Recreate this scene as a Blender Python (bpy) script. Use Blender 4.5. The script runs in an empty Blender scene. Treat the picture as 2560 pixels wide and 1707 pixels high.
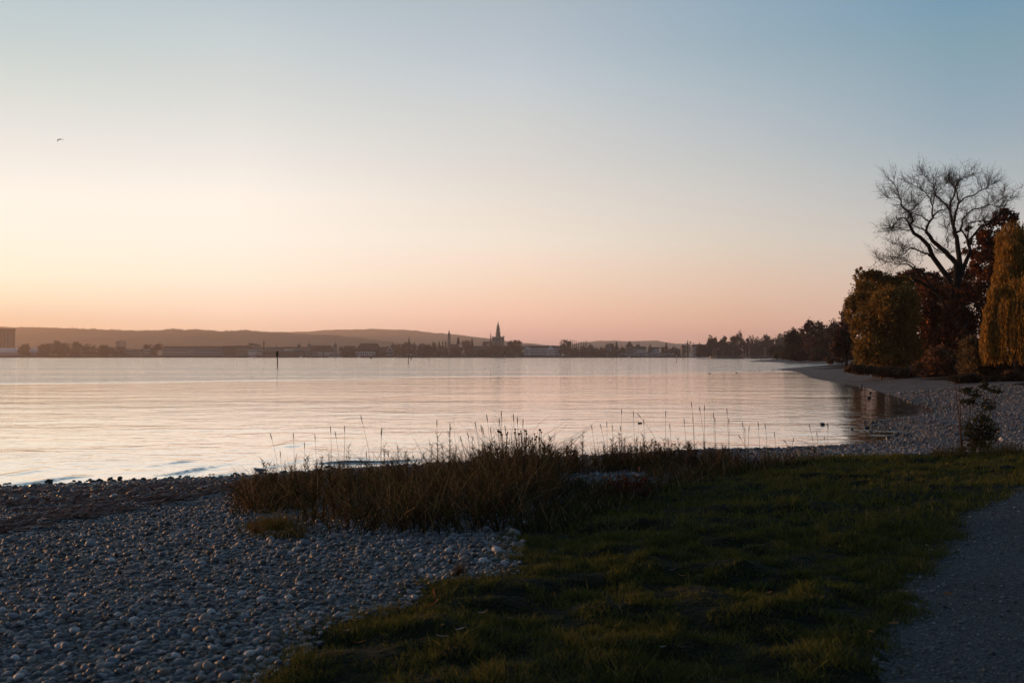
import bpy, bmesh, math, random
import numpy as np
from mathutils import Vector, Matrix, Euler

R = math.radians
rng = np.random.default_rng(7)
random.seed(7)
sc = bpy.context.scene
COL = sc.collection

# ------------------------------------------------------------------ camera
F = 2489.0            # focal length in photo pixels (35 mm lens, photo 2560 wide)
EYE = 3.0             # eye above the lake
PITCH = R(0.84)
cam = bpy.data.cameras.new('camera')
cam_ob = bpy.data.objects.new('camera', cam)
COL.objects.link(cam_ob)
sc.camera = cam_ob
cam.lens = 35
cam.sensor_width = 36
cam.clip_start = 0.1
cam.clip_end = 40000
cam_ob.location = (0, 0, EYE)
cam_ob.rotation_euler = (R(90) + PITCH, 0, 0)
cam.dof.use_dof = True
cam.dof.focus_distance = 20.0
cam.dof.aperture_fstop = 4.0

# ------------------------------------------------------------------ light
GLOW_AZ = -44.0       # middle of the afterglow in the sky
SUN_AZ = -56.0        # degrees from the view direction, to the left
SUN_EL = 2.0
SUN_POWER = 5.0
HAZE = 7.5e-5
HAZE_TOP = 240.0
HAZE_FAR = 11400.0


def s2l(c):
    return tuple(((v / 255) / 12.92 if v / 255 <= 0.04045 else ((v / 255 + 0.055) / 1.055) ** 2.4) for v in c)


# sky: colours by elevation (degrees) along several bearings away from the sun
SKY = [
    (16, [(0, (255, 196, 150)), (1.8, (255, 204, 166)), (2.3, (255, 212, 178)), (3.0, (255, 226, 192)), (4.2, (255, 237, 210)),
          (6.1, (255, 240, 222)), (8.1, (253, 240, 227)), (10.1, (240, 231, 222)), (12.1, (226, 222, 216)), (14.1, (211, 214, 208)),
          (16.0, (197, 205, 204)), (18.0, (187, 199, 204)), (30, (146, 168, 184)), (50, (104, 130, 153)), (90, (62, 84, 108))]),
    (28.5, [(0, (238, 186, 152)), (1.7, (246, 199, 168)), (2.5, (253, 212, 184)), (4.3, (255, 232, 209)), (6.5, (255, 238, 223)),
            (8.7, (252, 239, 226)), (10.9, (237, 229, 222)), (13.0, (223, 220, 215)), (15.1, (210, 211, 208)), (17.2, (198, 205, 206)),
            (19.2, (184, 195, 202)), (30, (142, 164, 180)), (50, (100, 127, 150)), (90, (62, 84, 108))]),
    (44.3, [(0, (205, 158, 142)), (1.15, (219, 171, 152)), (2.5, (238, 193, 168)), (4.4, (241, 211, 188)), (5.5, (242, 217, 199)), (6.6, (238, 222, 206)),
            (8.9, (228, 217, 206)), (11.1, (216, 210, 205)), (13.3, (206, 206, 203)), (15.5, (194, 200, 205)), (17.6, (182, 190, 199)),
            (19.7, (173, 183, 191)), (30, (128, 150, 168)), (50, (92, 119, 144)), (90, (62, 84, 108))]),
    (57, [(0, (198, 156, 142)), (1.7, (213, 170, 150)), (2.5, (218, 179, 157)), (4.2, (222, 193, 173)), (6.4, (216, 203, 189)), (8.6, (206, 200, 195)),
          (10.7, (193, 195, 193)), (12.8, (182, 188, 194)), (15.0, (167, 181, 190)), (17.0, (153, 173, 185)), (19.1, (146, 168, 185)),
          (30, (106, 134, 158)), (50, (80, 108, 134)), (90, (62, 84, 108))]),
    (68, [(0, (190, 156, 146)), (1.7, (204, 170, 154)), (4.0, (205, 184, 170)), (6.0, (198, 190, 184)), (8.0, (183, 184, 184)), (10.0, (169, 178, 183)),
          (12.0, (152, 169, 182)), (14.0, (141, 164, 178)), (16.0, (131, 159, 173)), (17.9, (120, 153, 175)), (30, (88, 121, 148)),
          (50, (72, 101, 128)), (90, (62, 84, 108))]),
    (150, [(0, (92, 88, 100)), (3, (104, 94, 104)), (8, (104, 98, 110)), (14, (86, 98, 118)), (30, (72, 94, 118)), (50, (66, 88, 112)), (90, (62, 84, 108))]),
]

# light the haze itself sends to the eye along each of those bearings (linear), so that the sky seen through it is as in the photo
HAZE_GLOW = [(1.436, 0.688, 0.360), (0.920, 0.443, 0.234), (0.541, 0.310, 0.208), (0.428, 0.284, 0.222), (0.348, 0.224, 0.184), (0.296, 0.190, 0.157)]


def above_haze(k, e, c):
    ang = R(max(e, 0.35))
    path = min((HAZE_TOP - 3) / math.sin(ang), HAZE_FAR * 1.03)
    T = math.exp(-HAZE * path)
    return tuple(max((v - gl * (1 - T)) / T, 0.02) for v, gl in zip(s2l(c), HAZE_GLOW[k]))


wd = bpy.data.worlds.new('World')
sc.world = wd
wd.use_nodes = True
wn = wd.node_tree
wn.nodes.clear()


def wmath(op, a, b=None, clamp=False):
    n = wn.nodes.new('ShaderNodeMath')
    n.operation = op
    n.use_clamp = clamp
    for i, v in enumerate((a, b)):
        if v is None:
            continue
        if isinstance(v, (int, float)):
            n.inputs[i].default_value = v
        else:
            wn.links.new(v, n.inputs[i])
    return n.outputs[0]


tc = wn.nodes.new('ShaderNodeTexCoord')
nrm = wn.nodes.new('ShaderNodeVectorMath')
nrm.operation = 'NORMALIZE'
wn.links.new(tc.outputs['Generated'], nrm.inputs[0])
sep = wn.nodes.new('ShaderNodeSeparateXYZ')
wn.links.new(nrm.outputs[0], sep.inputs[0])
elev = wmath('DIVIDE', wmath('ARCSINE', sep.outputs[2]), math.pi / 2, True)
hl = wmath('SQRT', wmath('ADD', wmath('MULTIPLY', sep.outputs[0], sep.outputs[0]), wmath('MULTIPLY', sep.outputs[1], sep.outputs[1])))
sx, sy = math.sin(R(GLOW_AZ)), math.cos(R(GLOW_AZ))
dot = wmath('ADD', wmath('MULTIPLY', sep.outputs[0], sx), wmath('MULTIPLY', sep.outputs[1], sy))
cosaz = wmath('MINIMUM', wmath('MAXIMUM', wmath('DIVIDE', dot, wmath('MAXIMUM', hl, 1e-4)), -1.0), 1.0)
daz = wmath('ARCCOSINE', cosaz)
prev = None
for k, (ang, stops) in enumerate(SKY):
    cr = wn.nodes.new('ShaderNodeValToRGB')
    els = cr.color_ramp.elements
    while len(els) > 1:
        els.remove(els[-1])
    for i, (e, c) in enumerate(stops):
        el = els[0] if i == 0 else els.new(e / 90)
        el.position = e / 90
        el.color = (*above_haze(k, e, c), 1)
    wn.links.new(elev, cr.inputs[0])
    if prev is None:
        prev = cr.outputs[0]
    else:
        mr = wn.nodes.new('ShaderNodeMapRange')
        mr.inputs[1].default_value = R(SKY[k - 1][0])
        mr.inputs[2].default_value = R(ang)
        mr.interpolation_type = 'LINEAR'
        wn.links.new(daz, mr.inputs[0])
        mx = wn.nodes.new('ShaderNodeMix')
        mx.data_type = 'RGBA'
        wn.links.new(mr.outputs[0], mx.inputs[0])
        wn.links.new(prev, mx.inputs[6])
        wn.links.new(cr.outputs[0], mx.inputs[7])
        prev = mx.outputs[2]
# a physical sky adds its share of the dusk glow
nsk = wn.nodes.new('ShaderNodeTexSky')
nsk.sky_type = 'NISHITA'
nsk.sun_disc = False
nsk.sun_elevation = R(SUN_EL)
nsk.sun_rotation = R(SUN_AZ)
nsk.dust_density = 3
bg = wn.nodes.new('ShaderNodeBackground')
bg.inputs[1].default_value = 1.0
wn.links.new(prev, bg.inputs[0])
wout = wn.nodes.new('ShaderNodeOutputWorld')
bg2 = wn.nodes.new('ShaderNodeBackground')
bg2.inputs[1].default_value = 0.02
wn.links.new(nsk.outputs[0], bg2.inputs[0])
ads = wn.nodes.new('ShaderNodeAddShader')
wn.links.new(bg.outputs[0], ads.inputs[0])
wn.links.new(bg2.outputs[0], ads.inputs[1])
wn.links.new(ads.outputs[0], wout.inputs[0])
wd.cycles.sampling_method = 'MANUAL'
wd.cycles.sample_map_resolution = 1024

sl = bpy.data.lights.new('sun', 'SUN')
sl.energy = SUN_POWER
sl.angle = R(1.2)
sl.color = (1.0, 0.46, 0.17)
so = bpy.data.objects.new('sun', sl)
COL.objects.link(so)
sd = Vector((math.sin(R(SUN_AZ)) * math.cos(R(SUN_EL)), math.cos(R(SUN_AZ)) * math.cos(R(SUN_EL)), math.sin(R(SUN_EL))))
so.rotation_euler = sd.to_track_quat('Z', 'Y').to_euler()
so.location = sd * 50

sc.view_settings.view_transform = 'Standard'
sc.view_settings.look = 'None'
sc.view_settings.exposure = 0.0
sc.view_settings.gamma = 1.0
sc.view_settings.use_curve_mapping = False
sc.render.engine = 'CYCLES'
sc.cycles.max_bounces = 4
sc.cycles.diffuse_bounces = 2
sc.cycles.glossy_bounces = 2
sc.cycles.volume_bounces = 2
sc.cycles.transparent_max_bounces = 4
sc.cycles.use_denoising = True
sc.cycles.use_adaptive_sampling = False


# ------------------------------------------------------------------ helpers
def P(px, py, Y):
    """world point seen at photo pixel (px, py) at forward distance Y"""
    u = (px - 1280) / F
    v = -(py - 853.5) / F
    yy = math.cos(PITCH) - math.sin(PITCH) * v
    zz = math.sin(PITCH) + math.cos(PITCH) * v
    k = Y / yy
    return Vector((u * k, Y, EYE + zz * k))


def proj(V):
    V = np.asarray(V, float)
    x, y, z = V[..., 0], V[..., 1], V[..., 2] - EYE
    f = y * math.cos(PITCH) + z * math.sin(PITCH)
    up = -y * math.sin(PITCH) + z * math.cos(PITCH)
    f = np.maximum(f, 1e-3)
    return 1280 + F * x / f, 853.5 - F * up / f


def m_per_px(Y):
    return Y / F


def mat(name, col, rough=0.8, spec=0.3, attr=None, noise=None, bump=None, trans=0.0, mult=1.0):
    """principled material; attr = vertex colour attribute, noise = (scale, dark factor), bump = (scale, distance)"""
    m = bpy.data.materials.new(name)
    m.use_nodes = True
    nt = m.node_tree
    b = nt.nodes['Principled BSDF']
    b.inputs['Roughness'].default_value = rough
    b.inputs['Specular IOR Level'].default_value = spec
    b.inputs['Base Color'].default_value = (*col, 1)
    src = None
    if attr:
        a = nt.nodes.new('ShaderNodeAttribute')
        a.attribute_name = attr
        src = a.outputs['Color']
    if noise:
        t = nt.nodes.new('ShaderNodeTexCoord')
        n = nt.nodes.new('ShaderNodeTexNoise')
        n.inputs['Scale'].default_value = noise[0]
        n.inputs['Detail'].default_value = 5
        nt.links.new(t.outputs['Object'], n.inputs['Vector'])
        mr = nt.nodes.new('ShaderNodeMapRange')
        mr.inputs[1].default_value = 0.3
        mr.inputs[2].default_value = 0.7
        mr.inputs[3].default_value = noise[1]
        mr.inputs[4].default_value = 1.0 + (1 - noise[1]) * 0.6
        nt.links.new(n.outputs[0], mr.inputs[0])
        mx = nt.nodes.new('ShaderNodeMix')
        mx.data_type = 'RGBA'
        mx.blend_type = 'MULTIPLY'
        mx.inputs[0].default_value = 1.0
        if src is None:
            mx.inputs[6].default_value = (*col, 1)
        else:
            nt.links.new(src, mx.inputs[6])
        nt.links.new(mr.outputs[0], mx.inputs[7])
        src = mx.outputs[2]
    if src is not None:
        nt.links.new(src, b.inputs['Base Color'])
    if bump:
        t = nt.nodes.new('ShaderNodeTexCoord')
        n = nt.nodes.new('ShaderNodeTexNoise')
        n.inputs['Scale'].default_value = bump[0]
        n.inputs['Detail'].default_value = 4
        nt.links.new(t.outputs['Object'], n.inputs['Vector'])
        bm = nt.nodes.new('ShaderNodeBump')
        bm.inputs['Strength'].default_value = 1.0
        bm.inputs['Distance'].default_value = bump[1]
        nt.links.new(n.outputs[0], bm.inputs['Height'])
        nt.links.new(bm.outputs[0], b.inputs['Normal'])
    if trans > 0:
        tr = nt.nodes.new('ShaderNodeBsdfTranslucent')
        if src is not None:
            nt.links.new(src, tr.inputs[0])
        else:
            tr.inputs[0].default_value = (*col, 1)
        ms = nt.nodes.new('ShaderNodeMixShader')
        ms.inputs[0].default_value = trans
        nt.links.new(b.outputs[0], ms.inputs[1])
        nt.links.new(tr.outputs[0], ms.inputs[2])
        nt.links.new(ms.outputs[0], nt.nodes['Material Output'].inputs[0])
    return m


def link(o, parent=None):
    COL.objects.link(o)
    if parent is not None:
        o.parent = parent
    return o


def mesh_np(name, V, Fs, m, parent=None, C=None, smooth=False):
    """one mesh object out of numpy arrays; Fs = list of (n,k) index arrays"""
    me = bpy.data.meshes.new(name)
    V = np.asarray(V, np.float32)
    Fs = [np.asarray(f, np.int32) for f in (Fs if isinstance(Fs, list) else [Fs]) if len(f)]
    nl = sum(f.size for f in Fs)
    npoly = sum(len(f) for f in Fs)
    me.vertices.add(len(V))
    me.vertices.foreach_set('co', V.ravel())
    me.loops.add(nl)
    me.loops.foreach_set('vertex_index', np.concatenate([f.ravel() for f in Fs]))
    me.polygons.add(npoly)
    tot = np.concatenate([np.full(len(f), f.shape[1], np.int32) for f in Fs])
    st = np.concatenate([[0], np.cumsum(tot)[:-1]]).astype(np.int32)
    me.polygons.foreach_set('loop_start', st)
    if smooth:
        me.polygons.foreach_set('use_smooth', np.ones(npoly, bool))
    me.update(calc_edges=True)
    if C is not None:
        C = np.asarray(C, np.float32)
        if C.shape[1] == 3:
            C = np.concatenate([C, np.ones((len(C), 1), np.float32)], 1)
        a = me.color_attributes.new('Col', 'FLOAT_COLOR', 'POINT')
        a.data.foreach_set('color', C.ravel())
    if m is not None:
        me.materials.append(m)
    return link(bpy.data.objects.new(name, me), parent)


class G:
    """collects shapes into one mesh"""
    def __init__(s):
        s.v, s.f = [], []

    def add(s, V, Fc):
        o = len(s.v)
        s.v.extend([tuple(v) for v in V])
        s.f.extend([tuple(i + o for i in f) for f in Fc])
        return s

    def box(s, x0, x1, y0, y1, z0, z1):
        return s.add([(x0, y0, z0), (x1, y0, z0), (x1, y1, z0), (x0, y1, z0), (x0, y0, z1), (x1, y0, z1), (x1, y1, z1), (x0, y1, z1)],
                     [(0, 3, 2, 1), (4, 5, 6, 7), (0, 1, 5, 4), (1, 2, 6, 5), (2, 3, 7, 6), (3, 0, 4, 7)])

    def tube(s, pts, rad, n=6, cap=True):
        pts = [Vector(p) for p in pts]
        V, Fc = [], []
        for i, p in enumerate(pts):
            t = (pts[min(i + 1, len(pts) - 1)] - pts[max(i - 1, 0)])
            t = t.normalized() if t.length > 1e-9 else Vector((0, 0, 1))
            a = t.cross(Vector((0.31, 0.95, 0.1))).normalized()
            b = t.cross(a)
            r = rad[i] if hasattr(rad, '__len__') else rad
            for k in range(n):
                an = 2 * math.pi * k / n
                V.append(p + a * (r * math.cos(an)) + b * (r * math.sin(an)))
        for i in range(len(pts) - 1):
            for k in range(n):
                k2 = (k + 1) % n
                Fc.append((i * n + k, i * n + k2, (i + 1) * n + k2, (i + 1) * n + k))
        if cap:
            Fc.append(tuple(range(n - 1, -1, -1)))
            Fc.append(tuple(range((len(pts) - 1) * n, len(pts) * n)))
        return s.add(V, Fc)

    def cone(s, c, r, h, n=8, r2=0.0):
        c = Vector(c)
        V = [c + Vector((r * math.cos(2 * math.pi * k / n + math.pi / n), r * math.sin(2 * math.pi * k / n + math.pi / n), 0)) for k in range(n)]
        if r2 <= 0:
            V.append(c + Vector((0, 0, h)))
            return s.add(V, [(k, (k + 1) % n, n) for k in range(n)] + [tuple(range(n - 1, -1, -1))])
        V += [c + Vector((r2 * math.cos(2 * math.pi * k / n + math.pi / n), r2 * math.sin(2 * math.pi * k / n + math.pi / n), h)) for k in range(n)]
        return s.add(V, [(k, (k + 1) % n, n + (k + 1) % n, n + k) for k in range(n)] + [tuple(range(n - 1, -1, -1)), tuple(range(n, 2 * n))])

    def ell(s, c, r, nu=10, nv=7, rot=None):
        c = Vector(c)
        V, Fc = [], []
        for j in range(nv + 1):
            th = math.pi * j / nv
            for i in range(nu):
                ph = 2 * math.pi * i / nu
                p = Vector((r[0] * math.sin(th) * math.cos(ph), r[1] * math.sin(th) * math.sin(ph), r[2] * math.cos(th)))
                V.append(c + (rot @ p if rot else p))
        for j in range(nv):
            for i in range(nu):
                i2 = (i + 1) % nu
                Fc.append((j * nu + i, (j + 1) * nu + i, (j + 1) * nu + i2, j * nu + i2))
        return s.add(V, Fc)

    def build(s, name, m, parent=None, smooth=False):
        me = bpy.data.meshes.new(name)
        me.from_pydata(s.v, [], s.f)
        if m is not None:
            me.materials.append(m)
        if smooth:
            me.polygons.foreach_set('use_smooth', np.ones(len(me.polygons), bool))
        me.update()
        return link(bpy.data.objects.new(name, me), parent)


def tag(o, label=None, cat=None, group=None, kind=None):
    for k, v in (('label', label), ('category', cat), ('group', group), ('kind', kind)):
        if v:
            o[k] = v
    return o


def empty(name, loc, label, cat, group=None, rz=0):
    o = bpy.data.objects.new(name, None)
    o.location = loc
    o.rotation_euler = (0, 0, rz)
    o.empty_display_size = 0.2
    link(o)
    return tag(o, label, cat, group)


def copy_tree(o, parent=None):
    c = o.copy()
    link(c, parent)
    for ch in list(o.children):
        copy_tree(ch, c)
    return c


def vnoise(x, y, seed=0):
    """smooth value noise, about -1..1"""
    x = np.asarray(x, float)
    y = np.asarray(y, float)
    xi = np.floor(x).astype(np.int64)
    yi = np.floor(y).astype(np.int64)
    xf, yf = x - xi, y - yi
    u, v = xf * xf * (3 - 2 * xf), yf * yf * (3 - 2 * yf)

    def h(a, b):
        n = (a * 374761393 + b * 668265263 + seed * 1442695041) & 0x7fffffff
        n = ((n ^ (n >> 13)) * 1274126177) & 0x7fffffff
        n = (n ^ (n >> 16)) & 0xffff
        return n / 32767.5 - 1
    return (h(xi, yi) * (1 - u) + h(xi + 1, yi) * u) * (1 - v) + (h(xi, yi + 1) * (1 - u) + h(xi + 1, yi + 1) * u) * v


def fbm(x, y, seed=0, o=4):
    t, a, n = 0, 1.0, 0
    for k in range(o):
        t = t + a * vnoise(x * 2 ** k, y * 2 ** k, seed + k)
        n += a
        a *= 0.5
    return t / n


# ------------------------------------------------------------------ terrain shape
SHORE = np.array([(-900, -420), (-200, -78), (-60, -2.5), (-30, 13), (-17, 19.7), (-11.6, 22.6), (-10.3, 23.2), (-8.2, 24.1), (-6.7, 24.8), (-5.2, 25.7), (-3.8, 26.6),
                  (-2.1, 27.5), (1.6, 29.3), (6.6, 31.1), (8.7, 31.9), (12.1, 33.6), (14.1, 36.4), (15.4, 39.5), (15.7, 42.6), (16.2, 45), (17.9, 47.2),
                  (21.0, 50), (23.0, 53.5), (24.6, 58), (25.9, 63.8), (29, 76), (32.8, 91), (36.6, 110), (39.5, 130), (43.5, 146), (49, 168), (56, 195), (58, 218), (62, 238),
                  (76, 255), (110, 330), (126, 393), (131, 450), (128, 505), (126, 553), (140, 590), (185, 679), (235, 850), (262, 1000), (300, 1180), (345, 1330),
                  (348, 1600), (352, 2075)], float)
LANDPOLY = np.vstack([SHORE, [(4000, 2075), (4000, -2500), (-900, -2500)]])


def in_poly(x, y, poly):
    x = np.asarray(x, float)
    y = np.asarray(y, float)
    r = np.zeros(x.shape, bool)
    n = len(poly)
    for i in range(n):
        x0, y0 = poly[i]
        x1, y1 = poly[(i + 1) % n]
        if y0 == y1:
            continue
        c = ((y0 > y) != (y1 > y)) & (x < (x1 - x0) * (y - y0) / (y1 - y0) + x0)
        r ^= c
    return r


def poly_dist(x, y, pl):
    x = np.asarray(x, float)
    y = np.asarray(y, float)
    d = np.full(x.shape, 1e18)
    for i in range(len(pl) - 1):
        ax, ay = pl[i]
        bx, by = pl[i + 1]
        dx, dy = bx - ax, by - ay
        t = np.clip(((x - ax) * dx + (y - ay) * dy) / (dx * dx + dy * dy), 0, 1)
        d = np.minimum(d, (x - ax - t * dx) ** 2 + (y - ay - t * dy) ** 2)
    return np.sqrt(d)


def shore_s(x, y):
    """metres inland of the waterline (negative in the lake)"""
    d = poly_dist(x, y, SHORE)
    return np.where(in_poly(x, y, LANDPOLY), d, -d)


# path: right of its edge
PATH_EDGE = np.array([(-1.2, -6), (0.3, 0.5), (1.25, 3.2), (1.9, 5.0), (2.3, 6.0), (2.85, 7.3), (3.75, 8.9), (5.0, 10.8), (6.8, 13.2), (9.6, 16.6), (14, 21.5), (22, 30), (40, 44)], float)
PATHPOLY = np.vstack([PATH_EDGE, [(43, 41), (25, 27), (17, 18.5), (13, 13.8), (10.0, 10.2), (7.6, 6.8), (6.2, 3.6), (5.4, 0), (4.5, -6)]])


def wob(x, y):
    return 0.10 * vnoise(x * 0.9, y * 0.9, 31) + 0.035 * vnoise(x * 2.7, y * 2.7, 32)


def is_lawn(x, y):
    return in_poly(x + wob(x, y) * 1.6, y + wob(y + 9, x) * 1.6, LAWNPOLY)


def is_path(x, y):
    return in_poly(x + wob(x + 40, y) * 1.2, y + wob(y, x + 50), PATHPOLY)


def height(x, y, fine=True):
    x = np.asarray(x, float)
    y = np.asarray(y, float)
    s = shore_s(x, y)
    t = np.clip(s / 18.5, 0, 1)
    h = np.where(s > 0, 1.36 * (1 - (1 - t) ** 1.25), np.maximum(0.09 * s, -2.5))
    h = h + np.where((s > 0.5), 0.035 * fbm(x * 0.35, y * 0.35, 5) * np.clip(s / 4, 0, 1), 0)
    # storm ridge of pebbles just above the water
    h = h + 0.10 * np.exp(-((s - 1.6) / 0.8) ** 2) * np.clip((x - 2) / 3, 0, 1) * (y < 60)
    if fine:
        lawn = is_lawn(x, y) & ~is_path(x, y) & (np.hypot(x, y) < 60)
        ed = np.clip(np.minimum(poly_dist(x, y, LAWN_EDGE), poly_dist(x, y, PATH_EDGE)) / 0.6, 0, 1)
        h = h + np.where(lawn, (0.052 * vnoise(x * 1.7, y * 1.7, 11) + 0.042 * vnoise(x * 3.9, y * 3.9, 12) + 0.018 * vnoise(x * 9, y * 9, 13) + 0.02) * ed, 0)
    return h


def hgt(x, y):
    return float(height(np.array([x]), np.array([y]))[0])


def hit(px, py, lo=3.0, hi=1500.0):
    """ground point seen at a photo pixel"""
    ys = np.concatenate([np.arange(lo, 60, 0.05), np.arange(60, hi, 0.5)])
    a, b = P(px, py, 1.0), None
    dx, dz = a.x, a.z - EYE
    xs, zs = dx * ys, EYE + dz * ys
    hh = np.maximum(height(xs, ys, False), 0)
    k = np.argmax(zs <= hh)
    if zs[k] > hh[k]:
        k = len(ys) - 1
    return Vector((xs[k], ys[k], float(height(xs[k:k + 1], ys[k:k + 1], 'LAWN_EDGE' in globals())[0])))


# lawn: right of its edge, which is laid out on the ground after the photograph
LAWN_PX = [(470, 1760), (545, 1707), (590, 1680), (640, 1650), (690, 1612), (740, 1582), (840, 1556), (950, 1540), (1010, 1515), (1040, 1470), (1100, 1452), (1190, 1444), (1262, 1438), (1290, 1400), (1288, 1335), (1330, 1290), (1420, 1228), (1640, 1220), (1680, 1188), (1860, 1168), (2060, 1148), (2330, 1136), (2560, 1126)]
LAWN_EDGE = np.array([(-9, -8), (-4.2, -1), (-2.6, 3.0)] + [tuple(hit(*p)[:2]) for p in LAWN_PX] +
                     [(14, 23), (20, 31), (29, 45), (34, 58), (37, 70), (40.5, 84), (42, 98), (45, 113), (48, 130), (54, 160), (65, 200), (75, 232), (94, 262), (140, 340), (150, 400), (170, 600), (260, 900), (420, 1330), (420, 2075)], float)
LAWNPOLY = np.vstack([LAWN_EDGE, [(4000, 2075), (4000, -2500), (-900, -2500)]])


def nu_axis(lo, hi, a, b, step, g=1.12):
    c = list(np.arange(a, b + step / 2, step))
    l, st = [], step
    x = a
    while x > lo:
        st *= g
        x -= st
        l.append(max(x, lo))
    r, st = [], step
    x = b
    while x < hi:
        st *= g
        x += st
        r.append(min(x, hi))
    return np.array(l[::-1] + c + r)


# ------------------------------------------------------------------ ground materials
def ground_mat(name, c1, c2, c3, scale, bumpd, rough=0.85, vor=True):
    m = bpy.data.materials.new(name)
    m.use_nodes = True
    nt = m.node_tree
    b = nt.nodes['Principled BSDF']
    b.inputs['Roughness'].default_value = rough
    b.inputs['Specular IOR Level'].default_value = 0.25
    t = nt.nodes.new('ShaderNodeTexCoord')
    v = nt.nodes.new('ShaderNodeTexVoronoi')
    v.inputs['Scale'].default_value = scale
    nt.links.new(t.outputs['Object'], v.inputs['Vector'])
    n = nt.nodes.new('ShaderNodeTexNoise')
    n.inputs['Scale'].default_value = 0.6
    n.inputs['Detail'].default_value = 6
    nt.links.new(t.outputs['Object'], n.inputs['Vector'])
    cr = nt.nodes.new('ShaderNodeValToRGB')
    e = cr.color_ramp.elements
    e[0].position, e[0].color = 0.1, (*c1, 1)
    e[1].position, e[1].color = 0.9, (*c3, 1)
    k = e.new(0.5)
    k.color = (*c2, 1)
    nt.links.new(v.outputs['Color'], cr.inputs[0])
    mr = nt.nodes.new('ShaderNodeMapRange')
    mr.inputs[1].default_value, mr.inputs[2].default_value, mr.inputs[3].default_value, mr.inputs[4].default_value = 0.3, 0.7, 0.65, 1.15
    nt.links.new(n.outputs[0], mr.inputs[0])
    mx = nt.nodes.new('ShaderNodeMix')
    mx.data_type = 'RGBA'
    mx.blend_type = 'MULTIPLY'
    mx.inputs[0].default_value = 1
    nt.links.new(cr.outputs[0], mx.inputs[6])
    nt.links.new(mr.outputs[0], mx.inputs[7])
    nt.links.new(mx.outputs[2], b.inputs['Base Color'])
    bm = nt.nodes.new('ShaderNodeBump')
    bm.inputs['Strength'].default_value = 1.0
    bm.inputs['Distance'].default_value = bumpd
    bm.invert = True
    nt.links.new(v.outputs['Distance'], bm.inputs['Height'])
    nt.links.new(bm.outputs[0], b.inputs['Normal'])
    return m


M_BEACH = ground_mat('pebble_ground', (0.035, 0.035, 0.037), (0.10, 0.10, 0.105), (0.21, 0.20, 0.205), 17, 0.05)
M_PATH = ground_mat('gravel', (0.024, 0.025, 0.028), (0.045, 0.048, 0.054), (0.095, 0.10, 0.11), 60, 0.02)
M_SOIL = mat('soil', (0.010, 0.012, 0.005), 0.95, 0.1, noise=(3, 0.5), bump=(14, 0.05))

# ------------------------------------------------------------------ ground: beach, lawn, path
gx = nu_axis(-900, 4000, -8.0, 9.0, 0.085)
gy = nu_axis(-2500, 2074, 3.4, 21.0, 0.085)
X, Y = np.meshgrid(gx, gy, indexing='ij')
Hh = np.empty_like(X)
for i in range(0, len(gx), 64):
    Hh[i:i + 64] = height(X[i:i + 64], Y[i:i + 64])
ny = len(gy)
idx = np.arange(len(gx) * ny).reshape(len(gx), ny)
quads = np.stack([idx[:-1, :-1], idx[1:, :-1], idx[1:, 1:], idx[:-1, 1:]], -1).reshape(-1, 4)
VV = np.stack([X, Y, Hh], -1).reshape(-1, 3)
cx = (X[:-1, :-1] + X[1:, 1:]).ravel() / 2
cy = (Y[:-1, :-1] + Y[1:, 1:]).ravel() / 2
hmax = np.max(VV[quads][:, :, 2], axis=1)
keep = hmax > -2.2
lw = is_lawn(cx, cy)
pa = is_path(cx, cy)
cls = np.where(pa, 2, np.where(lw, 1, 0))


def sub_mesh(name, sel, m):
    q = quads[sel]
    u, inv = np.unique(q, return_inverse=True)
    o = mesh_np(name, VV[u], inv.reshape(-1, 4), m, smooth=True)
    return tag(o, kind='structure')


beach = sub_mesh('beach', keep & (cls == 0), M_BEACH)
lawn = sub_mesh('lawn', keep & (cls == 1), M_SOIL)
path = sub_mesh('gravel_path', keep & (cls == 2), M_PATH)

# ------------------------------------------------------------------ lake
wx = nu_axis(-9000, 9000, -15.0, 9.0, 0.11, 1.16)
wy = nu_axis(-700, 2100, 21.8, 33.0, 0.055, 1.14)
WX, WY = np.meshgrid(wx, wy, indexing='ij')
WZ = np.zeros_like(WX)
ws = shore_s(WX.ravel(), WY.ravel()).reshape(WX.shape)


def crest_line(px, amp, wid):
    """a breaking wavelet along a line given by photo pixels on the water"""
    global WZ
    q = np.array([(P(a, b_, 1).x * EYE * F / (b_ - 889.99), EYE * F / (b_ - 889.99)) for a, b_ in px])
    m = (WX > q[:, 0].min() - 2) & (WX < q[:, 0].max() + 2) & (WY > q[:, 1].min() - 3) & (WY < q[:, 1].max() + 3)
    x, y = WX[m], WY[m]
    yc = np.interp(x, q[:, 0], q[:, 1]) + 0.05 * vnoise(x * 1.3, x * 0, 7)
    sl = np.interp(x, (q[1:, 0] + q[:-1, 0]) / 2, np.diff(q[:, 1]) / np.diff(q[:, 0]))
    d = (y - yc) / np.sqrt(1 + sl * sl)
    al = np.clip((x - q[0, 0]) / 0.9, 0, 1) * np.clip((q[-1, 0] - x) / 0.6, 0, 1)
    pf = np.where(d < 0, np.exp(-(d / wid) ** 2), np.exp(-(d / (wid * 3.5)) ** 2))
    WZ[m] += amp * al * pf * (0.8 + 0.35 * vnoise(x * 1.1, x * 0, 3))


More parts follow.
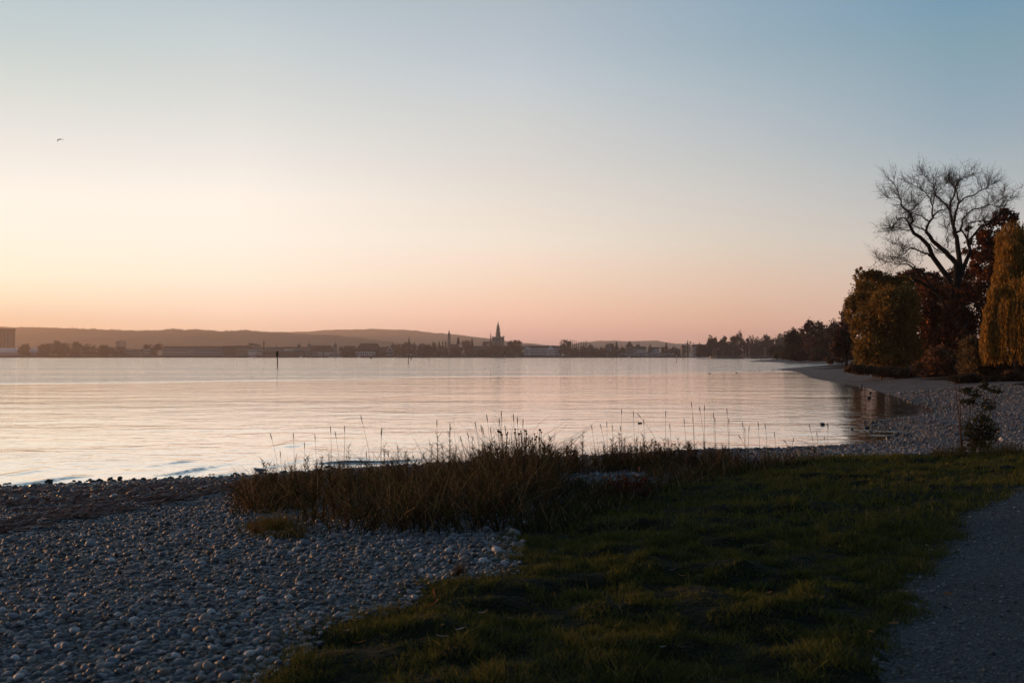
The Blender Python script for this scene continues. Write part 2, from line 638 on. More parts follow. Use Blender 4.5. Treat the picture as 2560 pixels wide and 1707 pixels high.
crest_line([(-40, 1219), (40, 1212), (110, 1204), (170, 1195), (240, 1189)], 0.10, 0.065)
crest_line([(-40, 1192), (40, 1184), (110, 1174), (150, 1170)], 0.05, 0.16)
crest_line([(260, 1192), (310, 1176), (370, 1166), (440, 1156), (500, 1152)], 0.085, 0.075)
crest_line([(370, 1192), (440, 1184), (510, 1172), (560, 1162), (592, 1153)], 0.10, 0.06)
crest_line([(592, 1150), (625, 1140), (660, 1128), (700, 1118), (760, 1114)], 0.07, 0.10)
crest_line([(500, 1192), (560, 1186), (632, 1173)], 0.06, 0.05)
crest_line([(640, 1172), (700, 1162), (760, 1148), (806, 1131)], 0.10, 0.06)
crest_line([(770, 1160), (860, 1156), (960, 1155), (1080, 1148)], 0.07, 0.06)
crest_line([(840, 1146), (900, 1144), (960, 1150)], 0.04, 0.10)
crest_line([(640, 1122), (720, 1112), (800, 1108)], 0.03, 0.25)
crest_line([(1040, 1168), (1090, 1160), (1170, 1158)], 0.05, 0.07)
WZ += 0.006 * vnoise(WX * 1.7, WY * 3.0, 61) * (np.abs(WX) < 40) * (WY < 70) * (WY > 10)
n2 = len(wy)
wi = np.arange(len(wx) * n2).reshape(len(wx), n2)
wq = np.stack([wi[:-1, :-1], wi[1:, :-1], wi[1:, 1:], wi[:-1, 1:]], -1).reshape(-1, 4)
wmin = ws.ravel()[wq].min(1)
wq = wq[wmin < 2.0]
u, inv = np.unique(wq, return_inverse=True)
M_WATER = bpy.data.materials.new('lake_water')
M_WATER.use_nodes = True
nt = M_WATER.node_tree
b = nt.nodes['Principled BSDF']
b.inputs['Base Color'].default_value = (0.022, 0.02, 0.017, 1)
b.inputs['Roughness'].default_value = 0.06
b.inputs['IOR'].default_value = 1.4
b.inputs['Specular IOR Level'].default_value = 0.5
t = nt.nodes.new('ShaderNodeTexCoord')


def wav(scale, sy_, det, dist):
    mp = nt.nodes.new('ShaderNodeMapping')
    mp.inputs['Scale'].default_value = (scale, scale * sy_, scale)
    mp.inputs['Rotation'].default_value = (0, 0, R(9))
    nt.links.new(t.outputs['Object'], mp.inputs['Vector'])
    n = nt.nodes.new('ShaderNodeTexNoise')
    n.inputs['Scale'].default_value = 1.0
    n.inputs['Detail'].default_value = det
    n.inputs['Roughness'].default_value = 0.55
    n.inputs['Distortion'].default_value = 0.4
    nt.links.new(mp.outputs[0], n.inputs['Vector'])
    return n.outputs[0], dist


def mth(op, a, b2):
    n = nt.nodes.new('ShaderNodeMath')
    n.operation = op
    for i, v in enumerate((a, b2)):
        if isinstance(v, (int, float)):
            n.inputs[i].default_value = v
        else:
            nt.links.new(v, n.inputs[i])
    return n.outputs[0]


# wind lanes: patches of rougher and smoother water lying across the lake
mp = nt.nodes.new('ShaderNodeMapping')
mp.inputs['Scale'].default_value = (0.004, 0.03, 1)
nt.links.new(t.outputs['Object'], mp.inputs['Vector'])
ln = nt.nodes.new('ShaderNodeTexNoise')
ln.inputs['Scale'].default_value = 1
ln.inputs['Detail'].default_value = 3
nt.links.new(mp.outputs[0], ln.inputs['Vector'])
lane = nt.nodes.new('ShaderNodeMapRange')
lane.inputs[1].default_value, lane.inputs[2].default_value, lane.inputs[3].default_value, lane.inputs[4].default_value = 0.36, 0.64, 0.55, 1.3
nt.links.new(ln.outputs[0], lane.inputs[0])
sp = nt.nodes.new('ShaderNodeSeparateXYZ')
nt.links.new(t.outputs['Object'], sp.inputs[0])
far = nt.nodes.new('ShaderNodeMapRange')
far.inputs[1].default_value, far.inputs[2].default_value, far.inputs[3].default_value, far.inputs[4].default_value = 144, 154, 0.6, 2.2
# the open lake beyond the sheltered bay is ruffled by the wind; the line between runs slantwise
edge = mth('ADD', mth('SUBTRACT', sp.outputs[1], mth('MULTIPLY', sp.outputs[0], 0.75)), mth('MULTIPLY', mth('SUBTRACT', ln.outputs[0], 0.5), 22.0))
nt.links.new(edge, far.inputs[0])
h1, h2, h3 = wav(2.6, 1.15, 3, 0)[0], wav(0.6, 1.4, 4, 0)[0], wav(0.11, 2.0, 3, 0)[0]
hsum = mth('ADD', mth('ADD', mth('MULTIPLY', h1, 0.022), mth('MULTIPLY', h2, 0.065)), mth('MULTIPLY', h3, 0.16))
hsum = mth('MULTIPLY', mth('MULTIPLY', hsum, lane.outputs[0]), far.outputs[0])
bm = nt.nodes.new('ShaderNodeBump')
bm.inputs['Strength'].default_value = 1.0
bm.inputs['Distance'].default_value = 1.0
nt.links.new(hsum, bm.inputs['Height'])
nt.links.new(bm.outputs[0], b.inputs['Normal'])
# calm water seen this flat is close to a mirror
gls = nt.nodes.new('ShaderNodeBsdfGlossy')
gls.inputs['Color'].default_value = (1, 1, 1, 1)
gls.inputs['Roughness'].default_value = 0.05
nt.links.new(bm.outputs[0], gls.inputs['Normal'])
mxs = nt.nodes.new('ShaderNodeMixShader')
lwt = nt.nodes.new('ShaderNodeLayerWeight')
lwt.inputs['Blend'].default_value = 0.5
nt.links.new(bm.outputs[0], lwt.inputs['Normal'])
nt.links.new(mth('MULTIPLY', mth('POWER', lwt.outputs['Facing'], 2.2), 0.98), mxs.inputs[0])
nt.links.new(b.outputs[0], mxs.inputs[1])
nt.links.new(gls.outputs[0], mxs.inputs[2])
nt.links.new(mxs.outputs[0], nt.nodes['Material Output'].inputs[0])
WV = np.stack([WX, WY, WZ], -1).reshape(-1, 3)[u]
water = mesh_np('lake_water', WV, inv.reshape(-1, 4), M_WATER, smooth=True)
tag(water, kind='structure')

# ------------------------------------------------------------------ hills
M_WOOD = mat('hill_wood', (0.045, 0.040, 0.030), 0.95, 0.05, noise=(0.004, 0.55))
M_FARLAND = mat('far_land', (0.05, 0.047, 0.035), 0.95, 0.05, noise=(0.01, 0.6))


def ridge(name, pts, d, depth, seed, rough, fringe=0):
    """a long wooded hill whose crest is given by (photo x, photo y)"""
    xs = np.array([P(p[0], p[1], d).x for p in pts])
    zs = np.array([P(p[0], p[1], d).z for p in pts])
    n = 420
    xx = np.linspace(xs[0], xs[-1], n)
    top = np.interp(xx, xs, zs) + rough * fbm(xx / (d * 0.006), xx * 0 + seed, seed, 4)
    vs = np.array([-1.0, -0.8, -0.6, -0.42, -0.28, -0.15, -0.06, 0, 0.08, 0.2, 0.45, 0.75, 1.0])
    pr = np.array([0.0, 0.22, 0.45, 0.64, 0.78, 0.90, 0.97, 1.0, 0.97, 0.88, 0.6, 0.25, 0.0])
    XX = np.repeat(xx[:, None], len(vs), 1)
    YY = d + vs[None, :] * depth + 0 * XX
    wv = 0.06 * depth * fbm(XX / 500, YY / 500, seed + 3)
    ZZ = 2 + (top[:, None] - 2) * np.clip(pr[None, :] * (1 + 0.13 * fbm(XX / 420, YY / 300, seed + 7) * (pr[None, :] < 0.95)), 0, 1.0)
    XX = XX + wv * (pr < 0.95)
    ii = np.arange(n * len(vs)).reshape(n, len(vs))
    q = np.stack([ii[:-1, :-1], ii[1:, :-1], ii[1:, 1:], ii[:-1, 1:]], -1).reshape(-1, 4)
    o = mesh_np(name, np.stack([XX, YY, ZZ], -1).reshape(-1, 3), q, M_WOOD, smooth=True)
    tag(o, kind='structure')
    if fringe:
        g = G()
        r2 = np.random.default_rng(seed)
        for k in range(fringe):
            x = xs[0] + (xs[-1] - xs[0]) * r2.random()
            z = np.interp(x, xx, top)
            hh = (1 + 7 * r2.random()) * (1.0 if r2.random() < 0.9 else 1.6)
            g.cone((x, d + r2.normal() * 25, z - 6), 3.5 + 3 * r2.random(), 5 + hh, 5)
        f = g.build('crest_woods', M_WOOD)
        tag(f, 'ragged line of treetops along the crest of the hill behind the town', 'trees', kind='stuff')
    return o


ridge('hills', [(-420, 890), (-300, 862), (-200, 830), (-120, 818), (-60, 817), (0, 817), (60, 818), (110, 819), (150, 820), (200, 822), (240, 823), (300, 826), (350, 827), (400, 826), (430, 822), (445, 822), (460, 825), (480, 823), (500, 823),
                (515, 826), (560, 828), (600, 826), (618, 825), (640, 829), (690, 831), (760, 835), (830, 838), (900, 845), (960, 853), (1020, 862), (1100, 874), (1180, 884), (1260, 890)], 5600, 1300, 3, 4, 800)
ridge('hills', [(300, 850), (450, 842), (600, 834), (660, 831), (720, 829.5), (790, 828), (815, 825), (850, 823.5), (930, 822.5), (1000, 823.5), (1040, 826), (1065, 830), (1130, 835.5), (1200, 844),
                (1240, 848), (1310, 858), (1380, 868), (1460, 878), (1560, 888)], 8300, 1300, 5, 5)
ridge('hills', [(1180, 880), (1260, 866), (1310, 857.5), (1330, 858), (1360, 862), (1410, 866), (1430, 862), (1450, 856), (1490, 852.5), (1530, 851.5), (1580, 853), (1620, 852.5), (1645, 852), (1665, 855), (1690, 859), (1710, 859), (1730, 863), (1780, 872), (1850, 882), (1950, 889)],
      9800, 1300, 8, 5)

# far shore with its quay wall
g = G()
g.box(-3200, 345, 2080, 11200, -3, 2.6)
g.box(345, 3500, 2080, 11200, -3, 2.2)
far_land = g.build('far_shore', M_FARLAND)
tag(far_land, kind='structure')
M_QUAY = mat('quay_stone', (0.10, 0.085, 0.075), 0.9, 0.1, noise=(0.3, 0.6))

# ------------------------------------------------------------------ haze
M_HAZE = bpy.data.materials.new('haze')
M_HAZE.use_nodes = True
nt = M_HAZE.node_tree
nt.nodes.clear()
pv = nt.nodes.new('ShaderNodeVolumePrincipled')
pv.inputs['Color'].default_value = (0.98, 0.86, 0.80, 1)
pv.inputs['Density'].default_value = HAZE
pv.inputs['Anisotropy'].default_value = 0.5
ou = nt.nodes.new('ShaderNodeOutputMaterial')
nt.links.new(pv.outputs[0], ou.inputs['Volume'])
g = G()
g.box(-9200, 9200, -2600, HAZE_FAR, -4.2, HAZE_TOP)
hz = g.build('haze', M_HAZE)
tag(hz, 'thin warm evening haze lying over the lake and the town', 'haze', kind='stuff')

# ------------------------------------------------------------------ the town across the lake
QZ = 2.6
M_WHITE = mat('white_render', (0.62, 0.58, 0.55), 0.9, 0.1)
M_PALE = mat('pale_render', (0.40, 0.35, 0.31), 0.9, 0.1)
M_GREY = mat('grey_concrete', (0.27, 0.26, 0.27), 0.9, 0.1)
M_OCHRE = mat('ochre_render', (0.30, 0.22, 0.15), 0.9, 0.1)
M_BROWN = mat('brown_brick', (0.16, 0.10, 0.075), 0.9, 0.1)
M_REDBR_FLARE = mat('red_brown_with_flare', (0.32, 0.17, 0.12), 0.9, 0.1)  # red-brown wall, its colour lightened to carry the warm flare and haze
M_SAND = mat('sandstone', (0.26, 0.22, 0.19), 0.9, 0.1, noise=(0.15, 0.7))
M_ROOF = mat('clay_roof', (0.095, 0.05, 0.04), 0.9, 0.1, noise=(0.2, 0.7))
M_SLATE = mat('dark_slate', (0.055, 0.045, 0.045), 0.85, 0.2, noise=(0.2, 0.7))
M_COPPER = mat('copper_spire', (0.07, 0.075, 0.065), 0.8, 0.2)
M_GLASS = mat('window_glass', (0.025, 0.025, 0.03), 0.25, 0.5)
M_TRIM = mat('white_trim', (0.66, 0.62, 0.60), 0.85, 0.1)
M_DARKWOOD = mat('dark_timber', (0.03, 0.025, 0.022), 0.85, 0.15)
M_STEEL = mat('steel', (0.12, 0.11, 0.11), 0.6, 0.3)
WIN = {}


def window_mesh(w, h):
    k = (round(w, 1), round(h, 1))
    if k not in WIN:
        me = bpy.data.meshes.new('window')
        g = G()
        g.box(-w / 2, w / 2, -0.12, 0.05, 0, h)
        g.box(-w / 2 - 0.15, w / 2 + 0.15, -0.25, 0.05, -0.25, -0.01)
        me.from_pydata(g.v, [], g.f)
        me.materials.append(M_GLASS)
        me.materials.append(M_TRIM)
        me.polygons.foreach_set('material_index', [0] * 6 + [1] * 6)
        WIN[k] = me
    return WIN[k]


def zz(py, d):
    return P(1280, py, d).z


def xx_(px, d):
    return P(px, 890, d).x


def put_windows(root, x0, x1, z0, z1, cols, rows, wr=0.45, hr=0.55, y=0.0):
    if cols * rows == 0:
        return
    cw, ch = (x1 - x0) / cols, (z1 - z0) / rows
    me = window_mesh(cw * wr, ch * hr)
    for r in range(rows):
        for c in range(cols):
            o = bpy.data.objects.new('window', me)
            link(o, root)
            o.location = (x0 + (c + 0.5) * cw, y, z0 + r * ch + ch * (1 - hr) * 0.5)


def roof_mesh(kind, w, dp, h, over=0.5):
    g = G()
    a, b2, y0, y1 = -w / 2 - over, w / 2 + over, -over, dp + over
    ym = dp / 2
    if kind == 'gable':        # ridge runs along the facade
        g.add([(a, y0, 0), (b2, y0, 0), (b2, y1, 0), (a, y1, 0), (a, ym, h), (b2, ym, h)], [(0, 1, 5, 4), (2, 3, 4, 5), (1, 2, 5), (3, 0, 4), (0, 3, 2, 1)])
    elif kind == 'front':      # gable faces the lake
        g.add([(a, y0, 0), (b2, y0, 0), (b2, y1, 0), (a, y1, 0), (0, y0, h), (0, y1, h)], [(0, 1, 4), (2, 3, 5), (1, 2, 5, 4), (3, 0, 4, 5), (0, 3, 2, 1)])
    elif kind == 'hip':
        r = min(w * 0.30, h * 0.9, dp * 0.6)
        g.add([(a, y0, 0), (b2, y0, 0), (b2, y1, 0), (a, y1, 0), (a + r, ym, h), (b2 - r, ym, h)], [(0, 1, 5, 4), (2, 3, 4, 5), (1, 2, 5), (3, 0, 4), (0, 3, 2, 1)])
    elif kind == 'pyramid':
        g.add([(a, y0, 0), (b2, y0, 0), (b2, y1, 0), (a, y1, 0), (0, ym, h)], [(0, 1, 4), (1, 2, 4), (2, 3, 4), (3, 0, 4), (0, 3, 2, 1)])
    elif kind == 'mansard':
        r = min(w * 0.06, h * 0.5)
        g.add([(a, y0, 0), (b2, y0, 0), (b2, y1, 0), (a, y1, 0), (a + r, y0 + 2 * r, h * 0.75), (b2 - r, y0 + 2 * r, h * 0.75), (b2 - r, y1 - 2 * r, h * 0.75), (a + r, y1 - 2 * r, h * 0.75), (a + 2 * r, ym, h), (b2 - 2 * r, ym, h)],
              [(0, 1, 5, 4), (1, 2, 6, 5), (2, 3, 7, 6), (3, 0, 4, 7), (4, 5, 9, 8), (6, 7, 8, 9), (5, 6, 9), (7, 4, 8), (0, 3, 2, 1)])
    else:                      # flat with parapet
        g.box(a, b2, y0, y1, 0, max(h, 0.4))
    return g


def building(name, px0, px1, ye, yr, label, cat='building', d=2092, dp=14, wall=M_PALE, roof=M_ROOF, kind='gable', win=None, group=None, over=0.5, chim=0, base=QZ):
    x0, x1 = xx_(px0, d), xx_(px1, d)
    w = x1 - x0
    h = zz(ye, d) - base
    rh = zz(yr, d) - zz(ye, d)
    root = empty(name, ((x0 + x1) / 2, d, base), label, cat, group)
    g = G()
    g.box(-w / 2, w / 2, 0, dp, -0.5, h - 0.003)
    g.build('wall', wall, root)
    rf = roof_mesh(kind, w, dp, max(rh, 0.3), over).build('roof', roof, root)
    rf.location = (0, 0, h)
    for k in range(chim):
        g = G()
        cx = (-0.3 + 0.6 * (k + 0.5) / chim) * w
        g.box(cx - 0.6, cx + 0.6, dp * 0.4, dp * 0.4 + 1.2, h + rh * 0.4, h + rh + 1.3)
        g.build('chimney', M_BROWN, root)
    if win:
        put_windows(root, -w / 2 + 0.04 * w, w / 2 - 0.04 * w, win[2] if len(win) > 2 else h * 0.1, h * 0.97, win[0], win[1])
    return root


# --- left end: tower block, boat hall, silos, waterfront blocks
b_ = building('tower_block', -60, 27, 824, 821, 'tall reddish tower block standing above the pale boat hall', 'tower block', 2350, 20, M_REDBR_FLARE, M_REDBR_FLARE, 'flat', (9, 12), base=2.2)
r_ = empty('boat_hall', (xx_(20, 2086), 2086, QZ), 'long low boat hall with a rounded pale roof below the tower block', 'hall')
w_ = xx_(103, 2086) - xx_(20, 2086)
h_ = zz(870, 2086) - QZ
x0_ = xx_(-90, 2086) - xx_(20, 2086)
g = G()
g.box(x0_, w_, 0, 30, -0.4, h_ * 0.45)
g.build('wall', M_GREY, r_)
g = G()
pr_ = [(0, 0.0), (1.2, 0.30), (4, 0.62), (9, 0.88), (15, 1.0), (21, 0.88), (26, 0.62), (28.8, 0.3), (30, 0.0)]
V_ = [(x, y, h_ * 0.45 + h_ * 0.55 * z) for x in (x0_, w_) for y, z in pr_]
n_ = len(pr_)
g.add(V_, [(i, n_ + i, n_ + i + 1, i + 1) for i in range(n_ - 1)] + [tuple(range(n_)), tuple(range(2 * n_ - 1, n_ - 1, -1))])
g.build('roof', M_WHITE, r_)
for k, (a_, c_) in enumerate(((289, 295), (297, 303), (304, 312))):
    building('silo_tower', a_, c_, (854, 851, 853)[k], (853.4, 850.4, 852.4)[k], ('slim pale silo tower rising over dark trees, nearest the boat hall', 'slim pale silo tower in the middle of three', 'wide pale silo tower, last of three over dark trees')[k], 'silo', 2700, 8, M_GREY, M_GREY, 'flat', group='pale silo towers', base=2.2)
building('low_house', 315, 334, 876, 872, 'low grey flat house just right of the dark lakeside trees', 'house', 2095, 12, M_GREY, M_GREY, 'flat', (4, 2))
building('low_house', 335, 352, 878, 873, 'small brown gabled house with a bright window wall by the lakeside trees', 'house', 2092, 12, M_PALE, M_ROOF, 'gable', (4, 1))
building('low_house', 352, 379, 874, 871, 'pale flat waterfront house behind a round bush', 'house', 2100, 12, M_PALE, M_GREY, 'flat', (6, 2))
building('waterfront_hall', 405, 476, 872, 865, 'long pale waterfront hall with a dark roof and small bright spots', 'hall', 2098, 26, M_PALE, M_SLATE, 'gable', (16, 2), chim=2)
building('waterfront_hall', 478, 555, 872, 865, 'long grey waterfront hall with a wide dark doorway', 'hall', 2098, 26, M_GREY, M_SLATE, 'gable', (14, 2), chim=1)
building('apartment_block', 559, 588, 868, 864.5, 'brown striped apartment block, darker of the pair with upright pilasters', 'building', 2092, 16, M_BROWN, M_SLATE, 'flat', (6, 3))
building('apartment_block', 589, 620, 868, 864, 'brown striped apartment block beside the stepped modern roof', 'building', 2094, 16, M_OCHRE, M_ROOF, 'flat', (7, 3))
building('modern_hall', 617, 646, 863.5, 862.2, 'modern hall with a two tier overhanging flat roof', 'hall', 2160, 24, M_GREY, M_SLATE, 'flat', (8, 2))
g = G()
d_ = 2162
g.box(xx_(622, d_), xx_(640, d_), d_, d_ + 14, zz(862.0, d_), zz(859.5, d_))
g.add([(xx_(620, d_), d_ - 2, zz(857.3, d_)), (xx_(643, d_), d_ - 2, zz(860, d_)), (xx_(643, d_), d_ + 18, zz(860, d_)), (xx_(620, d_), d_ + 18, zz(857.3, d_)),
       (xx_(620, d_), d_ - 2, zz(858.7, d_)), (xx_(643, d_), d_ - 2, zz(861.2, d_)), (xx_(643, d_), d_ + 18, zz(861.2, d_)), (xx_(620, d_), d_ + 18, zz(858.7, d_))],
      [(3, 2, 1, 0), (4, 5, 6, 7), (0, 1, 5, 4), (1, 2, 6, 5), (2, 3, 7, 6), (3, 0, 4, 7)])
up_ = g.build('upper_roof', M_SLATE)
up_.parent = bpy.data.objects['modern_hall']
up_.matrix_parent_inverse = Matrix.Translation(-bpy.data.objects['modern_hall'].location)
building('town_house', 621, 641, 873, 868, 'white fronted town house with tall windows below the modern hall', 'house', 2093, 14, M_WHITE, M_ROOF, 'gable', (9, 1, 8))
building('town_house', 642, 656, 873, 868.5, 'grey fronted town house left of the slender tower', 'house', 2094, 14, M_PALE, M_ROOF, 'gable', (7, 1, 8))
building('town_house', 663, 712, 872, 867.5, 'long dark roofed town house right of the slender tower', 'house', 2100, 14, M_GREY, M_SLATE, 'gable', (12, 2))
building('town_house', 711, 731, 872, 866.5, 'town house with a row of seven white window bays', 'house', 2098, 14, M_WHITE, M_ROOF, 'gable', (7, 1, 8))
building('town_house', 731, 765, 871, 867, 'broad grey town house between the bay windowed house and the round turret', 'house', 2098, 14, M_GREY, M_SLATE, 'gable', (9, 2))
building('shed', 655, 760, 880, 877.5, 'long low dark harbour shed below the grey town houses', 'shed', 2088, 10, M_BROWN, M_SLATE, 'gable', (20, 1))
building('station_hall', 764, 838, 879, 865, 'long station hall with a big dark clay roof between two turrets', 'hall', 2100, 22, M_PALE, M_ROOF, 'hip', (14, 1))
building('market_hall', 777, 822, 864.5, 863, 'flat dark roof block behind the long station hall', 'building', 2140, 18, M_PALE, M_SLATE, 'flat', (10, 1))
building('gallery', 795, 804, 880.5, 879.5, 'small white gallery with tall openings left of the moored ferry', 'building', 2088, 8, M_TRIM, M_GREY, 'flat', (4, 1, 0.8))
building('gallery', 810, 832, 881, 879, 'white arcaded gallery behind the moored ferry', 'building', 2089, 8, M_TRIM, M_GREY, 'flat', (8, 1, 0.8))
building('town_house', 846, 858, 872, 866, 'narrow pale gabled house next to the pointed turret', 'house', 2095, 12, M_PALE, M_ROOF, 'front', (3, 2))
building('town_house', 859, 887, 870, 864.5, 'brown town house half hidden by trees left of the hip roofed warehouse', 'house', 2110, 12, M_BROWN, M_ROOF, 'gable', (6, 2), chim=2)
# the big medieval warehouse with its hip roof
d_ = 2088
wh = empty('warehouse', (xx_(919, d_), d_, QZ), 'big warehouse with a tall dark hip roof over a white window row', 'warehouse')
hw = (xx_(950, d_) - xx_(889, d_)) / 2
g = G()
g.box(-hw, hw, 0, 24, -0.4, zz(878.4, d_) - QZ)
g.build('wall', M_WHITE, wh)
g = G()
z1_, z2_, z3_ = zz(878.5, d_) - QZ, zz(873, d_) - QZ, zz(858, d_) - QZ
g.box(-hw - 1.2, hw + 1.2, -1.2, 25.2, z1_, z1_ + (z2_ - z1_) * 0.4)
g.build('upper_storey', M_DARKWOOD, wh)
g = G()
zb_ = z1_ + (z2_ - z1_) * 0.4
rr_ = xx_(901, d_) - xx_(887, d_)
g.add([(-hw - 2.4, -2.4, zb_), (hw + 2.4, -2.4, zb_), (hw + 2.4, 26.4, zb_), (-hw - 2.4, 26.4, zb_), (-hw - 2.4 + rr_, 12, z3_), (hw + 2.4 - rr_ * 0.75, 12, z3_)],
      [(0, 1, 5, 4), (2, 3, 4, 5), (1, 2, 5), (3, 0, 4), (0, 3, 2, 1)])
g.build('roof', M_ROOF, wh)
put_windows(wh, -hw + 1, hw - 1, 1.0, z1_ - 0.6, 11, 1, 0.42, 0.5)
building('town_house', 952, 972, 870, 866.5, 'low roofed house to the right of the big warehouse', 'house', 2100, 12, M_BROWN, M_ROOF, 'gable', (5, 2))
gb = building('gable_house', 967.5, 982, 876.5, 867.5, 'house with a white edged triangular gable facing the lake', 'house', 2090, 14, M_GREY, M_SLATE, 'front', (4, 1))
g = G()
w_ = (xx_(982, 2090) - xx_(967.5, 2090)) / 2
h1_, h2_ = zz(876.5, 2090) - QZ, zz(867, 2090) - QZ
for s_ in (-1, 1):
    g.add([(s_ * (w_ + 0.8), -0.9, h1_ - 0.4), (s_ * (w_ - 1.0), -0.9, h1_ - 0.4), (0, -0.9, h2_ - 1.6), (0, -0.9, h2_ + 0.4),
           (s_ * (w_ + 0.8), -0.6, h1_ - 0.4), (s_ * (w_ - 1.0), -0.6, h1_ - 0.4), (0, -0.6, h2_ - 1.6), (0, -0.6, h2_ + 0.4)],
          [(0, 1, 2, 3), (7, 6, 5, 4), (0, 3, 7, 4), (1, 5, 6, 2), (0, 4, 5, 1)])
g.build('bargeboard', M_TRIM, gb)
building('turret_house', 973, 990, 868, 862, 'brown roofed house with a pointed turret behind the white gable', 'house', 2120, 14, M_BROWN, M_ROOF, 'hip', (4, 1))
building('town_house', 1028, 1041, 866, 862, 'pale house with a small turret between two round trees', 'house', 2100, 12, M_PALE, M_SLATE, 'gable', (4, 4))
building('church_nave', 1126, 1144, 866, 860, 'dark nave roof running right of the tapering stone steeple', 'church', 2125, 14, M_SAND, M_ROOF, 'gable', (5, 1))
building('monastery_wing', 1184, 1207, 868, 864.5, 'long low dark roofed wing left of the cathedral choir', 'building', 2120, 14, M_SAND, M_ROOF, 'gable', (8, 1))
building('garden_pavilion', 1134, 1148, 885, 883.5, 'tiny white pavilion under the lakeside park trees', 'pavilion', 2086, 6, M_TRIM, M_GREY, 'hip', (3, 1))
building('garden_house', 1188, 1200, 879, 876.5, 'small pale house deep among the park trees', 'house', 2090, 8, M_PALE, M_ROOF, 'gable', (4, 1))


def steeple(name, px, tip, cone, foot, wpx, label, d=2110, wall=M_SAND, roof=M_COPPER, n=8, taper=1.0, lantern=None, sq=True):
    """tower shaft, pointed spire, optional bulge under the spire"""
    root = empty(name, (xx_(px, d), d, QZ), label, 'steeple')
    w = wpx * d / F
    g = G()
    k = 4 if sq else 8
    q = 0.7071 if k == 4 else 0.5
    z0, z1, z2 = 0, zz(cone, d) - QZ, zz(tip, d) - QZ
    g.cone((0, 0, -0.4), w * q, z1 + 0.4, k, w * q * taper)
    g.build('shaft', wall, root)
    g = G()
    rw = w * taper * 0.62
    if lantern:
        g.cone((0, 0, z1), rw * 0.9, (z2 - z1) * 0.22, 8, rw * 1.25)
        g.cone((0, 0, z1 + (z2 - z1) * 0.22), rw * 1.25, (z2 - z1) * 0.22, 8, rw * 0.5)
        g.cone((0, 0, z1 + (z2 - z1) * 0.44), rw * 0.5, (z2 - z1) * 0.56, 8)
    else:
        g.cone((0, 0, z1), rw, z2 - z1, n)
    g.build('spire', roof, root)
    g = G()
    g.tube([(0, 0, z2 - 0.3), (0, 0, z2 + 2.2)], 0.12, 4)
    g.box(-0.6, 0.6, -0.1, 0.1, z2 + 1.2, z2 + 1.45)
    g.build('finial', M_STEEL, root)
    for sgn in (-1, 1):
        o = bpy.data.objects.new('window', window_mesh(w * 0.16, 3.0))
        link(o, root)
        o.location = (sgn * w * 0.2, -w * 0.5 * (1 if sq else 0.93) - 0.02, z1 * 0.86)
    return root


steeple('town_tower', 659.5, 848, 860, 888, 4.6, 'slender town tower with an onion top above grey houses', 2130, M_BROWN, M_SLATE, lantern=True, taper=0.8)
steeple('roof_turret', 691, 859.5, 865, 888, 2.2, 'short thin turret behind the long dark roofed house', 2130, M_BROWN, M_SLATE)
steeple('dome_turret', 747.5, 857, 866, 888, 6.5, 'round turret with a small onion dome over grey roofs', 2110, M_BROWN, M_SLATE, lantern=True)
steeple('pointed_turret', 772.3, 856.5, 864.5, 888, 7.5, 'broad turret with a flagpole at the left end of the station roof', 2098, M_SAND, M_SLATE)
steeple('pointed_turret', 837.8, 856, 865.5, 888, 8.5, 'broad turret with a steep cone at the right end of the station roof', 2098, M_SAND, M_SLATE)
steeple('roof_turret', 824.5, 860, 865, 888, 2.8, 'little square turret between the station roof and the steep cone', 2135, M_BROWN, M_SLATE)
steeple('roof_turret', 872, 861.5, 864, 888, 2.0, 'tiny ridge turret on roofs left of the big warehouse', 2140, M_BROWN, M_SLATE)
steeple('roof_turret', 982, 856, 862, 888, 5, 'pointed roof turret just above the white gable house', 2130, M_BROWN, M_ROOF)
steeple('church_tower', 1022.4, 840.5, 857, 888, 5.2, 'slim church tower with a needle spire behind round dark trees', 2125, M_SAND, M_COPPER)
steeple('roof_turret', 1036, 854, 862, 888, 5.0, 'stubby conical turret right of the needle spire church', 2115, M_SAND, M_SLATE)
steeple('stone_steeple', 1122.6, 824, 838.5, 888, 10, 'tall tapering stone steeple with a sharp dark spire', 2115, M_SAND, M_SLATE, taper=0.62)
for px_, t_ in ((772.3, 845.5), (837.8, 842)):
    f_ = empty('flagpole', (xx_(px_, 2098), 2098, zz(857, 2098)), 'thin flagpole on top of the turret at the %s end of the station roof' % ('left' if px_ < 800 else 'right'), 'flagpole', 'turret flagpoles')
    g = G()
    g.tube([(0, 0, -1), (0, 0, zz(t_, 2098) - zz(857, 2098))], 0.16, 5)
    g.build('pole', M_STEEL, f_)
    G().ell((0, 0, zz(t_, 2098) - zz(857, 2098)), (0.3, 0.3, 0.3), 6, 4).build('knob', M_STEEL, f_)

# --- cathedral
d_ = 2110
ca = empty('cathedral', (xx_(1245, d_), d_, QZ), 'big stone cathedral with a square tower block and a tall central spire', 'cathedral')
k_ = d_ / F


def cx_(px):
    return (px - 1245) * k_


def cz_(py):
    return zz(py, d_) - QZ


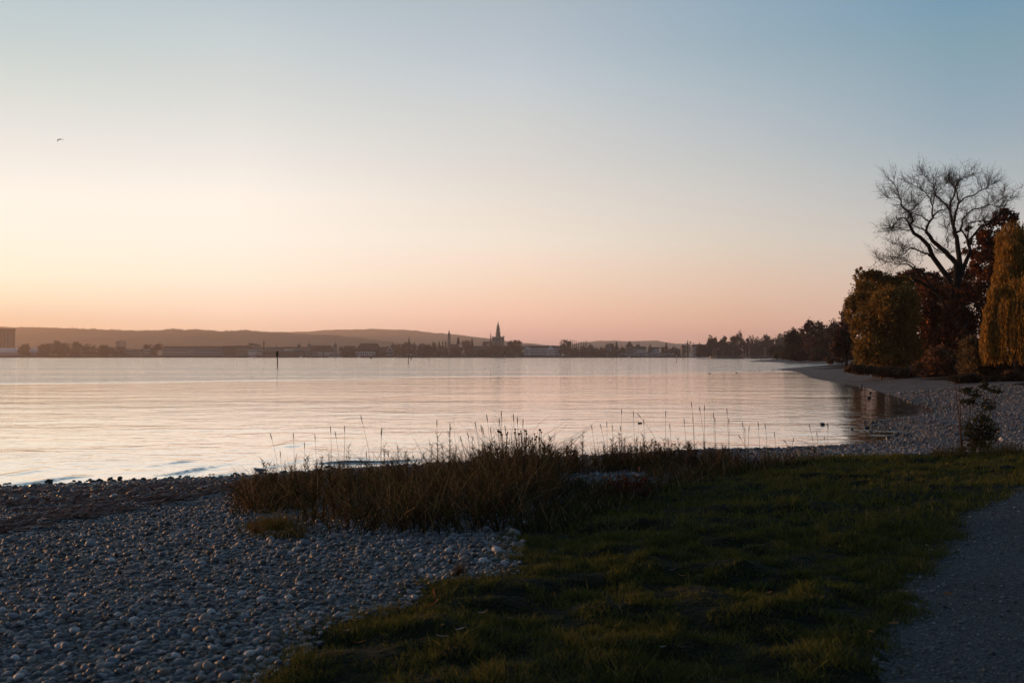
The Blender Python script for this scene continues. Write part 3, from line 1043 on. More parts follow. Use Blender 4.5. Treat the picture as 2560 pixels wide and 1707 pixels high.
g = G()
g.box(cx_(1230), cx_(1260.5), 0, 16, -0.4, cz_(843))
g.build('tower_block', M_SAND, ca)
g = G()
g.box(cx_(1229.6), cx_(1260.9), -0.4, 16.4, cz_(843), cz_(841.8))
g.build('parapet', M_SAND, ca)
for px_, s_ in ((1230.3, 1), (1235, 0.6), (1255.5, 0.6), (1260.2, 1.1), (1258, 0.9)):
    g = G()
    g.cone((cx_(px_), 1.0 if s_ > 0.7 else 14, cz_(841.8)), 0.8, 4.6 * s_, 4)
    g.build('pinnacle', M_SAND, ca)
g = G()
g.cone((0, 8, cz_(841.8)), 6.0, cz_(833) - cz_(841.8), 8, 5.2)
g.build('lower_octagon', M_SAND, ca)
g = G()
g.cone((0, 8, cz_(833)), 4.3, cz_(821.5) - cz_(833), 8, 3.9)
g.build('octagon', M_SAND, ca)
g = G()
g.cone((0, 8, cz_(821.5)), 4.2, cz_(802.5) - cz_(821.5), 8)
g.build('spire', M_SAND, ca)
g = G()
for a_ in range(8):
    an = a_ * math.pi / 4
    g.cone((4.6 * math.cos(an), 8 + 4.6 * math.sin(an), cz_(833)), 0.6, 5.5, 4)
g.build('buttress_pinnacles', M_SAND, ca)
g = G()
g.tube([(0, 8, cz_(803.2)), (0, 8, cz_(800))], 0.25, 5)
g.build('finial', M_STEEL, ca)
for px_, py_, w_, h_ in ((1244, 829.5, 1.0, 4.4), (1246, 829.5, 1.0, 4.4), (1234, 850, 2.2, 4.5), (1256, 850, 2.2, 4.5), (1240, 852, 1.5, 6), (1243, 852, 1.5, 6), (1247, 852, 1.5, 6), (1250, 852, 1.5, 6)):
    o = bpy.data.objects.new('window', window_mesh(w_, h_))
    link(o, ca)
    o.location = (cx_(px_), (3.8 if py_ < 840 else -0.02), cz_(py_))
g = G()
g.box(cx_(1206), cx_(1229.9), 2, 16, -0.4, cz_(866))
g.build('choir_wall', M_SAND, ca)
rf = roof_mesh('gable', cx_(1229) - cx_(1206.5), 14, cz_(853.5) - cz_(866), 0.3).build('choir_roof', M_ROOF, ca)
rf.location = ((cx_(1229) + cx_(1206.5)) / 2, 2, cz_(866))
g = G()
g.add([(cx_(1214.5), 1.2, cz_(867)), (cx_(1227.5), 1.2, cz_(867)), (cx_(1227.5), 1.2, cz_(864.5)), (cx_(1221), 1.2, cz_(856)), (cx_(1214.5), 1.2, cz_(864.5)),
       (cx_(1214.5), 6, cz_(867)), (cx_(1227.5), 6, cz_(867)), (cx_(1227.5), 6, cz_(864.5)), (cx_(1221), 6, cz_(856)), (cx_(1214.5), 6, cz_(864.5))],
      [(0, 1, 2, 3, 4), (9, 8, 7, 6, 5), (0, 5, 6, 1), (1, 6, 7, 2), (2, 7, 8, 3), (3, 8, 9, 4), (4, 9, 5, 0)])
g.build('transept_gable', M_PALE, ca)
g = G()
g.cone((cx_(1226.6), 9, cz_(856)), 1.7, cz_(848) - cz_(856), 8, 1.4)
g.cone((cx_(1226.6), 9, cz_(848)), 1.6, cz_(826.5) - cz_(848), 8)
g.build('ridge_turret', M_COPPER, ca)
g = G()
g.box(cx_(1229), cx_(1262), 16.4, 60, -0.4, cz_(864))
g.build('nave', M_SAND, ca)
rf = roof_mesh('front', cx_(1262) - cx_(1229), 43, cz_(852) - cz_(864), 0.3).build('nave_roof', M_ROOF, ca)
rf.location = (0.2, 16.6, cz_(864))

# --- white lakeside hotel with gables, loggias and many windows
d_ = 2086
ht = empty('hotel', (xx_(1357, d_), d_, QZ), 'long white lakeside hotel with rows of windows and two front gables', 'hotel')
k_ = d_ / F
hx = lambda px: (px - 1357) * k_
hz_ = lambda py: zz(py, d_) - QZ
g = G()
g.box(hx(1311), hx(1403), 0, 16, -0.3, hz_(870.3))
g.build('wall', M_WHITE, ht)
rf = roof_mesh('gable', hx(1403) - hx(1311), 16, hz_(864) - hz_(870.3), 0.6).build('roof', M_SLATE, ht)
rf.location = (0, 0, hz_(870.3))
for (a_, c_, t_) in ((1311.3, 1324, 865), (1369.5, 1383.5, 863.5)):
    g = G()
    g.add([(hx(a_), -0.9, 0), (hx(c_), -0.9, 0), (hx(c_), -0.9, hz_(869.5)), (hx((a_ + c_) / 2), -0.9, hz_(t_)), (hx(a_), -0.9, hz_(869.5)),
           (hx(a_), 5, 0), (hx(c_), 5, 0), (hx(c_), 5, hz_(869.5)), (hx((a_ + c_) / 2), 5, hz_(t_)), (hx(a_), 5, hz_(869.5))],
          [(0, 1, 2, 3, 4), (9, 8, 7, 6, 5), (0, 5, 6, 1), (1, 6, 7, 2), (2, 7, 8, 3), (3, 8, 9, 4), (4, 9, 5, 0)])
    gbl = g.build('gable_bay', M_WHITE, ht)
    cols = 4
    me_ = window_mesh(1.5, 2.6)
    for r in range(3):
        for c in range(cols):
            o = bpy.data.objects.new('window', me_)
            link(o, gbl)
            o.location = (hx(a_ + (c + 0.5) * (c_ - a_) / cols), -0.92, 1.2 + r * 4.6)
cols = 22
me_ = window_mesh(2.0, 3.0)
for r in range(3):
    for c in range(cols):
        px_ = 1325.5 + (c + 0.5) * (1402.5 - 1325.5) / cols
        if 1369 < px_ < 1384:
            continue
        o = bpy.data.objects.new('window', me_)
        link(o, ht)
        o.location = (hx(px_), -0.02, 1.0 + r * 5.0)
for r in range(1, 3):
    g = G()
    g.box(hx(1324.5), hx(1369), -0.5, -0.03, r * 5.0 - 0.35, r * 5.0 + 0.15)
    g.box(hx(1384), hx(1403), -0.5, -0.03, r * 5.0 - 0.35, r * 5.0 + 0.15)
    g.build('balcony_band', M_TRIM, ht)
building('annex', 1300, 1311, 880.5, 879, 'low pale annex wall at the left end of the white hotel', 'building', 2088, 10, M_PALE, M_GREY, 'flat', (3, 2))
steeple('small_tower', 1277, 853, 859, 888, 5, 'small pale tower peeping through the biggest park tree', 2083, M_WHITE, M_SLATE)
for t_, (a_, c_, y_) in enumerate(((1439, 1466, 885.5), (1472.5, 1485, 884))):
    building('bath_house', a_, c_, y_ - 1, y_ - 2.6, ('long low pale bathing house at the foot of the poplars', 'short low white bathing house right of the longer one')[t_], 'building', 2086, 8, M_WHITE, M_SLATE, 'gable', (int((c_ - a_) / 2.4), 1))
building('town_house', 1512, 1526, 868, 866, 'grey flat house behind the yellow lakeside tree', 'house', 2098, 12, M_GREY, M_GREY, 'flat', (4, 3))
d_ = 2098
tw = building('gate_tower', 1566, 1583.5, 867.5, 852, 'square gate tower with a steep dark pyramid roof by the bridge', 'tower', d_, 15, M_SAND, M_ROOF, 'pyramid', (3, 2), over=1.4)
steeple('roof_turret', 1554.5, 861, 866, 888, 2.2, 'tiny steeple left of the pyramid roofed gate tower', 2150, M_BROWN, M_SLATE)
building('town_house', 1583.5, 1594, 872, 866, 'pale gabled house leaning against the gate tower', 'house', 2096, 12, M_PALE, M_ROOF, 'gable', (4, 2))
building('town_house', 1590.5, 1600.5, 864.5, 860.5, 'dark house with a hip roof rising under the crane', 'house', 2112, 12, M_BROWN, M_SLATE, 'hip', (3, 2))
building('apartment_block', 1593.5, 1616.5, 873, 865.5, 'white apartment block with two window rows behind the bridge', 'building', 2094, 14, M_WHITE, M_SLATE, 'mansard', (10, 2, 5))
building('town_house', 1624, 1634.5, 873, 868, 'white house with dark windows, left one of two near the bridge end', 'house', 2094, 12, M_WHITE, M_SLATE, 'gable', (3, 2))
building('town_house', 1636, 1648, 872, 867.5, 'pale blue white house with a dark balcony near the bridge end', 'house', 2095, 12, M_WHITE, M_SLATE, 'flat', (4, 2))
building('pavilion', 1662, 1675, 879, 877, 'grey flat pavilion among trees at the right end of the bridge', 'building', 2092, 12, M_GREY, M_GREY, 'flat', (5, 1))
cr_ = empty('tower_crane', (xx_(1598, 2180), 2180, 2.2), 'thin tower crane with a long jib over the dark hip roof', 'crane')
g = G()
hm = zz(856, 2180) - 2.2
g.tube([(0, 0, 0), (0, 0, hm + 1.5)], 0.5, 4)
g.build('mast', M_STEEL, cr_)
g = G()
g.tube([(xx_(1600, 2180) - xx_(1598, 2180), 0, hm), (xx_(1577, 2180) - xx_(1598, 2180), 0, hm + 0.6)], 0.28, 4)
g.tube([(0, 0, hm + 1.5), (xx_(1586, 2180) - xx_(1598, 2180), 0, hm + 0.5)], 0.12, 4)
g.build('jib', M_STEEL, cr_)
# bridge over the river mouth
br = empty('bridge', (xx_(1600, 2079), 2070, 0), 'low stone road bridge with flat arches at the river mouth', 'bridge')
g = G()
bx = lambda px: (px - 1600) * 2070 / F
zt, zb = zz(883.0, 2070), zz(885.2, 2070)
g.box(bx(1500), bx(1684), 0, 9, zb, zt)
g.build('deck', M_GREY, br)
for px_ in (1512, 1540, 1568, 1600, 1634, 1668):
    g = G()
    g.box(bx(px_) - 2.0, bx(px_) + 2.0, 1, 8, -2, zb - 0.01)
    g.build('pier', M_QUAY, br)
for a_, c_ in ((1512, 1540), (1540, 1568), (1568, 1600), (1600, 1634), (1634, 1668)):
    g = G()
    n_ = 9
    V_, F_ = [], []
    for i in range(n_):
        t_ = i / (n_ - 1)
        x_ = bx(a_) + 2.02 + (bx(c_) - bx(a_) - 4.04) * t_
        z_ = 0.4 + (zb - 0.7) * (1 - (2 * t_ - 1) ** 2) ** 0.5 if 0 < t_ < 1 else 0.4
        for y_ in (0.4, 8.6):
            V_ += [(x_, y_, z_), (x_, y_, zb - 0.02)]
    for i in range(n_ - 1):
        o_ = i * 4
        F_ += [(o_, o_ + 4, o_ + 5, o_ + 1), (o_ + 2, o_ + 3, o_ + 7, o_ + 6), (o_, o_ + 2, o_ + 6, o_ + 4)]
    g.add(V_, F_)
    g.build('arch', M_GREY, br)
g = G()
for px_ in range(1502, 1684, 3):
    g.box(bx(px_) - 0.1, bx(px_) + 0.1, 0.1, 0.25, zt, zt + 1.1)
g.box(bx(1500), bx(1684), 0.1, 0.25, zt + 1.1, zt + 1.25)
g.build('railing', M_STEEL, br)
# villas at the right
building('villa', 1704.5, 1714.5, 870, 861, 'tall villa with a sunlit orange side wall beside the dark cedar', 'villa', 1980, 14, M_OCHRE, M_ROOF, 'hip', (4, 3), base=2)
steeple('villa_turret', 1719, 850, 858, 888, 3.2, 'pointed villa turret rising out of the dark cedar', 1985, M_BROWN, M_SLATE)
building('villa', 1733, 1766, 868, 860.5, 'broad dark roofed villa with pale bay fronts between trees', 'villa', 1975, 14, M_PALE, M_SLATE, 'gable', (8, 3), base=2, chim=2)
steeple('villa_turret', 1748.5, 854, 861, 888, 2.6, 'thin ridge turret on the broad dark roofed villa', 1985, M_BROWN, M_SLATE)

# quay wall along the far waterline, in three runs
for a_, c_, y_, lab in ((-150, 700, 888.6, 'dark quay wall below the boat hall and the striped blocks'), (700, 1290, 889.2, 'dark quay wall in front of the warehouse and the park'), (1290, 1720, 889.6, 'dark quay wall under the white hotel and the bridge')):
    d_ = 2074
    q_ = empty('quay_wall', (xx_(a_, d_), d_, 0), lab, 'wall', 'quay walls on the far shore')
    L_ = xx_(c_, d_) - xx_(a_, d_)
    g = G()
    g.box(0, L_ - 0.01, 0, 5.8, -2.5, zz(y_, d_))
    g.build('wall', M_QUAY, q_)
    g = G()
    g.box(0, L_ - 0.01, -0.25, 1.2, zz(y_, d_) + 0.005, zz(y_, d_) + 0.35)
    g.build('coping', M_GREY, q_)

# moored boats
def ferry(px, d, L, label):
    r = empty('ferry', (xx_(px, d), d, 0), label, 'boat')
    g = G()
    V_ = [(-L / 2, -3, 0.0), (L / 2 - 5, -3, 0.0), (L / 2, 0, 0.0), (L / 2 - 5, 3, 0.0), (-L / 2, 3, 0.0), (-L / 2, -3.4, 2.2), (L / 2 - 4, -3.4, 2.2), (L / 2 + 1.5, 0, 2.6), (L / 2 - 4, 3.4, 2.2), (-L / 2, 3.4, 2.2)]
    g.add(V_, [(0, 1, 6, 5), (1, 2, 7, 6), (2, 3, 8, 7), (3, 4, 9, 8), (4, 0, 5, 9), (5, 6, 7, 8, 9), (4, 3, 2, 1, 0)])
    g.build('hull', M_TRIM, r)
    for i in range(2):
        g = G()
        g.box(-L / 2 + 2 + i * 2, L / 2 - 6 - i * 4, -2.8, 2.8, 2.62 + i * 2.9, 4.9 + i * 2.9)
        c = g.build('cabin_deck', M_GLASS, r)
        g = G()
        g.box(-L / 2 + 1.2 + i * 2, L / 2 - 5 - i * 4, -3.2, 3.2, 4.92 + i * 2.9, 5.35 + i * 2.9)
        g.build('deck_roof', M_TRIM, r)
    return r


ferry(838, 2066, 29, 'white two deck passenger ferry moored below the steep cone turret')
for px_, lab in ((752, 'small white sailing boat moored left of the passenger ferry'), (898, 'small white sailing boat moored under the big warehouse'), (631, 'long low white motor boat moored under the modern hall'), (1573, 'pale motor boat lying beside the bridge pier')):
    d_ = 2062
    r = empty('moored_boat', (xx_(px_, d_), d_, 0), lab, 'boat', 'small boats at the far quay')
    g = G()
    L_ = 8 if px_ != 631 else 15
    g.add([(-L_ / 2, -1.2, 0), (L_ / 2 - 2, -1.2, 0), (L_ / 2 - 2, 1.2, 0), (-L_ / 2, 1.2, 0), (-L_ / 2, -1.5, 1.2), (L_ / 2 - 2, -1.5, 1.2), (L_ / 2 + 1, 0, 1.4), (L_ / 2 - 2, 1.5, 1.2), (-L_ / 2, 1.5, 1.2)],
          [(0, 1, 5, 4), (1, 2, 7, 6, 5), (2, 3, 8, 7), (3, 0, 4, 8), (4, 5, 6, 7, 8), (3, 2, 1, 0)])
    g.build('hull', M_TRIM, r)
    g = G()
    g.box(-L_ * 0.25, L_ * 0.15, -1, 1, 1.25, 2.5)
    g.build('cabin', M_WHITE, r)
    if px_ in (752, 898):
        g = G()
        g.tube([(0.4, 0, 2.3), (0.4, 0, 9)], 0.12, 5)
        g.build('mast', M_TRIM, r)

# harbour mole at the right with masts behind it
d_ = 1310
M_MOLE_SUNLIT = mat('mole_stone_sunlit', (0.34, 0.22, 0.16), 0.9, 0.1, noise=(0.5, 0.7))  # low sun's orange on the end piers is put into this stone colour
for a_, c_, lab in ((1776, 1792, 'first pale end pier of the harbour mole, farther from the beach'), (1857, 1876, 'second pale end pier of the harbour mole, nearer the beach')):
    m_ = empty('mole_pier', (xx_(a_, d_), d_ - 3, 0), lab, 'pier', 'pale piers of the harbour mole')
    g = G()
    g.box(0, xx_(c_, d_) - xx_(a_, d_), 0, 8, -2, zz(890.3, d_))
    g.build('wall', M_MOLE_SUNLIT, m_)
    g = G()
    g.box(-0.2, xx_(c_, d_) - xx_(a_, d_) + 0.2, -0.2, 8.2, zz(890.3, d_) + 0.003, zz(889.8, d_))
    g.build('coping', M_QUAY, m_)
for a_, c_, lab in ((1792, 1857, 'dark harbour wall between the two pale piers'), (1876, 1934, 'dark harbour wall running from the second pier to the shore bushes')):
    m_ = empty('harbour_wall', (xx_(a_, d_) + 0.02, d_, 0), lab, 'wall', 'dark harbour walls')
    g = G()
    g.box(0, xx_(c_, d_) - xx_(a_, d_) - 0.04, 0, 4, -2, zz(891, d_))
    g.build('wall', M_QUAY, m_)
    g = G()
    g.box(0, xx_(c_, d_) - xx_(a_, d_) - 0.04, 0.5, 3, zz(891, d_) + 0.003, zz(890.4, d_))
    g.build('coping', M_GREY, m_)
M_MAST = mat('bare_mast', (0.5, 0.42, 0.36), 0.5, 0.4)
for i, (px_, t_, b_, w_) in enumerate(((1782, 872, 891, 0.12), (1786.2, 870, 891, 0.14), (1791, 872, 891, 0.12), (1807, 875, 890, 0.10), (1832, 876, 890, 0.1), (1857.5, 872, 890, 0.14), (1864.3, 873, 890, 0.1), (1873.3, 868, 890, 0.2), (1912.6, 868, 890, 0.24))):
    d2_ = 1330
    lab = {7: 'taller pale sailing boat mast above the second mole pier', 8: 'bright single mast standing alone near the shore bushes'}.get(i, ('first', 'second', 'third', 'fourth', 'fifth', 'sixth', 'seventh')[min(i, 6)] + ' thin sailing boat mast along the harbour mole, counted from the town end')
    sb = empty('sailing_boat', (xx_(px_, d2_), d2_, 0), lab, 'sailing boat', 'sailing boats behind the mole')
    g = G()
    g.add([(-3, -1.1, 0), (2, -1.1, 0), (2, 1.1, 0), (-3, 1.1, 0), (-3.2, -1.3, 1.1), (2.3, -1.3, 1.1), (4.4, 0, 1.3), (2.3, 1.3, 1.1), (-3.2, 1.3, 1.1)],
          [(0, 1, 5, 4), (1, 2, 7, 6, 5), (2, 3, 8, 7), (3, 0, 4, 8), (4, 5, 6, 7, 8), (3, 2, 1, 0)])
    g.build('hull', M_TRIM, sb)
    g = G()
    g.tube([(0, 0, 1.0), (0, 0, zz(t_, d2_))], [w_, w_ * 0.7], 6)
    g.build('mast', M_MAST, sb)
    g = G()
    g.tube([(0, 0, 2.1), (-2.8, 0, 2.2)], 0.08, 5)
    g.build('boom', M_MAST, sb)

# channel markers
M_POST = mat('marker_post', (0.02, 0.017, 0.016), 0.7, 0.3)
M_REDP = mat('marker_red', (0.18, 0.03, 0.02), 0.7, 0.3)


def marker(px, yb, yt, wpx, label, kind):
    d = EYE * F / (yb - 889.9)
    k = d / F
    r = empty('channel_marker', (xx_(px, d), d, 0), label, 'channel marker', 'channel markers in the lake')
    z = zz(yt, d)
    w = wpx * k / 2
    g = G()
    g.tube([(0, 0, -1.5), (0, 0, z)], w, 8)
    g.build('pole', M_POST, r)
    if kind == 'board':
        g = G()
        g.box(-3.1 * k, 3.1 * k, -w - 0.12, -w - 0.03, zz(yt + 11.5, d), zz(yt + 0.5, d))
        g.build('board', M_POST, r)
        g = G()
        g.box(-3.2 * k, 3.2 * k, -w - 0.16, -w + 0.05, zz(yt + 0.4, d), zz(yt, d) + 0.1)
        g.build('cap', M_POST, r)
    if kind == 'plate':
        g = G()
        g.box(-2.0 * k, 2.0 * k, -w - 0.1, -w - 0.02, zz(yt + 3, d), zz(yt + 0.3, d))
        g.build('board', M_TRIM, r)
    if kind == 'white':
        g = G()
        g.tube([(0, 0, zz(yt + 5.5, d)), (0, 0, z + 0.05)], w * 1.15, 8)
        g.build('white_top', M_TRIM, r)
        g = G()
        g.tube([(0, 0, -0.5), (0, 0, zz(yt + 6.5, d))], w * 1.5, 8)
        g.build('sleeve', M_POST, r)
    if kind == 'striped':
        n = 7
        for i in range(n):
            if i % 2:
                g = G()
                z0, z1 = z * i / n, z * (i + 1) / n
                g.tube([(0, 0, z0), (0, 0, z1)], w * 1.08, 8)
                g.build('white_band', M_TRIM, r)
        g = G()
        g.cone((0, 0, z), 2.0 * k, 2.2 * k, 6, 0.6 * k)
        g.cone((0, 0, z + 2.6 * k), 0.6 * k, 2.2 * k, 6, 1.8 * k)
        g.build('topmark', M_POST, r)
    return r


marker(693.5, 919, 879, 2.7, 'nearest channel marker, a thick dark post with a dark board on top', 'board')
marker(1021, 908, 883.5, 1.8, 'dark channel post with a small plate, in front of the needle spire church', 'plate')
marker(1027.6, 898, 884.5, 1.9, 'white topped thick channel post right behind the plate post', 'white')
marker(1057.5, 898.5, 887, 0.9, 'thin short dark channel post in open water before the park', 'plain')
marker(1072, 903.5, 890, 1.2, 'plain dark channel post without any plate', 'plain')
marker(1262, 904.5, 884, 1.5, 'black and white banded post below the cathedral', 'striped')
marker(1691.2, 904.5, 884, 1.5, 'black and white banded post near the right end of the bridge', 'striped')
for px_, t_, l_ in ((1050, 891, 'very small far stake just left of the thin short channel post'), (1067, 891, 'very small far stake between the thin and the plain channel posts'), (1088, 891.5, 'very small far stake right of the plain channel post')):
    marker(px_, 896.2, t_, 0.7, l_, 'plain')
d_ = 1150
bu = empty('buoy', (xx_(928, d_), d_, 0), 'small dark cone shaped buoy floating below the big warehouse', 'buoy')
g = G()
g.ell((0, 0, 0.15), (1.6, 1.6, 0.55), 10, 5)
g.build('float', M_POST, bu)
g = G()
g.cone((0, 0, 0.5), 0.9, 2.0, 8, 0.25)
g.build('body', M_POST, bu)
d_ = 900
bu = empty('buoy', (xx_(1902.5, EYE * F / 10), EYE * F / 10, 0), 'small reddish leaning buoy off the tip of the shingle spit', 'buoy')
bu.rotation_euler = (0, R(16), 0)
g = G()
g.tube([(0, 0, -0.3), (0, 0, 1.1), (0, 0, 1.15)], [0.42, 0.36, 0.2], 8)
g.build('body', M_REDP, bu)
g = G()
g.tube([(0, 0, 1.15), (0, 0, 1.6)], 0.06, 5)
g.build('ring_post', M_POST, bu)

# ------------------------------------------------------------------ trees
M_LEAF = mat('leaves', (0.1, 0.08, 0.04), 0.7, 0.15, attr='Col', trans=0.35)
M_LEAFD = mat('dry_leaves', (0.1, 0.06, 0.04), 0.8, 0.1, attr='Col', trans=0.15)
M_BARK = mat('bark', (0.028, 0.023, 0.02), 0.95, 0.1, noise=(2.5, 0.5))
M_TWIG = mat('twigs', (0.035, 0.028, 0.025), 0.95, 0.1)


def quads_at(Pc, size, cols, r2, flat=0.0, asp=1.0, up=None):
    """leaf-clump quads at points Pc"""
    n = len(Pc)
    a = r2.normal(size=(n, 3))
    if up is not None:
        a = a * 0.25 + np.array(up)
    a /= np.linalg.norm(a, axis=1, keepdims=True) + 1e-9
    b3 = r2.normal(size=(n, 3))
    b3 -= (b3 * a).sum(1, keepdims=True) * a
    b3 /= np.linalg.norm(b3, axis=1, keepdims=True) + 1e-9
    s = size * r2.uniform(0.6, 1.4, (n, 1))
    A, B = a * s * asp, b3 * s
    V = np.stack([Pc - A, Pc + B * 0.55, Pc + A, Pc - B * 0.55], 1).reshape(-1, 3)
    Fq = np.arange(4 * n).reshape(n, 4)
    C = np.repeat(cols, 4, 0)
    return V, Fq, C


def pal(n, cols, r2, jit=0.25):
    c = np.array(cols)[r2.integers(0, len(cols), n)]
    return np.clip(c * (1 + jit * r2.normal(size=(n, 1))), 0.002, 1)


def crown_points(lumps, n, r2, sub=14, tight=0.30, shell=0.75):
    """points gathered in clumps that sit through and around ellipsoid lumps -> gaps between the clumps"""
    lumps = np.array(lumps, float)
    vol = (lumps[:, 3] * lumps[:, 4] * lumps[:, 5]) ** 0.66
    pr = vol / vol.sum()
    out = []
    cc = []
    for i, L in enumerate(lumps):
        m = max(3, int(sub * len(lumps) * pr[i]))
        u_ = r2.normal(size=(m, 3))
        u_ /= np.linalg.norm(u_, axis=1, keepdims=True)
        rad = r2.uniform(0.35, 1.0, (m, 1)) ** 0.5 * shell
        cen = L[:3] + u_ * rad * L[3:6]
        k = int(n * pr[i] / m) + 1
        q = r2.normal(size=(m, k, 3)) * tight * L[3:6] * r2.uniform(0.6, 1.3, (m, 1, 1))
        out.append((cen[:, None, :] + q).reshape(-1, 3))
        cc.append(np.repeat(r2.uniform(0.75, 1.25, m), k))
    return np.concatenate(out), np.concatenate(cc)


def lump(px, py, rx, ry, d, dd=0.0, thick=1.0):
    c = P(px, py, d)
    k = d / F
    return (c.x, d + dd, c.z, rx * k, rx * k * thick, ry * k)


def limbs(g, base, tops, r0, r2, bend=0.12):
    for tp in tops:
        a, b3 = Vector(base), Vector(tp)
        L = (b3 - a).length
        pts = [a.lerp(b3, t_) + Vector(r2.normal(size=3)) * bend * L * math.sin(math.pi * t_) * 0.5 for t_ in (0, 0.3, 0.55, 0.8, 1.0)]
        g.tube(pts, [r0, r0 * 0.75, r0 * 0.5, r0 * 0.3, r0 * 0.12], 5)


def leaf_tree(name, lumps, base, n, size, cols, label, cat='tree', group=None, trunk=0.4, seed=0, sub=14, tight=0.3, m=None, jit=0.25, asp=1.0, shell=0.75, fork=0.35, zmin=None):
    r2 = np.random.default_rng(seed + 1000)
    root = empty(name, tuple(base), label, cat, group)
    bv = np.array(base)
    pts, cc = crown_points(lumps, n, r2, sub, tight, shell)
    if zmin is None:
        zmin = bv[2] + 0.05
    ok = pts[:, 2] > zmin
    pts, cc = pts[ok], cc[ok]
    V, Fq, C = quads_at(pts - bv, size, pal(len(pts), cols, r2, jit) * cc[:, None], r2, asp=asp)
    o = mesh_np('crown', V, Fq, m or M_LEAF, root, C)
    g = G()
    la = np.array(lumps)
    cen = (la[:, :3] * la[:, 3:4]).sum(0) / la[:, 3].sum()
    forkp = Vector((bv + (cen - bv) * fork) - bv)
    forkp.x *= 0.6
    g.tube([(0, 0, -0.3), forkp * 0.5 + Vector((0.05, 0, 0)), forkp], [trunk * 1.25, trunk, trunk * 0.8], 8)
    limbs(g, forkp, [tuple(l[:3] - bv + np.array((0, 0, 0.35)) * l[5]) for l in la[:9]], trunk * 0.6, r2)
    g.build('trunk', M_BARK, root)
    return root


def auto_lumps(x0, x1, yt, yb, d, r2, n=7, top=None):
    """a rounded broadleaf crown filling the photo rectangle x0..x1, yt..yb"""
    cx, w, h = (x0 + x1) / 2, (x1 - x0) / 2 * 1.18, yb - yt
    L = []
    for k in range(n):
        an = 2 * math.pi * k / n + r2.uniform(-0.3, 0.3)
        q = r2.uniform(0.4, 0.62)
        L.append(lump(cx + math.cos(an) * w * q, yt + h * 0.42 - math.sin(an) * h * 0.32 * q * 1.4, w * r2.uniform(0.38, 0.5), h * r2.uniform(0.2, 0.28), d, r2.normal() * w * d / F * 0.3))
    L.append(lump(cx, yt + h * 0.45, w * 0.62, h * 0.36, d))
    for q in (-0.5, 0.0, 0.5):
        L.append(lump(cx + q * w, yt + h * (0.76 if q else 0.8), w * 0.5, h * 0.24, d, r2.normal() * w * d / F * 0.2))
    return L


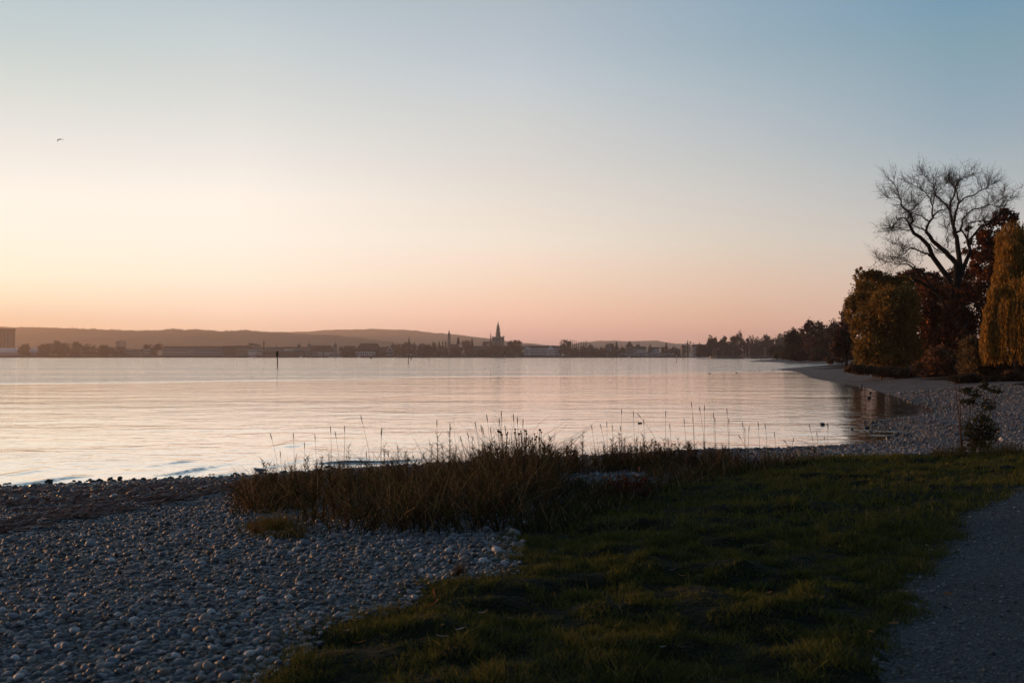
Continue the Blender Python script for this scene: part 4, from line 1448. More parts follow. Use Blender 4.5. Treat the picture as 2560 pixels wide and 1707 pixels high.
DB = [(0.055, 0.034, 0.024), (0.045, 0.030, 0.024), (0.065, 0.040, 0.026)]
DO = [(0.060, 0.050, 0.026), (0.05, 0.042, 0.025), (0.075, 0.055, 0.028)]
DR = [(0.075, 0.035, 0.024), (0.06, 0.03, 0.022), (0.085, 0.042, 0.026)]
DG = [(0.030, 0.034, 0.022), (0.026, 0.028, 0.02)]
DY = [(0.12, 0.085, 0.03), (0.10, 0.07, 0.03), (0.09, 0.07, 0.035)]
TS = 0
park_trees = [
    (47, 76, 858, 889, DB, 'bare brown lakeside tree in front of the boat hall roof'),
    (93, 126, 857, 889, DB, 'brown tree just past the right end of the boat hall'),
    (124, 172, 852, 889, DB, 'broad dark tree, tallest of the lakeside row right of the boat hall'),
    (168, 206, 853, 889, DB, 'dark rounded tree following the tallest one of the lakeside row'),
    (203, 244, 861, 889, DO, 'lower olive brown tree in the lakeside row, between the dark rounded tree and the silos'),
    (240, 284, 861, 889, DB, 'wide brown tree just left of the silo towers'),
    (278, 315, 866, 889, DO, 'low wide tree under the silo towers'),
    (357, 381, 860, 874, DO, 'round olive tree behind the pale flat waterfront house'),
    (383, 406, 858, 874, DR, 'round reddish tree at the left end of the long pale hall'),
    (376, 392, 869, 889, DO, 'green brown bush in front of the pale flat waterfront house'),
    (850, 888, 867, 890, DB, 'dark clump of trees left of the big hip roofed warehouse'),
    (936, 960, 876, 890, DB, 'low dark tree at the right corner of the big warehouse'),
    (985, 1000, 860, 889, DR, 'reddish thin tree right of the white gable house'),
    (992, 1034, 855.5, 890, DB, 'big dome shaped dark tree beneath the needle spire'),
    (1040, 1073, 858, 890, DB, 'dome shaped dark tree right of the stubby conical turret'),
    (1060, 1082, 861, 890, DB, 'lower dark tree filling the gap before the ochre tree'),
    (1074, 1095, 856.5, 890, DO, 'ochre leaved tree with a ragged top in the park'),
    (1093, 1122, 866, 890, DR, 'low reddish tree at the foot of the tall stone steeple'),
    (1126, 1160, 865, 890, DR, 'wide reddish park tree below the dark nave roof'),
    (1154, 1178, 847.5, 875, DR, 'tall round reddish tree between the conifer and the cypress'),
    (1158, 1192, 868, 890, DB, 'dark low park tree left of the small pale garden house'),
    (1186, 1222, 872, 890, DB, 'low dark tree before the cathedral choir'),
    (1214, 1262, 860, 890, DR, 'wide reddish tree hiding the foot of the cathedral tower'),
    (1255, 1282, 866, 890, DB, 'dark tree between the cathedral and the biggest park tree'),
    (1263, 1313, 847.5, 890, DR, 'biggest round park tree, standing just left of the white hotel'),
    (1399, 1434, 848, 890, DR, 'tall ragged tree at the right end of the white hotel'),
    (1424, 1448, 868, 890, DB, 'low tree in front of the leftmost poplars'),
    (1446, 1474, 867, 890, DB, 'low dark tree under the right poplars'),
    (1468, 1488, 861, 890, DB, 'dark pointed tree right after the poplar row'),
    (1484, 1500, 868, 890, DO, 'olive tree left of the yellow lakeside tree'),
    (1496, 1516, 866, 890, DY, 'yellow leaved lakeside tree beside the grey flat house'),
    (1526, 1552, 868, 889, DB, 'brown tree below the dark cypress'),
    (1548, 1566, 866, 889, DO, 'olive tree at the left foot of the gate tower'),
    (1513, 1538, 858, 872, DB, 'bare domed tree over the grey flat house'),
    (1618, 1630, 866, 886, DB, 'narrow brown tree between the white block and the white houses'),
    (1650, 1674, 865, 888, DB, 'brown tree right of the pale blue white house'),
    (1672, 1700, 866, 889, DB, 'rounded brown tree right of the grey pavilion'),
    (1690, 1708, 872, 890, DO, 'low bush left of the orange villa wall'),
    (1744, 1776, 872, 891, DG, 'dark green bush under the broad roofed villa'),
    (1470, 1545, 874, 891, DO, 'broad low olive thicket at the left end of the bridge'),
]
for (x0, x1, yt, yb, cl, lab) in park_trees:
    TS += 1
    r2 = np.random.default_rng(TS)
    d = 2072 + r2.uniform(0, 8) if yb > 880 else 2130
    if x0 > 1690:
        d = 1950
    base = P((x0 + x1) / 2, 890, d)
    base.z = 2.5 if d > 2000 else 1.5
    leaf_tree('park_tree', auto_lumps(x0, x1, yt, yb + 2, d, r2), base, int(2.4 * (x1 - x0) * (yb - yt) * (d / F) ** 2 / (0.55 * 1.0)), 1.0, cl, lab, 'tree', 'trees along the far shore', 0.45, TS, sub=12, tight=0.2)

# conifers and poplars of the far shore
def conifer(px, yt, yb, wpx, d, label, cat='tree', cols=DG, group='conifers of the far shore', name='conifer'):
    global TS
    TS += 1
    r2 = np.random.default_rng(TS)
    k = d / F
    base = P(px, 890, d)
    base.z = 2.5
    root = empty(name, tuple(base), label, cat, group)
    z0, z1 = zz(yb, d), zz(yt, d)
    n = 240
    t_ = r2.random(n) ** 0.8
    rad = wpx * k / 2 * (1 - t_) ** 0.8 * r2.uniform(0.5, 1.1, n)
    an = r2.uniform(0, 2 * math.pi, n)
    pts = np.stack([rad * np.cos(an), rad * np.sin(an), z0 + (z1 - z0) * t_ - base.z], 1)
    V, Fq, C = quads_at(pts, wpx * k * 0.16 + 0.5, pal(n, cols, r2), r2)
    mesh_np('crown', V, Fq, M_LEAF, root, C)
    g = G()
    g.tube([(0, 0, -0.5), (0, 0, z1 - base.z - 0.5)], [0.4, 0.06], 6)
    g.build('trunk', M_BARK, root)
    return root


conifer(1145.5, 843, 862, 9, 2105, 'dark conifer with a broad pointed top above the nave roof')
conifer(1180, 847.5, 872, 8, 2100, 'slim dark cypress left of the cathedral choir')
conifer(1168, 862, 889, 8, 2085, 'short dark conifer low among the park trees')
conifer(1541, 855.5, 872, 9, 2105, 'dark cone shaped cypress left of the gate tower')
conifer(1625.3, 861, 872, 5, 2105, 'little pointed conifer over the white houses')
for k_, (px_, t_, w_) in enumerate(((1427, 848.5, 3), (1432.2, 850, 3), (1437, 850.5, 4), (1441.5, 853, 5), (1446.5, 854, 4), (1452.5, 853.5, 6), (1458.5, 852.5, 5), (1463.2, 851.5, 3.5), (1467.4, 851, 3))):
    lab = ('first thin poplar of the row, brushing the ragged hotel tree', 'second poplar of the row right of the ragged hotel tree', 'third poplar of the row, its foot hidden by a low tree', 'fourth poplar of the row, broader and twiggy', 'fifth poplar in the middle of the row', 'sixth poplar of the row, the broadest one', 'seventh poplar of the row, third from its right end', 'eighth poplar of the row, last but one', 'last poplar of the row, slim and dark')[k_]
    TS += 1
    r2 = np.random.default_rng(TS)
    d = 2090
    base = P(px_, 890, d)
    base.z = 2.5
    root = empty('poplar', tuple(base), lab, 'poplar', 'row of poplars')
    n = 170
    t2 = r2.random(n)
    rad = w_ * d / F / 2 * np.sin(np.clip(t2 * 0.95 + 0.12, 0, 1) * math.pi) * r2.uniform(0.2, 1.0, n)
    an = r2.uniform(0, 6.28, n)
    zt_ = zz(t_, d) - base.z
    pts = np.stack([rad * np.cos(an), rad * np.sin(an), 4 + (zt_ - 4) * t2], 1)
    V, Fq, C = quads_at(pts, 0.75, pal(n, DB, r2), r2, asp=1.8, up=(0, 0, 1))
    mesh_np('crown', V, Fq, M_LEAFD, root, C)
    g = G()
    g.tube([(0, 0, -0.5), (0, 0, zt_)], [0.4, 0.06], 5)
    g.build('trunk', M_BARK, root)
for px_, yt_, w_, lab in ((1098, 854, 7, 'feathery reddish poplar, first of three left of the stone steeple'), (1107, 853, 6, 'feathery reddish poplar in the middle of three by the stone steeple'), (1114, 853, 6, 'feathery reddish poplar right beside the stone steeple'), (1666, 857.5, 7, 'bare upright poplar over the brown trees behind the bridge end')):
    conifer(px_, yt_, 874, w_, 2102, lab, cols=DR, group='upright trees by the steeple', name='poplar')
cd_ = leaf_tree('cedar', [lump(1722, 862, 10, 8, 1940), lump(1728, 855, 6, 2.6, 1940), lump(1716, 866, 8, 8, 1940), lump(1724, 874, 11, 12, 1940), lump(1732, 858, 4, 2, 1940), lump(1714, 880, 9, 8, 1940)], (xx_(1722, 1940), 1940, 1.5), 700, 0.8, DG,
                'very dark flat topped cedar between the two villas', 'tree', None, 0.5, 900, sub=10, tight=0.24)

# trees behind the harbour mole
mole_trees = [
    (1766, 1794, 837, 892, DB, 'first tall tree of the mole row, with a ragged round top'),
    (1796, 1822, 841, 892, DB, 'second tree of the mole row, a smooth rounded crown'),
    (1820, 1868, 833.5, 892, DB, 'tallest and widest tree of the mole row'),
    (1866, 1886, 835.5, 892, DB, 'thin airy tree right of the tallest mole tree'),
    (1882, 1902, 841, 892, DB, 'small airy crown between the thin tree and the rounded wood'),
    (1900, 1938, 838, 892, DB, 'rounded dark crown near the shore end of the mole'),
    (1930, 1968, 836, 892, DO, 'olive dark crown touching the beach trees'),
    (1762, 1850, 852, 893, DB, 'low brown hedge of trees behind the first mole pier'),
    (1845, 1940, 854, 893, DR, 'low reddish thicket behind the second mole pier'),
    (1740, 1780, 862, 892, DB, 'dark tree filling the gap between the villa and the mole row'),
]
for (x0, x1, yt, yb, cl, lab) in mole_trees:
    TS += 1
    r2 = np.random.default_rng(TS)
    d = 1380 + r2.uniform(0, 20)
    base = P((x0 + x1) / 2, 890, d)
    base.z = 1.3
    airy = x0 in (1866, 1882)
    leaf_tree('harbour_tree', auto_lumps(x0, x1, yt, yb + 1, d, r2), base, int((1.3 if airy else 3.4) * (x1 - x0) * (yb - yt) * (d / F) ** 2 / (0.55 * 0.55)), 0.74, cl, lab, 'tree', 'trees behind the harbour mole', 0.5, TS, sub=16, tight=0.18)

# ------------------------------------------------------------------ trees on the right shore
def ground_at(px, d):
    x = P(px, 890, d).x
    return Vector((x, d, hgt(x, d)))


# brown trees behind the far shingle beach
for i, (x0, x1, yt, yb, d, cl, lab) in enumerate((
        (1958, 2012, 826, 905, 520, DB, 'dark brown beach tree with a lower left shoulder, nearest the mole'),
        (2000, 2075, 798, 905, 505, DR, 'tall rusty brown beach tree with an airy lacy top'),
        (2060, 2130, 800, 905, 490, DB, 'dark brown beach tree pressed against the big olive tree'),
        (2020, 2090, 845, 907, 470, DR, 'low rusty tree in front of the lacy topped beach tree'),
        (2085, 2140, 850, 910, 440, DB, 'low dark thicket tree beside the walkers'))):
    TS += 1
    r2 = np.random.default_rng(TS)
    base = ground_at((x0 + x1) / 2, d)
    leaf_tree('beach_tree', auto_lumps(x0, x1, yt, yb, d, r2, 9), base, 8000, 0.52, cl, lab, 'tree', 'brown trees on the far beach', 0.35, TS, sub=26, tight=0.17, m=M_LEAFD)
leaf_tree('round_shrub', [lump(1967, 882, 14, 16, 545), lump(1975, 876, 12, 12, 545), lump(1962, 893, 14, 10, 545), lump(1975, 895, 14, 10, 545)], ground_at(1968, 545), 2200, 0.42, [(0.10, 0.065, 0.035), (0.085, 0.055, 0.03)],
          'rounded tan shrub at the root of the far shingle spit', 'shrub', None, 0.12, 71, sub=14, tight=0.25)
leaf_tree('round_shrub', [lump(1943, 887, 9, 10, 570), lump(1940, 893, 8, 6, 570)], ground_at(1943, 570), 900, 0.42, [(0.09, 0.06, 0.032)], 'smaller tan shrub left of the rounded one on the spit', 'shrub', None, 0.1, 72, sub=12, tight=0.25)
for px_, py_, lab in ((2070, 902, 'pale grass clump under the brown beach trees'), (2095, 898, 'reddish low bush just above the walkers'), (2112, 893, 'taller reddish bush behind the walkers')):
    TS += 1
    leaf_tree('low_bush', [lump(px_, py_, 13, 9, 250), lump(px_ + 7, py_ + 3, 10, 6, 250)], ground_at(px_, 250), 900, 0.2, [(0.10, 0.05, 0.032), (0.085, 0.045, 0.03)], lab, 'bush', 'low bushes by the walkers', 0.06, TS, sub=14, tight=0.25)

leaf_tree('dark_thicket', [lump(px_, 890, 17, 19, 455, r2.normal() * 3) for px_ in range(1985, 2110, 12)], ground_at(2050, 455), 11000, 0.45, DB, 'dark thicket closing the gaps below the brown beach trees', 'thicket', None, 0.1, 61, sub=22, tight=0.2, m=M_LEAFD)
leaf_tree('dark_thicket', [lump(px_, 878, 14, 18, 700, r2.normal() * 3) for px_ in range(1935, 2010, 12)], ground_at(1970, 700), 5000, 0.6, DO, 'dim olive thicket behind the rounded tan shrub', 'thicket', None, 0.1, 62, sub=18, tight=0.2, m=M_LEAFD)
leaf_tree('brown_tree', [lump(2105, 835, 24, 30, 190), lump(2120, 800, 20, 30, 190), lump(2125, 860, 26, 34, 190), lump(2095, 870, 22, 26, 190), lump(2140, 760, 16, 24, 190)], ground_at(2115, 190), 7000, 0.24, DR, 'dusky brown tree behind the left side of the olive tree', 'tree', None, 0.3, 63, sub=20, tight=0.2, m=M_LEAFD)
# the big olive willow
OC = [(0.26, 0.14, 0.028), (0.21, 0.13, 0.03), (0.30, 0.15, 0.028), (0.16, 0.11, 0.03)]
d = 118
ol = [lump(2190, 745, 55, 45, d), lump(2145, 735, 26, 38, d, -2), lump(2112, 775, 18, 40, d, -2), lump(2150, 805, 42, 48, d, -3), lump(2240, 745, 45, 48, d, 1), lump(2205, 815, 55, 52, d, -3), lump(2265, 800, 42, 55, d, 1),
      lump(2160, 865, 42, 42, d, -4), lump(2235, 870, 45, 42, d, -3), lump(2195, 895, 55, 30, d, -4), lump(2150, 690, 14, 22, d), lump(2280, 870, 30, 40, d), lump(2120, 825, 16, 30, d, -3), lump(2205, 700, 30, 20, d), lump(2255, 710, 30, 24, d), lump(2180, 690, 22, 18, d), lump(2130, 880, 26, 34, d, -4), lump(2175, 770, 40, 50, d, -5), lump(2225, 780, 40, 60, d, -5)]
leaf_tree('olive_tree', ol, ground_at(2200, d), 56000, 0.125, OC, 'large olive gold bushy tree, leafy down to the shingle', 'tree', None, 0.4, 201, sub=80, tight=0.17, asp=1.4, shell=0.85, jit=0.25)

# dark rusty oaks around and behind the bare tree
RC = [(0.15, 0.046, 0.018), (0.11, 0.036, 0.018), (0.20, 0.064, 0.02), (0.08, 0.032, 0.018)]
d = 136
oak = [lump(2385, 800, 30, 60, 116), lump(2360, 850, 36, 60, 116), lump(2400, 860, 34, 50, 115), lump(2372, 740, 24, 26, 117), lump(2410, 730, 24, 30, 117), lump(2350, 720, 48, 40, d, 4), lump(2310, 690, 36, 24, d, 5), lump(2290, 720, 30, 40, d, 6), lump(2400, 740, 50, 50, d, 3), lump(2370, 800, 55, 50, d), lump(2330, 790, 30, 45, d, -2), lump(2420, 820, 40, 60, d, 2), lump(2340, 860, 40, 40, d, -3),
       lump(2390, 880, 50, 40, d, 0), lump(2430, 700, 30, 50, d, 4), lump(2320, 890, 30, 30, d, -3), lump(2250, 680, 22, 14, d, 6), lump(2270, 695, 26, 16, d, 6), lump(2290, 760, 30, 40, d, 2), lump(2280, 830, 30, 50, d, 2), lump(2300, 870, 34, 44, d, 0), lump(2440, 760, 36, 60, d, 2), lump(2450, 850, 40, 60, d, 2), lump(2455, 700, 34, 40, d, 3), lump(2330, 680, 40, 18, d, 5), lump(2380, 690, 30, 20, d, 4), lump(2215, 690, 22, 14, d, 7), lump(2312, 760, 30, 46, d, -4), lump(2305, 830, 32, 50, d, -4), lump(2335, 740, 30, 30, d, -4), lump(2318, 715, 26, 24, d, 0), lump(2440, 900, 40, 30, d, 0)]
leaf_tree('rusty_oak', oak, ground_at(2375, d), 46000, 0.18, RC, 'dark rusty brown oak filling the gap behind the bare tree', 'tree', None, 0.45, 202, sub=34, tight=0.16, m=M_LEAFD, shell=0.9)
d = 130
oak2 = [lump(2470, 590, 34, 34, d), lump(2500, 545, 30, 22, d), lump(2525, 555, 22, 26, d), lump(2440, 620, 26, 24, d, 1), lump(2490, 620, 36, 34, d), lump(2510, 660, 40, 40, d), lump(2455, 660, 36, 36, d), lump(2540, 600, 24, 40, d), lump(2480, 720, 50, 50, d), lump(2500, 800, 50, 60, d), lump(2430, 575, 14, 10, d)]
leaf_tree('rusty_oak', oak2, ground_at(2490, d), 20000, 0.18, RC, 'rusty oak with open lacy branches rising between bare tree and willow', 'tree', None, 0.4, 203, sub=26, tight=0.15, m=M_LEAFD, shell=0.9)

gap = [lump(2314, 752, 26, 40, 132), lump(2318, 800, 28, 44, 132), lump(2308, 850, 30, 44, 132), lump(2332, 830, 26, 40, 132), lump(2335, 770, 22, 34, 132), lump(2322, 890, 34, 30, 132), lump(2325, 715, 22, 22, 132)]
leaf_tree('rusty_oak', gap, ground_at(2320, 132), 13000, 0.17, RC, 'slim rusty tree squeezed between the olive tree and the bare trunk', 'tree', None, 0.2, 205, sub=34, tight=0.22, m=M_LEAFD, shell=0.9)

# the bare tree, its limbs laid out after the photograph
BT_D = 122.0
bt_base = ground_at(2388, BT_D)
bt = empty('bare_tree', tuple(bt_base), 'tall leafless tree with wide spreading limbs and fine twigs', 'tree')
Z4 = lambda zx, zy: (2200 + zx / 5.228, 400 + zy / 5.228)
limbdef = [
    # (points in the photo, start radius m, end radius m, depth drift m)
    ([(2388, 940), (2390, 850), (2388, 770), (2393, 720), (2400, 687)], 0.62, 0.42, 0),
    ([(2400, 687)] + [Z4(*p) for p in ((1020, 1150), (980, 940), (960, 870))], 0.36, 0.22, 0.5),
    ([Z4(*p) for p in ((960, 870), (930, 760), (905, 650), (930, 540), (980, 430), (985, 350), (930, 300), (905, 270))], 0.19, 0.05, 2.0),
    ([Z4(*p) for p in ((985, 350), (1050, 270), (1110, 215), (1200, 190))], 0.08, 0.03, 2.2),
    ([Z4(*p) for p in ((905, 650), (830, 560), (770, 490), (720, 450), (705, 340), (640, 260), (560, 200))], 0.14, 0.03, -1.5),
    ([Z4(*p) for p in ((720, 450), (800, 380), (870, 310))], 0.05, 0.02, -1.0),
    ([Z4(*p) for p in ((720, 450), (600, 440), (500, 470), (440, 520))], 0.05, 0.02, -2.0),
    ([Z4(*p) for p in ((960, 870), (980, 720), (1020, 590), (1025, 530), (1000, 400), (985, 350))], 0.17, 0.07, -1.2),
    ([Z4(*p) for p in ((1022, 580), (1110, 500), (1230, 455), (1285, 415), (1330, 390), (1400, 360), (1450, 320))], 0.11, 0.03, -2.5),
    ([Z4(*p) for p in ((1000, 950), (1060, 905), (1080, 790), (1150, 690), (1250, 637), (1330, 622), (1430, 590), (1490, 570))], 0.15, 0.03, 3.0),
    ([(2396, 700)] + [Z4(*p) for p in ((1190, 1170), (1140, 1050), (1090, 940), (1060, 910))], 0.30, 0.06, 2.0),
    ([Z4(*p) for p in ((1140, 1030), (1150, 900), (1160, 825), (1230, 800), (1330, 790))], 0.11, 0.03, 2.6),
    ([Z4(*p) for p in ((1185, 1110), (1180, 1050), (1240, 950), (1340, 865), (1420, 840), (1500, 780), (1560, 720), (1640, 600), (1700, 500))], 0.17, 0.03, 4.0),
    ([Z4(*p) for p in ((1480, 790), (1560, 640), (1590, 560), (1620, 430))], 0.05, 0.02, 4.5),
    ([(2391, 740)] + [Z4(*p) for p in ((1000, 1330), (850, 1190), (690, 1060), (600, 935))], 0.40, 0.22, -1.5),
    ([Z4(*p) for p in ((600, 935), (640, 830), (690, 740), (740, 690), (830, 645), (890, 635))], 0.17, 0.04, -2.0),
    ([Z4(*p) for p in ((685, 745), (688, 600), (620, 450), (540, 375), (420, 320))], 0.11, 0.03, -3.0),
    ([Z4(*p) for p in ((688, 600), (715, 480), (740, 400))], 0.05, 0.02, -2.5),
    ([Z4(*p) for p in ((655, 805), (540, 745), (460, 690), (400, 690))], 0.10, 0.03, -3.0),
    ([Z4(*p) for p in ((600, 935), (520, 885), (440, 870), (420, 840))], 0.10, 0.05, -2.5),
    ([(2386, 790), (2376, 700)] + [Z4(*p) for p in ((690, 1270), (640, 1120), (520, 1010), (420, 920), (385, 845))], 0.38, 0.18, -3.0),
    ([Z4(*p) for p in ((400, 880), (420, 790), (405, 700), (375, 670), (300, 620), (265, 520), (230, 400), (180, 300))], 0.14, 0.03, -4.0),
    ([Z4(*p) for p in ((265, 520), (200, 480), (110, 500))], 0.05, 0.02, -4.5),
    ([Z4(*p) for p in ((375, 670), (430, 640), (470, 600), (450, 560), (380, 560))], 0.07, 0.02, -4.5),
    ([Z4(*p) for p in ((385, 845), (340, 760), (270, 760), (200, 810), (160, 885), (130, 870))], 0.10, 0.02, -4.0),
    ([Z4(*p) for p in ((410, 910), (320, 910), (260, 895), (180, 930))], 0.07, 0.02, -4.0),
    ([Z4(*p) for p in ((690, 1260), (620, 1225), (520, 1190), (440, 1155), (370, 1165), (320, 1230), (230, 1280))], 0.14, 0.03, -5.0),
    ([Z4(*p) for p in ((380, 1170), (330, 1120), (200, 1100))], 0.05, 0.02, -5.5),
    ([Z4(*p) for p in ((650, 1090), (720, 1170), (830, 1220))], 0.06, 0.05, -2.0),
    ([(2384, 850), (2354, 737), (2311, 709), (2279, 695), (2249, 692), (2215, 697)], 0.34, 0.04, -5.0),
    ([(2330, 722), (2303, 680), (2285, 668), (2262, 660), (2240, 662), (2215, 655)], 0.16, 0.03, -5.5),
    ([(2290, 668), (2262, 645), (2235, 640), (2200, 650)], 0.06, 0.02, -6.0),
    ([Z4(*p) for p in ((880, 1150), (885, 1080), (960, 1020)) ], 0.06, 0.02, 1.0),
    ([Z4(*p) for p in ((885, 1080), (890, 980), (870, 900))], 0.05, 0.02, 1.0),
]
gl_ = G()
TV, TF = [], []
r2 = np.random.default_rng(55)


def twig(p, dvec, L, r, lev):
    """a crooked branchlet with its own smaller ones"""
    n = 4 if lev < 2 else (3 if lev < 3 else 2)
    pts = [p]
    dv = dvec.normalized()
    q = p
    for i in range(n):
        dv = (dv + Vector(r2.normal(size=3)) * 0.22 + Vector((0, 0, 0.10))).normalized()
        q = q + dv * (L / n)
        pts.append(q)
    rad = [r * (1 - 0.75 * i / n) for i in range(n + 1)]
    for i in range(n):
        t_ = (pts[i + 1] - pts[i]).normalized()
        a = t_.cross(Vector((0.2, 0.9, 0.3))).normalized()
        b3 = t_.cross(a)
        o = len(TV)
        for (pp, rr) in ((pts[i], rad[i]), (pts[i + 1], rad[i + 1])):
            for k in range(3):
                an = 2.094 * k
                TV.append(pp + a * (rr * math.cos(an)) + b3 * (rr * math.sin(an)))
        for k in range(3):
            k2 = (k + 1) % 3
            TF.append((o + k, o + k2, o + 3 + k2, o + 3 + k))
    if lev < 3:
        for i in range(1, n + 1):
            for _ in range(2 if lev < 2 else 1):
                if lev == 2 and r2.random() < 0.12:
                    continue
                side = Vector(r2.normal(size=3))
                nd = (dv * 0.75 + side * 0.55).normalized()
                twig(pts[i], nd, L * r2.uniform(0.45, 0.7), max(r * 0.5, 0.0085), lev + 1)


for li, (pp, ra, rb, dr) in enumerate(limbdef):
    n = len(pp)
    pts = []
    off0 = 0 if li < 2 else None
    for i, (px_, py_) in enumerate(pp):
        t_ = i / (n - 1)
        q = P(px_, py_, BT_D + dr * (t_ if li in (0, 1, 10, 14, 20, 29) else 0.55 + 0.45 * t_))
        pts.append(q - bt_base)
    # smooth the polyline
    sm = [pts[0]]
    for i in range(1, n):
        sm += [pts[i - 1].lerp(pts[i], 0.33), pts[i - 1].lerp(pts[i], 0.66), pts[i]] if i < n - 1 else [pts[i - 1].lerp(pts[i], 0.5), pts[i]]
    for i in range(1, len(sm) - 1):
        sm[i] = sm[i] * 0.6 + (sm[i - 1] + sm[i + 1]) * 0.2 + Vector(r2.normal(size=3)) * 0.05
    m = len(sm)
    rad = [ra + (rb - ra) * i / (m - 1) for i in range(m)]
    rad = [q_ * 0.95 for q_ in rad]
    gl_.tube(sm, rad, 7)
    if li == 0:
        continue
    thick = ra > 0.25
    for i in range(2 if not thick else m // 2, m):
        dv = (sm[i] - sm[i - 1]).normalized()
        k = 1 if thick else (3 if i > m * 0.6 else 2)
        for _ in range(k):
            if r2.random() < (0.6 if thick else 0.22):
                continue
            side = Vector(r2.normal(size=3))
            side.y *= 0.9
            nd = (dv * 0.55 + side.normalized() * 0.75 + Vector((0, 0, 0.15))).normalized()
            twig(sm[i], nd, r2.uniform(0.9, 2.0) * (0.7 if i < m * 0.6 else 1.0), 0.028, 1)
    dv = (sm[-1] - sm[-2]).normalized()
    for _ in range(3):
        twig(sm[-1], (dv + Vector(r2.normal(size=3)) * 0.4).normalized(), r2.uniform(0.9, 1.7), 0.034, 1)
# loose twig spray at the left edge of the crown
gl_.build('trunk', M_BARK, bt, smooth=True)
tw_ = mesh_np('twigs', np.array([tuple(v) for v in TV]), np.array(TF), M_TWIG, bt)
tag(tw_, kind='stuff')

# weeping willow at the right edge
WC = [(0.34, 0.165, 0.026), (0.27, 0.145, 0.028), (0.21, 0.12, 0.03), (0.38, 0.18, 0.026)]
d = 90.0
wb = ground_at(2545, d)
wl = empty('weeping_willow', tuple(wb), 'golden weeping willow with long hanging strands at the picture edge', 'tree')
r2 = np.random.default_rng(77)
domes = [lump(2560, 590, 42, 50, d, 2), lump(2550, 660, 46, 40, d, 1), lump(2500, 700, 32, 30, d, -1), lump(2470, 735, 26, 26, d, -2), lump(2530, 720, 50, 40, d, -3), lump(2600, 680, 70, 60, d, 2), lump(2640, 740, 60, 60, d, 3), lump(2452, 780, 18, 24, d, -2), lump(2445, 815, 16, 20, d, -2), lump(2480, 770, 24, 30, d, -3), lump(2510, 760, 34, 34, d, -3.5), lump(2530, 620, 22, 30, d, 0), lump(2540, 790, 60, 40, d, -3.5),
         lump(2500, 675, 16, 14, d, -1), lump(2585, 800, 60, 50, d, -2)]
lp, lc = [], []
floor_ = wb.z + 0.6
for L in domes:
    nS = int(190 * (L[3] * L[5]) ** 0.5)
    for _ in range(nS):
        v = r2.normal(size=3)
        v /= np.linalg.norm(v)
        v[2] = abs(v[2]) * r2.uniform(0.3, 1)
        p = np.array(L[:3]) + v * np.array(L[3:6]) * r2.uniform(0.75, 1.05)
        ln_ = r2.uniform(1.2, 4.5) + 4.5 * r2.random() ** 3
        shade = r2.uniform(0.55, 1.3)
        k = int(ln_ / 0.20)
        sway = r2.normal(size=2) * 0.04
        for j in range(k):
            z = p[2] - j * 0.20
            if z < floor_ + r2.uniform(0, 1.6):
                break
            lp.append((p[0] + sway[0] * j * 0.2 + r2.normal() * 0.05, p[1] + sway[1] * j * 0.2 + r2.normal() * 0.05, z))
            lc.append(shade)
lp = np.array(lp)
cols_ = pal(len(lp), WC, r2, 0.18) * np.array(lc)[:, None]
V, Fq, C = quads_at(lp - np.array(wb), 0.155, cols_, r2, asp=1.2, up=(0, 0, 1))
V = V.reshape(-1, 4, 3)
cen_ = V.mean(1, keepdims=True)
V[:, [1, 3]] = cen_ + (V[:, [1, 3]] - cen_) * 0.55
mesh_np('strands', V.reshape(-1, 3), Fq, M_LEAF, wl, C)
g = G()
g.tube([(0, 0, -0.3), (0.2, 0, 3), (0.5, 0, 6)], [0.5, 0.42, 0.34], 9)
limbs(g, (0.5, 0, 6), [tuple(np.array(L[:3]) - np.array(wb) + np.array((0, 0, L[5] * 0.6))) for L in domes], 0.24, r2)
g.build('trunk', M_BARK, wl)

# bushes along the back of the shingle
SHR = [
    ('grass_bank', [(2140, 922, 24, 10), (2165, 925, 28, 12), (2200, 928, 30, 13), (2240, 932, 30, 12), (2270, 936, 22, 10)], 110, 5200, 0.13, [(0.15, 0.08, 0.04), (0.11, 0.065, 0.034), (0.07, 0.05, 0.026)], 'long low strip of brown grass and brush under the olive tree', 'brush'),
    ('brown_bush', [(2330, 905, 34, 32), (2360, 900, 34, 30), (2310, 925, 26, 20), (2375, 920, 36, 22), (2340, 930, 40, 14)], 106, 6500, 0.13, [(0.18, 0.08, 0.036), (0.14, 0.065, 0.032), (0.08, 0.045, 0.026)], 'reddish brown bush with stiff upright stems, right of the olive tree', 'bush'),
    ('twiggy_shrub', [(2450, 880, 52, 42), (2420, 910, 36, 32), (2490, 900, 50, 38), (2450, 930, 56, 26), (2500, 930, 40, 20)], 94, 8000, 0.12, [(0.13, 0.09, 0.032), (0.10, 0.07, 0.03), (0.12, 0.065, 0.03)], 'broad olive twiggy shrub in front of the willow', 'shrub'),
    ('brown_bush', [(2540, 945, 26, 14), (2575, 945, 30, 18), (2500, 952, 18, 9)], 84, 2600, 0.13, [(0.085, 0.045, 0.024), (0.07, 0.04, 0.024)], 'low brown bush in the shade below the willow', 'bush'),
    ('dark_bush', [(2130, 918, 13, 7), (2146, 912, 15, 10), (2150, 902, 14, 12)], 160, 1800, 0.16, [(0.05, 0.045, 0.025), (0.045, 0.035, 0.022)], 'small dark green bush right next to the walkers', 'bush'),
    ('pale_brush', [(2420, 945, 30, 10), (2390, 950, 18, 7), (2450, 952, 22, 8)], 86, 2200, 0.11, [(0.06, 0.045, 0.024), (0.05, 0.035, 0.02)], 'thin brown brush spilling onto the shingle before the shrub', 'brush'),
]
